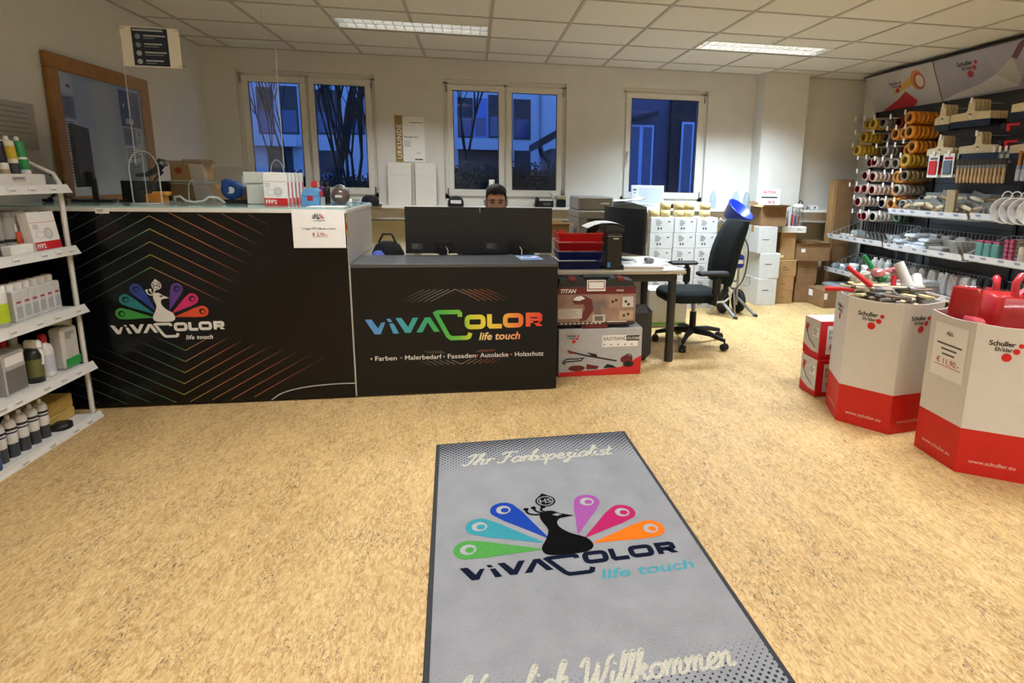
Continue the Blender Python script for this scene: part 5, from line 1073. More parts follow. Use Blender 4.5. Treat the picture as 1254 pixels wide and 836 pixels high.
# ------------------------------------------------------------ cartons by the pillar
CY = 5.93
def stk(x, y, w, d, h, z, lb, m, **k): return carton('carton', lb, x, y, z, w, d, h, k.pop('rz', 0), m, **k)
stk(3.27, 6.03, .235, .28, .31, 0, 'white carton at the bottom of the pillar stack', WCARD, prints=(pr_lines(1, .25, .8, .5, .58),), rz=.03, tapec='#d8d8d8')
stk(3.285, 6.03, .24, .28, .285, .311, 'white carton second in the pillar stack with a clear tape end', WCARD, prints=(pr_lines(1, .25, .8, .5, .58),), rz=-.02, tapec='#e0e0e0')
stk(3.23, 6.035, .235, .27, .30, .597, 'white carton third in the pillar stack', WCARD, prints=(pr_lines(1, .2, .8, .45, .52),), rz=.08)
t = stk(3.29, 6.04, .30, .27, .21, .898, 'open brown carton topping the pillar stack', CARDB2, op=.09)
stk(3.53, 6.08, .23, .22, .15, 0, 'brown carton, lowest of the middle three beside the pillar stack', CARDB, prints=(pr_lines(1, .3, .7, .4, .5, mat('#6a4e30', .7)),))
stk(3.53, 6.08, .235, .22, .165, .151, 'brown carton, middle one of three beside the pillar stack', CARDB, prints=(pr_lines(1, .3, .7, .4, .5, mat('#6a4e30', .7)),))
stk(3.545, 6.08, .235, .22, .19, .317, 'brown carton, topmost of three beside the pillar stack', CARDB, prints=(pr_lines(2, .3, .7, .3, .6, mat('#6a4e30', .7)),))
stk(3.82, 6.13, .25, .24, .235, 0, 'darker brown carton at the bottom below the open tray box', CARDB2)
stk(3.83, 6.13, .25, .24, .26, .236, 'darker brown carton directly below the open tray box', CARDB2, prints=(pr_lines(3, .3, .7, .4, .7, mat('#5a4028', .7)),))
t = stk(3.865, 6.10, .40, .26, .2, .497, 'wide open brown tray box beside the tape wall', CARDB2, op=.03, rz=-.05); MB().rect(-.15, -.1, .1, .14, PAPER, FY(0, -.131, 0)).part('label_sticker', t)
MB().bb(3.80, 3.94, 6.06, 6.14, .51, .69, mat('#cbb98a', .7), c=.01).thing('paper_pack', 'beige pack standing in the open tray box', 'pack')
tape_roll('masking_tape', 'short cream tape roll on the middle brown cartons', MT, .04, .028, .05, (3.49, 6.04, .508)); tape_roll('masking_tape', 'cream tape roll beside the sale sign on the open carton', MT, .05, .035, .1, (3.21, 6.12, 1.02))
carton('flat_carton', 'tall brown carton behind the display tray next to the pillar', 3.63, 6.19, .62, .24, .02, .2, 0, CARDB, False)
bx = carton('display_tray', 'white display tray with tool holders by the pillar', 3.60, 6.08, .82, .3, .2, .07, 0, WHITE, False, prints=(pr_lines(2, .6, .85, .3, .7, GREYINK),), cat='tray')
t = carton('carton', 'brown carton carrying the white display tray', 3.555, 6.09, .508, .19, .16, .311, 0, CARDB, False)
ty = .891
for i, (x, c, h, lb) in enumerate([(3.52, '#9a9aa0', .2, 'grey screwdriver upright in the display tray'), (3.56, '#c9a0a0', .17, 'pale red tool upright in the display tray'), (3.615, '#c8202a', .22, 'red tool holder in the display tray'), (3.66, '#3a3f6a', .19, 'navy brush in the display tray'), (3.70, '#7a2a3a', .19, 'dark red brush in the display tray')]):
    t = MB().cyl((x, 6.08, ty), (x, 6.08, ty+h*.6), .011, mat(c, .4), 10).cyl((x, 6.08, ty+h*.6), (x, 6.08, ty+h), .006, STEEL, 8).thing('hand_tool', lb, 'tool', 'tools in the display tray')
t = empty('clear_beaker', 'clear beaker with white lid around the brushes', 'beaker', (3.685, 6.08, ty)); MB().lathe([(0.0, 0.001), (.055, .001), (.055, .17)], FILM, 16).part('beaker', t); MB().lathe([(.05, .205), (.06, .21), (.06, .235), (.03, .25), (0, .25)], PAPER, 16).part('lid', t)
MB().tube([(3.70, 6.12, ty+.25), (3.74, 6.15, ty+.29), (3.80, 6.2, ty+.27), (3.9, 6.3, ty+.12), (3.97, 6.35, LZ+.03), (4.0, 6.36, LZ+.01)], .006, BLKPL, 6).thing('power_cable', 'black cable running from the display tray to the ledge socket', 'cable')
t = MB().bb(4.0, 4.1, 6.33, 6.39, LZ+.001, LZ+.05, PAPER, c=.005).thing('socket_block', 'white socket block on the ledge between pillar and tape wall', 'socket'); MB().disc(0, 0, .015, GREYINK, FY(4.05, 6.329, LZ+.026), 0, 12).part('socket_hole', t)
# sale sign on the cartons
t = MB().bb(0, .27, -.002, .002, 0, .2, PAPER).thing('sale_sign', 'white sale sign with red heading standing on the cartons by the pillar', 'sign', None, (3.24, 6.19, 1.109)); t.rotation_euler = (-.04, 0, 0)
X = FY(0, -.0025, 0); MB().text('AKTION', .042, REDINK, X @ TR(.135, .145, 0), al='CENTER', off=.02).rect(.035, .235, .092, .108, DARKINK, X).text('-20 %', .045, REDINK, X @ TR(.155, .03, 0), al='CENTER', off=.02).part('lettering', t)
# ------------------------------------------------------------ airless sprayer on its cart
t = empty('paint_sprayer', 'blue airless paint sprayer on a steel cart beside the chair', 'paint sprayer', (2.63, 5.52, 0)); BLU = mat('#142a9a', .35); CR = mat('#b5b8ba', .3, .8)
MB().tube([(-.2, -.02, .02), (-.12, 0, .12), (-.08, 0, .3), (-.08, 0, .95), (-.14, 0, 1.0), (-.16, 0, .95)], .014, CR, 8).tube([(.1, 0, .1), (.1, 0, .95), (.06, 0, 1.02)], .014, CR, 8).tube([(-.08, 0, .35), (.1, 0, .35)], .012, CR, 8).tube([(-.08, 0, .7), (.1, 0, .7)], .012, CR, 8).part('cart_frame', t)
for a, c in (((-.12, -.02, .2), (-.02, -.22, .02)), ((.08, -.02, .2), (.24, -.14, .02))): MB().cyl(a, c, .016, mat('#8b8e90', .5, .4), 8).cyl(c, (c[0]+.02, c[1]-.03, .015), .015, BLACK, 8).part('skid_leg', t)
for s in (-.02, .16): MB().lathe([(.0, -.02), (.04, -.022), (.075, -.03), (.115, -.03), (.125, -.015), (.125, .015), (.115, .03), (.075, .03), (.04, .022), (0, .02)], mat('#131313', .7), 24, frame((s, .08, .126), (0, 1, 0), (0, 0, 1))).part('wheel', t)
MB().lathe([(0, -.07), (.11, -.07), (.145, .06), (.152, .063), (.152, .075), (.138, .075), (.1, -.055), (0, -.055)], BLU, 24, TR(.02, -.02, 1.05) @ RY(.5) @ RX(.55)).part('hopper', t)
MB().bb(-.13, .13, -.06, .06, .88, .90, mat('#9a9c9e', .4, .5), c=.01).tube([(-.12, -.05, .9), (-.12, -.05, .97), (.05, -.06, 1.0), (.12, -.05, .95), (.12, -.05, .9)], .008, CR, 6).part('tray', t)
MB().bb(-.02, .12, -.09, .07, .50, .64, BLU, c=.02).part('motor', t); MB().rect(.02, .1, .55, .59, PAPER, FY(0, -.0905, 0)).part('name_plate', t); MB().cyl((-.05, -.06, .25), (-.05, -.06, .55), .022, CR, 12).cyl((-.05, -.06, .4), (-.05, -.06, .47), .034, STEEL, 12).part('pump', t)
MB().lathe([(0, 0), (.03, 0), (.03, .025), (0, .025)], PAPER, 16, frame((-.02, -.1, .46), (1, 0, 0), (0, 0, 1))).part('gauge', t)
MB().tube([(v.x, v.y, v.z) for v in smooth_pts([(.02, -.08, .6), (-.1, -.12, .75), (-.14, -.1, .5), (-.02, -.13, .3), (.1, -.12, .4), (.14, -.1, .7), (.05, -.1, .85), (-.05, -.1, .9)], 5)], .008, mat('#24272b', .4), 6).part('hose', t)
MB().tube([(.12, -.1, .42), (.17, -.12, .42), (.17, -.12, .33), (.1, -.13, .33)], .008, CR, 6).tube([(0, -.12, .32), (.02, -.16, .01)], .009, CR, 6).part('suction_pipe', t); MB().bb(-.2, -.1, -.05, .06, .18, .42, mat('#8f9294', .5), c=.02).part('power_unit', t)
# ------------------------------------------------------------ boxed machines in front of the desk
MAR = mat('#6a1a20', .45); DG = mat('#2c3030', .5)
t = empty('sander_box', 'grey and red printed sander carton on the floor beside the low counter', 'carton', (.572, 3.775, 0)); w, h, d = .6, .345, .2
MB().bb(0, w, 0, d, 0, h, mat('#b4b6b8', .55), c=.003).part('carton', t); X = FY(0, -.0006, 0)
g = MB().flat([(.002, .002), (w-.002, .002), (w-.002, .14), (.45, .06), (.3, .045), (.002, .032)], REDINK, X, 0); dots_logo(g, X @ TR(.125, .285, .0006), .014, REDINK, DARKINK)
g.rect(.31, .57, .21, .295, PAPER, X, .0006).text('EASYSAND', .036, mat('#4a4a4c', .6, n=0), X @ TR(.318, .258, .0012), sp=.98, off=.006).rect(.485, .578, .252, .292, DARKINK, X, .0011).text('DUO800', .026, PAPER, X @ TR(.492, .262, .0017), off=.005)
for i in range(5): g.disc(.325+.05*i, .226, .006, mat('#8a5050', .6, n=0), X, .0012, 8)
g.stroke([(.08, .185), (.18, .155), (.3, .13), (.42, .105)], .011, DARKINK, X, .0006).flat([(.06, .2), (.075, .17), (.12, .165), (.1, .185)], mat('#8a2a2c', .5), X, .0007).flat([(.2, .175), (.27, .16), (.28, .14), (.24, .145)], DARKINK, X, .0008).disc(.49, .115, .045, MAR, X, .0008, 16, ry=.03).disc(.505, .08, .04, DARKINK, X, .0011, 16, ry=.022).stroke([(.47, .12), (.49, .15), (.52, .15), (.535, .125)], .006, DARKINK, X, .0012)
g.stroke([(.03, .11), (.06, .13), (.14, .13), (.18, .135), (.16, .115), (.06, .11), (.03, .1), (.05, .09)], .009, DARKINK, X, .0006).disc(.13, .06, .06, MAR, X, .0006, 16, ry=.022).flat([(.2, .09), (.29, .07), (.28, .05), (.2, .05)], MAR, X, .0006).flat([(.35, .085), (.39, .075), (.42, .055), (.32, .055)], DARKINK, X, .0007); g.part('print', t)
t2 = empty('sprayer_case', 'dark grey tool case with a maroon printed sleeve on the sander carton', 'tool case', (.562, 3.775, .346)); w, h, d = .55, .30, .19
MB().bb(0, w, .004, d, .02, h, DG, c=.01).part('case_body', t2); MB().prism([(.0, .29), (w, .29), (w-.02, .335), (.38, .355), (.345, .33), (.2, .33), (.17, .355), (.02, .345)], -.17, -.012, DG, FY(0, 0, 0)).part('case_shoulder', t2)
MB().bb(.18, .37, .05, .12, .345, .366, DG, c=.008).part('carry_handle', t2)
for x in (.1, .44): MB().bb(x-.025, x+.025, -.004, .1, .335, .36, MAR, c=.005).part('latch', t2)
MB().bb(.17, .36, .01, .18, .0005, .02, MAR).part('foot', t2)
sl = MB().bb(-.002, w+.002, 0, .003, .03, .28, mat('#9c7f70', .6, n=.25, ns=8)).part('printed_sleeve', t2); X = FY(0, -.0006, 0)
g = MB().rect(-.001, w, .245, .295, MAR, X).text('TITAN', .038, PAPER, X @ TR(.012, .256, .0006), shear=.25, off=.03).text('FOCUS', .016, PAPER, X @ TR(.41, .264, .0006), shear=.2, off=.03).rect(-.001, w, .03, .05, mat('#4a2a28', .6), X)
g.flat([(.1, .2), (.12, .235), (.17, .24), (.235, .21), (.25, .18), (.25, .13), (.2, .06), (.15, .055), (.17, .1), (.19, .15), (.18, .175), (.12, .175)], mat('#6a2a2c', .5), X, .0006).flat([(.105, .205), (.125, .23), (.165, .235), (.19, .215), (.15, .2)], PAPER, X, .001).flat([(.24, .19), (.33, .2), (.34, .16), (.3, .15), (.31, .1), (.26, .1)], mat('#7a6a66', .5), X, .001).rect(.245, .335, .045, .1, mat('#c9c3ba', .5), X, .0012).rect(.26, .32, .055, .09, mat('#6f6a66', .5), X, .0016)
g.rect(.005, .17, .075, .145, mat('#cfc9c2', .6), X, .0008).lines(random.Random(3), .012, .165, .08, .14, 6, mat('#9a8f8a', .6), X, .0012, .3)
for (a, c, e, f, col) in ((.36, .44, .15, .23, '#b0907c'), (.455, .535, .15, .225, '#d2cfc9'), (.435, .535, .06, .125, '#bda68e')): g.rect(a, c, e, f, mat(col, .6), X, .0008)
for (x, z_) in ((.385, .19), (.41, .2), (.48, .19), (.5, .17), (.47, .09), (.5, .1)): g.disc(x, z_, .011, mat('#4a3a34', .6), X, .0012, 8)
[g.rect(.02+.03*i, .038+.03*i, .034, .046, mat('#cbbfb4', .6, n=0), X, .001) for i in range(10)]; g.rect(.35, .49, .045, .051, PAPER, X, .001); g.part('print', sl)
MB().bb(.2, .33, -.0075, -.005, .268, .345, PAPER).bb(.207, .323, -.0085, -.0076, .28, .337, mat('#8a3030', .5)).bb(.213, .317, -.0095, -.0086, .286, .331, PAPER).part('info_card', t2)
MB().rect(.2, .35, .005, .03, MAR, X).part('sleeve_lip', t2)
MB().bb(.72, 1.34, 4.03, 4.16, .001, .44, DG, c=.05).thing('black_case', 'black rounded case on the floor behind the sander carton', 'case')
MB().bb(1.62, 2.0, 5.05, 5.3, .001, .36, mat('#c9c9c4', .6), c=.004).bb(1.64, 1.98, 5.0495, 5.0499, .02, .05, mat('#6fae4a', .5)).thing('white_carton', 'white carton with a green base line under the desk beside the chair', 'carton')
# ------------------------------------------------------------ display wall on the right
PX = 4.56; BAY = [6.08, 5.13, 4.16, 3.19, 2.22]; DK = mat('#43464b', .6, n=.04); RAILM = mat('#dde3ec', .4); WIRE = mat('#b9bdbf', .4, .3)
dw = empty('display_wall', 'dark perforated display wall with wire baskets and hanging tools', 'display wall', (0, 0, 0))
for a, c in zip(BAY, BAY[1:]):
    p = MB().bb(PX, PX+.03, c+.004, a-.004, .12, 2.2, DK).part('back_panel', dw)
    for z in (.6, 1.0, 1.4, 1.8): MB().bb(PX-.0015, PX, c+.01, a-.01, z-.003, z+.003, mat('#202226', .7)).part('panel_slot', p)
    MB().bb(4.08, PX-.01, c+.004, a-.004, .205, .235, mat('#aeb4b8', .4)).part('base_deck', dw)
    MB().bb(4.1, 4.12, c+.004, a-.004, .004, .2, mat('#24262a', .6)).part('kick_plate', dw)
for y in BAY: MB().bb(PX-.025, PX-.002, y-.015, y+.015, 0, 2.2, mat('#26282c', .5)).part('upright', dw)
def basket(y0, y1, z, deep=.42, back=.17, side=True):
    """wire basket: y0 > y1; front rail at x = 4.07"""
    xf, xb = 4.07, 4.07+deep; b = MB(); n = int((y0-y1)/.045)
    for i in range(n+1):
        y = y0-.012-(y0-y1-.024)*i/n
        b.tube([(xf+.012, y, z+.0), (xf+.05, y, z-.045), (xb, y, z-.045), (xb+.01, y, z+back)], .003, WIRE, 4)
    for x, zz in ((xf+.05, z-.045), (xf+.2, z-.045), (xb, z-.045), (xb+.01, z+back)): b.tube([(x, y0-.01, zz), (x, y1+.01, zz)], .0032, WIRE, 4)
    o = b.part('wire_basket', dw); o['kind'] = 'stuff'
    for y in (y0-.012, y1+.012):
        s = MB(); m = 7
        for i in range(m+1):
            x = xf+.06+(xb-xf-.06)*i/m; s.tube([(x, y, z-.045), (x, y, z+.02+(back-.02)*i/m)], .0028, WIRE, 4)
        s.tube([(xf+.02, y, z+.005), (xf+.06, y, z+.03), (xb, y, z+back)], .0035, WIRE, 4); s.part('basket_side', dw)['kind'] = 'stuff'
    r = MB().add([(xf+.006, y0-.004, z-.034), (xf+.006, y1+.004, z-.034), (xf-.010, y1+.004, z+.018), (xf-.010, y0-.004, z+.018), (xf+.012, y0-.004, z-.034), (xf+.012, y1+.004, z-.034), (xf-.004, y1+.004, z+.018), (xf-.004, y0-.004, z+.018)], [(0, 1, 2, 3), (7, 6, 5, 4), (3, 2, 6, 7), (0, 4, 5, 1)], RAILM).part('price_rail', dw)
    g = MB(); rgk = random.Random(int(z*100+y0*10)); y = y0-.06
    while y > y1+.08: g.add([(xf-.0025, y, z-.012), (xf-.0025, y-.05, z-.012), (xf-.0087, y-.05, z+.008), (xf-.0087, y, z+.008)], [(0, 1, 2, 3)], mat('#8fa0c0', .5)); y -= rgk.uniform(.1, .2)
    g.part('price_labels', r)['kind'] = 'stuff'
for y0, y1, z in ((5.11, 4.17, 1.13), (6.06, 5.14, .795), (5.12, 4.17, .785), (4.15, 3.2, .80), (4.15, 3.2, 1.14), (6.06, 5.14, .41), (5.12, 4.17, .41), (4.15, 3.2, .41)): basket(y0, y1, z)
def hook(y, z, L=.34, tagged=True):
    x1 = PX-L; h = MB().cyl((PX, y, z), (x1, y, z), .0035, WIRE, 6).part('hook', dw)
    if tagged: MB().bb(x1-.006, x1-.002, y-.012, y+.012, z-.012, z+.035, PAPER, c=.0015).part('price_tag', h)
# header panels
HX = frame((4.5, 6.05, 2.175), (0, -1, 0), (-.17, 0, .36)); HH = .398
hb = empty('header_banner', 'leaning printed header panels above the dark display wall', 'banner', (0, 0, 0)); PW_ = .96
for k in range(3):
    m = mat(['#b3afaa', '#9b959b', '#a9a6a4'][k], .5, n=.08, ns=5)
    p = MB().bb(PW_*k+.004, PW_*(k+1)-.004, 0, HH, -.012, 0, m, HX).part('panel', hb); X = HX @ TR(PW_*k, 0, .0006); g = MB()
    if k == 0:
        dots_logo(g, X @ TR(.46, .25, .001), .027, mat('#a8202c', .5, n=0), DARKINK)
        g.flat([(.12, .0), (.60, .0), (.66, .055), (.53, .17), (.40, .10)], mat('#b0121a', .5, n=.02), X, .0003).flat([(.36, .15), (.62, .22), (.66, .26), (.62, .30), (.37, .19)], mat('#c79a3c', .5), X, .0008)
        g.disc(.72, .26, .085, mat('#bd7a34', .5), X, .001, 20, ry=.1).disc(.745, .245, .07, mat('#a8452e', .5), X, .0014, 20, ry=.085).disc(.75, .245, .05, mat('#c9b9a0', .5), X, .0018, 20, ry=.062)
    if k == 1:
        dots_logo(g, X @ TR(.42, .28, .001), .034, mat('#a8202c', .5, n=0), DARKINK)
        g.flat([(.01, .01), (.2, .06), (.45, .10), (.62, .16), (.74, .24), (.84, .10), (.8, .03), (.55, .02)], mat('#c6c0b6', .6, n=.08, ns=30), X, .0004).flat([(.62, .16), (.80, .28), (.84, .12), (.8, .04)], mat('#b2ab9f', .5, n=.03), X, .0009)
        g.flat([(.79, .27), (.84, .25), (.94, .36), (.95, .385), (.92, .39), (.88, .37)], mat('#5a2230', .4), X, .0013).disc(.87, .06, .03, mat('#8a8078', .5), X, .0006, 14)
    if k == 2: dots_logo(g, X @ TR(.5, .24, .001), .025, mat('#a8202c', .5, n=0), DARKINK)
    g.part('print', p)
MB().bb(-.005, PW_*3, HH, HH+.012, -.016, .004, mat('#141114', .5), HX).part('top_rail', hb)
for k in (1, 2): MB().bb(PW_*k-.004, PW_*k+.004, 0, HH, -.014, .002, mat('#1c181b', .5), HX).part('joint_strip', hb)
# adhesive tapes on hooks
TK = {'y': ('#c9a338', '#d8b860', 'yellow'), 'g': ('#8a8488', '#6f6a6e', 'grey'), 'r': ('#74121c', '#5a1016', 'dark red'), 'o': ('#e8962a', '#c99a70', 'orange'), 'w': ('#d8c4ba', '#a8121c', 'white and red'), 'c': ('#b9b1a8', '#8f8a84', 'clear'), 'b': ('#8d774f', '#8a8480', 'brown'), 'p': ('#cfcac0', '#2a2a2a', 'white'), 'e': ('#3f5f4c', '#9aa89c', 'green')}
ROWS = [[(5.95, 2.05, 'y', 4), (5.80, 2.04, 'y', 5), (5.64, 2.035, 'g', 5), (5.40, 2.02, 'r', 5), (5.20, 2.04, 'o', 6)], [(5.93, 1.905, 'y', 5), (5.63, 1.885, 'g', 4), (5.43, 1.905, 'o', 5), (5.30, 1.905, 'o', 5), (5.175, 1.905, 'o', 6)],
 [(5.95, 1.765, 'y', 6), (5.56, 1.738, 'g', 5), (5.40, 1.745, 'r', 3), (5.285, 1.735, 'o', 4), (5.175, 1.765, 'o', 5)], [(5.84, 1.625, 'w', 4), (5.70, 1.63, 'w', 5), (5.56, 1.61, 'c', 4), (5.44, 1.605, 'c', 4), (5.315, 1.62, 'o', 4), (5.19, 1.63, 'y', 6)],
 [(5.83, 1.485, 'w', 5), (5.63, 1.47, 'w', 6), (5.39, 1.468, 'o', 4), (5.275, 1.467, 'o', 5), (5.165, 1.48, 'b', 6)], [(5.93, 1.335, 'w', 5), (5.81, 1.342, 'w', 5), (5.62, 1.332, 'w', 6), (5.39, 1.335, 'o', 4), (5.255, 1.34, 'c', 6)],
 [(5.83, 1.197, 'w', 6), (5.57, 1.194, 'p', 4), (5.44, 1.191, 'o', 4), (5.325, 1.2, 'o', 4), (5.2, 1.193, 'c', 5)], [(5.83, 1.045, 'w', 5), (5.70, 1.047, 'w', 6), (5.56, 1.049, 'p', 6), (5.39, 1.05, 'e', 3)]]
rn = ['top', 'second', 'third', 'fourth', 'fifth', 'sixth', 'seventh', 'lowest']; _tp = {}; rg = random.Random(17)
cnt = {}
for ri, row in enumerate(ROWS):
    for ci, (y, z, k, n) in enumerate(row):
        hook(y, z+.026, .36); w = .05; r = .062 if k in 'oy' else .052; cnt[ri, k] = cnt.get((ri, k), 0)+1
        for i in range(n):
            x = PX-.012-(n-i)*(w+.0006)
            loc = (x, y+rg.uniform(-.002, .002), z-.012+rg.uniform(-.002, .002)); rot = (0, pi/2, 0)
            lb = '%s adhesive tape roll hanging in the %s row of the tape wall' % (TK[k][2], rn[ri]); gp = '%s tape rolls in the %s row' % (TK[k][2], rn[ri])
            if k not in _tp: _tp[k] = tape_roll('adhesive_tape', lb, TK[k][0], r, .042, w, loc, rot, gp, TK[k][1])
            else: dup(_tp[k], loc, 0, lb, gp, rot)
# wide scrapers with wooden bodies
PLY = mat('#d8c9a2', .55, n=.08, ns=30); SCR = {}
def scraper(W, label, loc, group):
    if W not in SCR:
        t = empty('wide_scraper', label, 'scraper', loc, 0, group); X = FXM(0, 0, 0)
        out = [(-W/2, 0), (W/2, 0), (W/2, .06), (.05, .068), (.032, .085), (.03, .15), (.02, .172), (0, .178), (-.02, .172), (-.03, .15), (-.032, .085), (-.05, .068), (-W/2, .06)]
        MB().prism(out, 0, .016, PLY, X).part('wooden_body', t); MB().prism([(-W/2, -.055), (W/2, -.055), (W/2, .0), (-W/2, .0)], .006, .010, mat('#12161f', .35), X).part('blade', t); MB().rect(-.014, .014, .045, .055, DARKINK, X, .0165).rect(-.012, .012, .02, .032, PAPER, X, .0165).part('brand_stamp', t)
        SCR[W] = t; return t
    return dup(SCR[W], loc, 0, label, group)
for (y, z, W, n, nm) in ((4.77, 1.925, .17, 4, 'small plywood scraper on the upper scraper row'), (4.465, 1.935, .41, 5, 'wide plywood scraper on the upper scraper row'), (4.75, 1.65, .30, 4, 'medium plywood scraper on the lower scraper row'), (4.365, 1.655, .38, 3, 'broad plywood scraper on the lower scraper row'), (3.93, 1.96, .34, 3, 'plywood scraper beside the caulking guns'), (3.9, 1.64, .32, 3, 'plywood scraper below the caulking guns')):
    hook(y, z+.15, .33)
    for i in range(n): scraper(W, (['foremost ', 'second ', 'third ', 'fourth ', 'rearmost '][n-1-i])+nm if 0 else ['rearmost ', 'last but one ', 'middle ', 'second ', 'foremost '][{3: (0, 2, 4), 4: (0, 1, 3, 4), 5: (0, 1, 2, 3, 4)}[n][n-1-i]]+nm, (4.26+.034*(n-1-i) if n > 3 else 4.28+.034*(n-1-i), y+.003*i, z), 'scrapers: '+nm)
# caulking guns
for i, (y, z, lb) in enumerate([(4.07, 1.87, 'red and black caulking gun on the upper hook'), (4.07, 1.735, 'red and black caulking gun on the lower hook')]):
    t = empty('caulking_gun', lb, 'caulking gun', (4.3, y, z)); MB().cyl((.0, -.04, .0), (.0, .10, -.0), .012, RED, 10).bb(-.012, .012, .05, .085, -.05, 0, RED, c=.006).part('red_handle', t)
    MB().cyl((.0, -.15, -.02), (0, -.04, -.01), .02, BLKPL, 12).cyl((0, -.2, .0), (0, .14, .004), .004, STEEL, 6).bb(-.02, .02, .085, .12, -.03, .02, BLKPL, c=.006).part('black_barrel', t)
# blister packs
for i, (y, c1, lb) in enumerate([(4.80, '#c4141c', 'red tool on a white blister card'), (4.63, '#5c6c7c', 'slate blue tool on a white blister card with red edge')]):
    hook(y, 1.655, .33, True)
    for k in range(3):
        t = MB().bb(4.235+.05*k, 4.238+.05*k, y-.062, y+.062, 1.45, 1.66, PAPER).thing('blister_pack', lb, 'packaging', 'blister packs: '+lb); MB().bb(4.222+.05*k, 4.2345+.05*k, y-.045, y+.045, 1.475, 1.60, mat(c1, .3), c=.004).part('tool_in_blister', t)
        if k == 0: MB().rect(-.045, .045, 1.61, 1.63, REDINK if i else GREYINK, FXM(4.2345, y, 0), .0006).part('print', t)
GP = mat('#6f7370', .35)
for i in range(9):
    y = 4.53-.055*i; hook(y, 1.665, .3, i > 5)
    t = MB().bb(4.28, 4.295, y-.022, y+.022, 1.565, 1.665, mat('#8a8d86', .4, n=.2), c=.002).bb(4.277, 4.2795, y-.015, y+.015, 1.60, 1.635, mat('#c9c9c0', .5)).thing('small_pack', 'small grey pack above the wooden brush handles', 'packaging', 'grey packs above the brush handles')
HANDW = [mat('#c9a87a', .5, n=.1), mat('#b3956a', .5, n=.1)]
for i in range(13):
    y = 4.47-.037*i
    t = empty('paint_brush', 'flat paint brush hanging bristles up with a wooden handle', 'paint brush', (4.2, y, 1.40), 0, 'brushes with wooden handles hanging in a row')
    MB().loft([[(a*r*.011, b_*r*.015, z) for a, b_ in [(cos(2*pi*q/8), sin(2*pi*q/8)) for q in range(8)]] for r, z in ((.5, 0), (.9, .012), (1, .05), (.7, .08), (.9, .11), (.8, .125))], HANDW[i % 2]).part('handle', t)
    MB().bb(-.009, .009, -.016, .016, .125, .15, mat('#6f716c', .5)).part('ferrule', t); MB().bb(-.008, .008, -.016, .016, .15, .20, mat('#3a3630', .9)).part('bristles', t)
for i in range(4):
    y = 3.90-.045*i; hook(y, 1.68, .3)
    t = empty('radiator_brush', 'brush with orange wooden handle and white sleeve hanging beside the wooden handled brushes', 'paint brush', (4.2, y, 1.42), 0, 'brushes with orange handles and white sleeves')
    MB().bb(-.008, .008, -.017, .017, .0, .09, mat('#b4b6b6', .3), c=.003).part('sleeve', t); MB().bb(-.006, .006, -.015, .015, .09, .12, STEEL).part('ferrule', t); MB().cyl((0, 0, .12), (0, 0, .23), .012, mat('#b87a38', .5), 10).part('handle', t)
# trowels in the wire basket
def trowel(loc, rz, tilt, label, k):
    t = empty('trowel', label, 'trowel', loc, 0, 'trowels in the wire basket'); t.rotation_euler = (tilt, 0, rz)
    MB().bb(-.004, .0, -.12, .12, -.0, .11, mat('#8f8e88', .45, .2)).part('blade', t); MB().tube([(-.004, -.05, .055), (-.04, -.05, .06), (-.055, 0, .06), (-.04, .05, .06), (-.004, .05, .055)], .005, STEEL, 6).part('tang', t)
    MB().tube([(-.058, -.07, .06), (-.062, -.02, .06), (-.06, .04, .06), (-.05, .08, .055)], .017, mat(['#c9b48c', '#d6c8aa', '#a98c66'][k % 3], .5, n=.1), 8, rs=[.015, .021, .021, .014]).part('wooden_handle', t)
for i in range(9):
    trowel((4.2+.035*(i % 3)+.06, 5.03-.085*i-.04, 1.115+.02*(i % 2)), .25*((i % 3)-1), .2*((i*5 % 4)-1.5), ['steel trowel with a tan handle in the wire basket', 'steel trowel with a pale handle in the wire basket', 'steel trowel with a dark brown handle in the wire basket'][i % 3], i)
for i in range(5): trowel((4.45, 4.95-.17*i, 1.20), .1, .3*(i % 2), ['steel trowel with a tan handle standing at the back of the basket', 'steel trowel with a pale handle standing at the back of the basket', 'steel trowel with a dark brown handle standing at the back of the basket'][i % 3], i+1)
for i in range(3): trowel((4.3+.04*i, 3.9-.2*i, 1.135), .1, .4, ['steel trowel with a tan handle in the basket by the white buckets', 'steel trowel with a pale handle in the basket by the white buckets', 'steel trowel with a dark brown handle in the basket by the white buckets'][i], i)
MB().bb(4.16, 4.19, 4.42, 4.52, 1.10, 1.34, mat('#a3906c', .6), frame((0, 0, 0), (1, 0, 0), (0, 1, 0)), c=.003).thing('grout_board', 'long tan plywood board standing in the trowel basket', 'board').rotation_euler = (0, 0, 0)
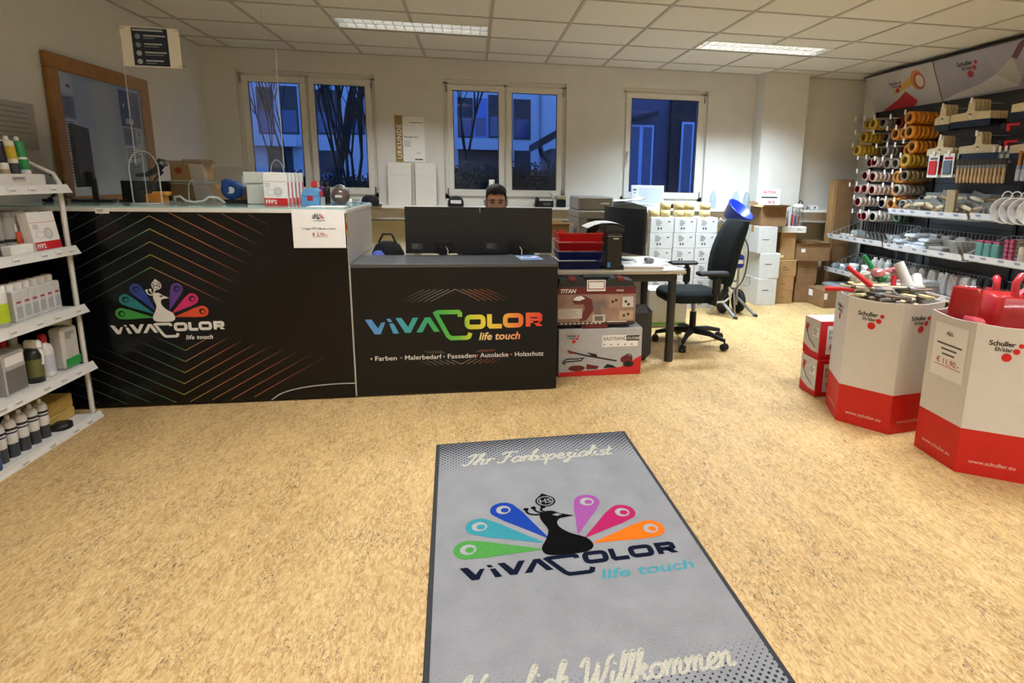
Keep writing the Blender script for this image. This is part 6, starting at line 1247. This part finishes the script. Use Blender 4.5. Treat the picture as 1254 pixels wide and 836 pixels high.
# white mixing buckets lying on their sides at the end of the wall
BW = mat('#d4d4d2', .35)
for i in range(4):
    x, y, z = 4.02, 3.86-.075*i, 1.165+.03
    b = [(.0, .0), (.078, .0), (.096, .135), (.101, .138), (.101, .145), (.094, .145), (.073, .006), (0, .006)]
    t = MB().lathe(b, BW, 22).thing('white_bucket', ['foremost white mixing bucket of the nested row', 'second white mixing bucket of the nested row', 'third white mixing bucket of the nested row', 'last white mixing bucket of the nested row'][i], 'bucket', 'nested white buckets', (x+.11, y-.03, z)); t.rotation_euler = (0, -pi/2, radians(25))
    MB().tube([(.098+.045*sin(a), .035*cos(a), .14) for a in [pi*q/10 for q in range(11)]], .0045, BW, 6).part('handle', t)
MB().bb(4.16, 4.40, 3.48, 3.86, 1.096, 1.099, RAILM).part('bucket_board', dw)
for i in range(3): MB().lathe([(0, 0), (.075, 0), (.08, .012), (.08, .04), (0, .04)], BW, 22).thing('white_tray', ['lowest white flat tub beside the buckets', 'middle white flat tub beside the buckets', 'topmost white flat tub beside the buckets'][i], 'tub', 'flat white tubs beside the buckets', (4.32, 3.64, 1.262+.042*i))
MB().bb(4.25, 4.40, 3.56, 3.72, 1.10, 1.26, BW, c=.01).thing('white_tub', 'square white tub under the flat tubs beside the buckets', 'tub')
# basket goods at z .79
rg = random.Random(31)
def pillow(name, label, cat, loc, w, d, h, c, group, rz=0, rough=.3):
    R = []
    for z, k in ((0, .92), (.25, 1.0), (.7, .98), (.95, .86), (1, .6)):
        R.append([(p[0]*k*rg.uniform(.93, 1.05), p[1]*k*rg.uniform(.93, 1.05), z*h*rg.uniform(.86, 1.04)) for p in rr(w, d, min(w, d)*.18, 2)])
    return MB().loft(R, mat(c, rough, n=.18, ns=45), smooth=False).thing(name, label, cat, group, loc, rz)
def inbasket(y0, y1, z, rows, fn):
    y = y0-.05
    while y > y1+.05: y -= fn(y)
for j, (y, n) in enumerate(((5.03, 3), (4.88, 5), (4.75, 4))):
    for i in range(n): pillow('padded_bag', 'crinkled white plastic bag piled in the basket below the trowels', 'bag', (4.25+rg.uniform(-.03, .03), y+rg.uniform(-.02, .02), .748+.034*i), .2, .13, .034, '#c9ced2', 'white bags in the basket below the trowels', rg.uniform(-.3, .3))
for i in range(6): MB().bb(-.004, .004, -.07, .07, 0, .16, mat(['#9a948a', '#a9a49c', '#8f8a80'][i % 3], .5), c=.002).thing('sanding_sheet_pack', ['beige sanding sheet pack leaning in the basket below the trowels', 'pale grey sanding sheet pack leaning in the basket below the trowels', 'brownish sanding sheet pack leaning in the basket below the trowels'][i % 3], 'packaging', 'sanding packs in the basket below the trowels %d' % (i % 3), (4.2+.035*i, 4.36, .748), .1*i-.2).rotation_euler = (0, -.35, .15*i-.3)
for i in range(3): MB().bb(-.1, .1, -.07, .07, 0, .025, mat('#a5a099', .5), c=.004).thing('sanding_pad', 'flat grey pad pack lying in the basket below the trowels', 'packaging', 'flat pads in the basket below the trowels', (4.25, 4.57, .747+.026*i), .1*i)
# basket below the buckets
for i in range(3): t = MB().bb(-.05, .05, -.035, .035, 0, .16, mat('#5d8f84', .5), c=.01).thing('sponge_pack', 'teal green sponge pack with a pink top in the basket below the buckets', 'packaging', 'teal sponge packs', (4.2+.0*i, 4.10-.075*i, .757)); MB().bb(-.045, .045, -.03, .03, .16, .178, mat('#a8506c', .5), c=.004).part('pink_header', t)
for i in range(12): k_ = i % 6; t = MB().cyl((0, 0, 0), (.2, 0, 0), .017, mat('#d6c6c8', .5), 12).thing('roller_sleeve', 'small white and pink roller sleeve stacked in the basket below the buckets', 'paint roller', 'roller sleeves in the basket below the buckets', (4.16, 3.86-.036*(i//6)*1.2, .776+.035*k_), .02); MB().cyl((-.002, 0, 0), (.03, 0, 0), .0174, mat('#b0506a', .5), 12).part('pink_end', t)
for i in range(3): t = MB().lathe([(.0, 0), (.028, 0), (.03, .01), (.03, .15), (.02, .165), (0, .165)], mat('#c4b998', .6), 14).thing('roller_sleeve', 'upright cream roller sleeve in the basket below the buckets', 'paint roller', 'upright cream sleeves in the basket below the buckets', (4.17, 3.72-.075*i, .757)); MB().lathe([(.0305, .03), (.0305, .11)], mat('#b8b2a4', .5), 14).part('label_wrap', t)
for i in range(4): pillow('orange_pack', 'orange and white wrapped pack in the basket below the buckets', 'packaging', (4.15+.05*(i % 2), 3.52-.06*i, .757), .1, .07, .08, '#b8603c', 'orange packs in the basket below the buckets', .2*i)
# left basket, upper and lower
for i in range(3): tape_roll('crepe_tape', 'white tape roll lying in the upper basket under the tapes', '#c9c6be', .035, .022, .05, (4.2, 5.99-.08*i, .785), (0, pi/2, .2), 'white rolls in the upper basket under the tapes')
for i in range(4): MB().cyl((0, 0, 0), (.16, .02, 0), .024, mat(['#9a7a50', '#5a4a30'][i % 2], .6), 12).thing('roller_refill', ['light brown roller lying in the upper basket under the tapes', 'dark brown roller lying in the upper basket under the tapes'][i % 2], 'paint roller', 'brown rollers in the upper basket under the tapes %d' % (i % 2), (4.15, 5.76-.055*i, .78), .3)
for i in range(5): t = empty('hand_tool', 'black handled tool in a clear pack in the upper basket under the tapes', 'tool', (4.2, 5.50-.06*i, .76), 0, 'black tools in the upper basket under the tapes'); MB().tube([(0, 0, .0), (.02, .01, .06), (-.01, .03, .12)], .013, BLKPL, 8).part('handle', t); MB().bb(-.03, .05, -.005, .02, .03, .12, FILM, c=.004).part('clear_pack', t)
for i in range(4): t = MB().lathe([(0, 0), (.045, 0), (.05, .1), (.045, .11), (0, .11)], mat('#c9ccc6', .4), 16).thing('white_pot', ['white pot with a lid in the lower basket under the tapes', 'second white pot in the lower basket under the tapes', 'third white pot in the lower basket under the tapes', 'fourth white pot in the lower basket under the tapes'][i], 'pot', 'pots in the lower basket under the tapes', (4.2+.06*(i % 2), 5.70-.12*i, .372)); MB().lathe([(.05, .11), (.05, .13), (0, .13)], PAPER, 16).part('lid', t)
for i in range(5): pillow('clear_bag', 'clear bag of small hardware in the lower basket under the tapes', 'bag', (4.2+.08*(i % 2), 6.0-.075*i, .372), .14, .08, .1, '#8f979a', 'hardware bags in the lower basket under the tapes', .2*i, .15)
for i in range(3): t = MB().lathe([(0, 0), (.04, 0), (.04, .17), (.03, .19), (0, .19)], mat('#d0d2cc', .4), 16).thing('white_bottle', 'tall white bottle at the back of the lower basket under the tapes', 'bottle', 'tall bottles in the lower basket under the tapes', (4.38, 5.6-.1*i, .372)); MB().lathe([(.02, .19), (.02, .215), (0, .215)], PAPER, 12).part('cap', t)
for i in range(6): pillow('film_pack', 'folded cover film pack in the lower basket under the trowels', 'packaging', (4.24, 4.98-.14*(i//2), .372+.06*(i % 2)), .22, .12, .058, ['#c9b9b4', '#cfcfcc'][i % 2], 'cover film packs in the lower basket under the trowels', .1)
for i in range(6): t = empty('round_brush', 'round brush with black bristles and cream handle in the lower basket under the buckets', 'paint brush', (4.2+.1*(i % 2), 4.08-.085*(i//2)-.03*(i % 2), .372), 0, 'round brushes in the lower basket under the buckets'); MB().cyl((0, 0, 0), (0, 0, .16), .022, mat('#c0b48c', .6), 12).part('handle', t); MB().lathe([(.025, .16), (.03, .2), (.028, .24), (0, .245)], mat('#121212', .9), 14).part('bristles', t)
for i in range(8): pillow('film_pack', 'folded cover film pack in the lower basket under the buckets', 'packaging', (4.24, 3.7-.12*(i//2), .372+.06*(i % 2)), .2, .1, .058, ['#b9a9a8', '#c5c5c0'][i % 2], 'cover film packs in the lower basket under the buckets', .1)
# under the wall and at its end
t = carton('carton', 'brown carton with a white label pushed under the display wall', 4.25, 5.78, .001, .24, .36, .2, 0, CARDB2, False); MB().rect(-.04, .04, .1, .17, PAPER, FXM(-.121, .08, 0)).rect(-.04, .0, .1, .17, PAPER, FY(-.08, -.181, 0)).part('label_sticker', t); t.location.x = 3.975; t.location.y = 5.86
carton('tall_carton', 'tall brown carton with a red print beside the tape wall', 4.27, 6.135, .001, .2, .1, 1.43, 0, CARDB2, False, prints=(lambda g, X, w, h: g.ring(w*.85, h*.93, .025, .034, mat('#a8443a', .7, n=0), X, .0008),)); MB().bb(4.115, 4.165, 6.09, 6.19, .001, 1.42, CARDB, c=.004).thing('flat_carton', 'narrow flattened carton leaning at the tall brown carton', 'carton')
# ------------------------------------------------------------ hexagonal display bins
BWH = mat('#d9d5d0', .55, n=.02); BH = .748; RB = .228; BRED = mat('#cc1a12', .5, n=.03)
def bin_(label, corners, prints):
    t = empty('display_bin', label, 'display bin', (0, 0, 0)); c = Vector((sum(p[0] for p in corners)/6, sum(p[1] for p in corners)/6, 0))
    for i in range(6):
        a = Vector((*corners[i], 0)); b = Vector((*corners[(i+1) % 6], 0)); L = (b-a).length; X = frame(a, b-a, (0, 0, 1)); n = 8
        top = [(L*k/n, BH-.012*sin(pi*k/n)) for k in range(n+1)]
        p = MB().prism([(0, RB)] + [(L, RB)] + top[::-1], -.006, 0, BWH, X).part('side_panel', t); MB().bb(0, L, 0.001, RB, -.006, .0002, BRED, X).part('red_band', p)
        g = MB(); dots_logo(g, X @ TR(L*.56, BH-.105, .0008), .0215*L/.283, mat('#d8160f', .5, n=0), DARKINK); g.part('logo', p); g = MB(); g.text('www.schuller.eu', .028, mat('#e8b8b0', .5, n=0), X @ TR(.05, .06, .0008), off=.008); g.part('web_address', p)
    MB().flat([(p[0]*.985+c.x*.015, p[1]*.985+c.y*.015) for p in corners], mat('#b5b0a8', .7), None, .45).part('false_floor', t)
    return t
FARC = [(2.09, 2.85), (2.264, 2.627), (2.544, 2.666), (2.65, 2.929), (2.476, 3.152), (2.196, 3.112)]
NEARC = [(2.31, 2.49), (2.295, 2.21), (2.53, 2.057), (2.78, 2.185), (2.795, 2.465), (2.56, 2.617)]
b1 = bin_('hexagonal white and red display bin filled with brushes', FARC, 0); b2 = bin_('hexagonal white and red display bin filled with red tubs', NEARC, 0)
# price sheet on the nearer bin
a = Vector((*NEARC[0], 0)); b_ = Vector((*NEARC[1], 0)); X = frame(a, b_-a, (0, 0, 1)) @ TR(.035, BH-.32, .0015)
s = MB().rect(0, .21, 0, .27, PAPER, X).thing('price_sheet', 'white price sheet of 11,90 stuck on the bin of red tubs', 'sign'); PK = mat('#b8304a', .6, n=0)
g = MB(); peacock(g, X @ TR(.1, .215, .0006), .00011, INK, '#2a2a30', ['#6a6a70']*3+['#8a5a62']*3, None, '#efeeea', '#efeeea', dz=.0002); g.part('emblem', s)
MB().rect(0.025, 0.185, .165, .165+.009, mat('#55555a', .6, n=0), X, .0006).part('lettering', s); MB().rect(0.055, 0.155, .14, .14+.009, mat('#55555a', .6, n=0), X, .0006).part('lettering', s); MB().rect(0.065, 0.145, .115, .115+.009, mat('#55555a', .6, n=0), X, .0006).part('lettering', s); MB().text('€ 11,90.-', .04, PK, X @ TR(.108, .07, .0006), al='CENTER', off=.015).rect(.02, .195, .058, .0615, PK, X, .0006).part('price_lettering', s)
# goods in the brush bin
CX_, CY_ = 2.37, 2.89; rg = random.Random(5)
FLOORZ = .452
def brushpack(i, x, y, z, a, tl, r2):
    t = empty('brush_pack', ['cream bristle brush tossed into the brush bin', 'grey bristle brush tossed into the brush bin', 'dark bristle brush tossed into the brush bin', 'yellow bristle brush tossed into the brush bin'][i % 4], 'paint brush', (x, y, z), 0, 'brushes in the brush bin %d' % (i % 4)); t.rotation_euler = (tl, r2, a)
    MB().bb(-.10, -.0, -.012, .012, -.006, .006, [PLY, mat('#bdb3a0', .5), mat('#7d6a58', .5), mat('#d8c98a', .5)][i % 4], c=.004).part('handle', t); MB().bb(0, .035, -.03, .03, -.008, .008, STEEL, c=.002).part('ferrule', t); MB().bb(.035, .095, -.028, .028, -.008, .008, mat(['#c9bfa4', '#8f8a84', '#3a342e', '#d9cd9a'][i % 4], .9), c=.003).part('bristles', t)
bi = 0
for lay in range(4):                                   # loose layers, each laid across the one below
    a = .5+lay*1.15; z = .742+.022*lay; rad = (.215, .205, .16, .1)[lay]
    for u in (-.105, .105):
        for v in [-.21+.07*k for k in range(7)]:
            if math.hypot(u, v) > rad: continue
            ju, jv = u+rg.uniform(-.012, .012), v+rg.uniform(-.004, .004)
            brushpack(bi, CX_+ju*cos(a)-jv*sin(a), CY_+ju*sin(a)+jv*cos(a), z+rg.uniform(0, .006), a+(pi if bi % 2 else 0)+rg.uniform(-.15, .15), rg.uniform(-.25, .25), rg.uniform(-.03, .05)); bi += 1
MB().loft([[(CX_+k*.2*cos(q), CY_+k*.2*sin(q), z) for q in [2*pi*i/16 for i in range(16)]] for k, z in ((1.05, FLOORZ+.002), (1.1, .68), (.8, .725), (.2, .735))], mat('#b9ad98', .7, n=.3, ns=40)).thing('goods_heap', 'heap of wrapped goods under the brushes in the brush bin', 'goods')
for i, (p0, p1, c, lb) in enumerate([((2.23, 2.86, .80), (2.13, 2.95, .90), '#c8141a', 'red paint roller handle sticking out of the brush bin'), ((2.40, 3.0, .80), (2.31, 3.06, .95), '#17834a', 'green bottle brush handle sticking out of the brush bin'), ((2.42, 2.92, .78), (2.425, 2.93, .85), '#c83038', 'short red handle upright in the brush bin'), ((2.52, 2.9, .76), (2.47, 2.96, .92), '#d6d8d4', 'thick white foam roller leaning in the brush bin'), ((2.56, 2.88, .74), (2.60, 2.96, .84), '#cfd2d0', 'second white foam roller in the brush bin')]):
    r = .016 if i < 3 else .032; t = MB().cyl(p0, p1, r, mat(c, .4), 14, r1=r*.85).thing('roller_grip' if 0 else ('paint_roller' if i < 3 else 'foam_roller'), lb, 'paint roller')
    if i == 1: MB().bb(p0[0]-.03, p0[0]+.035, p0[1]-.03, p0[1]+.0, p0[2]+.0, p0[2]+.04, mat(c, .4), c=.012).part('guard', t)
MB().cyl((2.11, 2.955, .768), (2.035, 3.0, .762), .014, RED, 12).cyl((2.17, 2.92, .765), (2.11, 2.955, .768), .012, RED, 12).thing('paint_roller', 'red handle poking out over the rim beside the sander cartons', 'paint roller')
for i in range(6): pillow('wrapped_roll', ['white wrapped refill in the brush bin', 'clear wrapped refill in the brush bin', 'pink wrapped refill in the brush bin'][i % 3], 'packaging', (2.29+.04*i, 3.03-.006*i+.02*((i*3) % 2), .795+.02*(i % 3)), .12, .06, .045, ['#d0cdc6', '#b9b5ad', '#c77a80'][i % 3], 'wrapped refills in the brush bin %d' % (i % 3), .7*i, .25)
# red tubs and trays in the red tub bin
RT = mat('#b80f16', .3, n=.06); NX, NY = 2.55, 2.335
THINF = clear_mat('mat_thin_film', '#fdf0f0', .05, .15, .01)
def red_tub(label, loc, rz, w, d, h, rot=None, handle=True):
    t = empty('red_tub', label, 'tub', loc, rz, None)
    if rot: t.rotation_euler = rot
    R = [[(p[0]*k, p[1]*k, z) for p in rr(w, d, .03, 3)] for k, z in ((1, 0), (.97, h*.3), (.84, h), (.80, h+.006))]; MB().loft(R, RT).part('body', t)
    MB().tube([(p[0]*1.01, p[1]*1.01, .006) for p in rr(w, d, .03, 3)], .006, RT, 6, closed=True).part('rim', t)
    if handle:
        PKR = mat('#cc3a44', .25); MB().tube([(-w*.12, -d*.2, h), (-w*.14, -d*.2, h+.07), (-w*.05, -d*.15, h+.105), (w*.12, -d*.05, h+.105), (w*.2, d*.05, h+.09)], .017, PKR, 8).part('grip', t); MB().prism([(w*.02, h), (w*.36, h), (w*.2, h+.05)], -.02, .02, PKR, FY(0, .02, 0)).part('wedge', t)
    MB().loft([[(p[0]*k, p[1]*k, z) for p in rr(w*1.04, d*1.04, .035, 3)] for k, z in ((1, .0), (.98, h*.3), (.86, h+.008), (.6, h+.02), (.2, h+.022))], THINF, caps=False).part('film_wrap', t)
    return t
red_tub('large film wrapped red paint tray with grip lying across the bin', (2.615, 2.325, .70), -.35, .29, .24, .145)
red_tub('narrow red paint tray standing beside the price sheet', (2.40, 2.395, .70), -1.0, .15, .06, .17, None, False)
red_tub('red paint tray leaning at the back of the bin', (2.66, 2.50, .70), .5, .1, .07, .1)
MB().loft([[(NX+k*.19*cos(q), NY+k*.19*sin(q), z) for q in [2*pi*i/16 for i in range(16)]] for k, z in ((1, FLOORZ+.002), (1, .66), (.6, .695), (.2, .699))], mat('#8f1018', .5, n=.2, ns=20)).thing('goods_heap', 'heap of red wrapped goods filling the red tub bin', 'goods')
for i, (x, y, a) in enumerate(((2.375, 2.31, 1.4), (2.47, 2.50, .5))): pillow('film_bag', 'crinkled film bag with pale red contents in the red tub bin', 'bag', (x, y, .70), .10, .06, .05, '#c0505a', 'film bags in the red tub bin', a, .2)
# two sander cartons left of the brush bin
for k, lb in enumerate(('red and white sander carton on the floor beside the brush bin', 'red and white sander carton stacked on the other beside the brush bin')):
    t = empty('sander_carton', lb, 'carton', (2.178+.006*k, 3.205+.012*k, .0005+.252*k), 0); w, d, h = .30, .18, .25
    MB().bb(0, w, 0, d, 0, h, mat('#c4141a', .5, n=.04), c=.003).part('carton', t)
    X = FXM(-.0006, d, 0); g = MB().flat([(.003, .003), (d*.6, .003), (d*.99, .05), (d*.99, h-.003), (.003, h-.003)], mat('#c9c9c6', .5), X)
    g = MB().rect(.003, d-.003, .04, h-.003, mat('#c9c9c6', .5), X); dots_logo(g, X @ TR(.055, .2, .0006), .008, REDINK, DARKINK); g.stroke([(.03, .16), (.07, .11), (.14, .07)], .008, MAR, X, .0006).flat([(.02, .17), (.03, .21), (.05, .2), (.045, .15)], mat('#b02228', .5), X, .0007).flat([(.0035, .0405), (.1, .0405), (.0035, .07)], REDINK, X, .0008).rect(.1, .165, .14, .2, PAPER, X, .0006).lines(random.Random(1), .105, .16, .145, .195, 5, GREYINK, X, .001)
    g.part('printed_end', t)
    X = FY(0, -.0006, 0); MB().rect(.05, .25, .03, h-.03, mat('#d6d2ce', .5), X).text('EASY', .034, DARKINK, X @ TR(.06, .17, .0006), off=.01).text('SAND', .034, DARKINK, X @ TR(.06, .135, .0006), off=.01).disc(.11, .08, .035, mat('#8a2028', .5), X, .0006, 14).disc(.12, .065, .025, DARKINK, X, .001, 12).part('printed_front', t)
    if k: MB().bb(.004, w-.004, .004, d-.004, h+.0003, h+.0008, mat('#cfcfcb', .5)).text('EASYSAND', .03, GREYINK, FZ(.05, .07, h+.0012)).part('printed_top', t)

# more goods in the lower baskets, seen between the bins and the rails
for i in range(7): pillow('film_pack', 'flat white film pack stacked at the back of the lower basket under the trowels', 'packaging', (4.40, 5.02-.125*i, .372), .12, .10, .20, ['#c3c3c0', '#b9adab', '#cfc9c0'][i % 3], 'film packs at the back of the lower basket under the trowels', .05)
for i in range(6): pillow('glove_bag', 'white bag of gloves at the back of the upper basket under the tapes', 'bag', (4.40, 5.98-.14*i, .757), .12, .11, .10, ['#b9bcbc', '#8c8f90'][i % 2], 'glove bags at the back of the upper basket under the tapes', .05)
for i in range(5): pillow('grey_pack', 'grey pack at the back of the basket below the trowels', 'packaging', (4.41, 5.0-.16*i, .747), .11, .13, .17, ['#8f8c84', '#a09d96'][i % 2], 'grey packs at the back of the basket below the trowels', .05)
for i in range(6): pillow('cloth_pack', 'beige cloth pack at the back of the basket below the buckets', 'packaging', (4.42, 4.08-.13*i, .762), .1, .11, .16, ['#c9b8b4', '#b5b2a8'][i % 2], 'cloth packs at the back of the basket below the buckets', .05)
for i in range(7): pillow('clear_bag', 'clear bag of hooks at the back of the lower basket under the tapes', 'bag', (4.44, 6.0-.12*i, .372), .08, .1, .17, ['#7f878a', '#a3a9aa'][i % 2], 'bags at the back of the lower basket under the tapes', .05, .15)
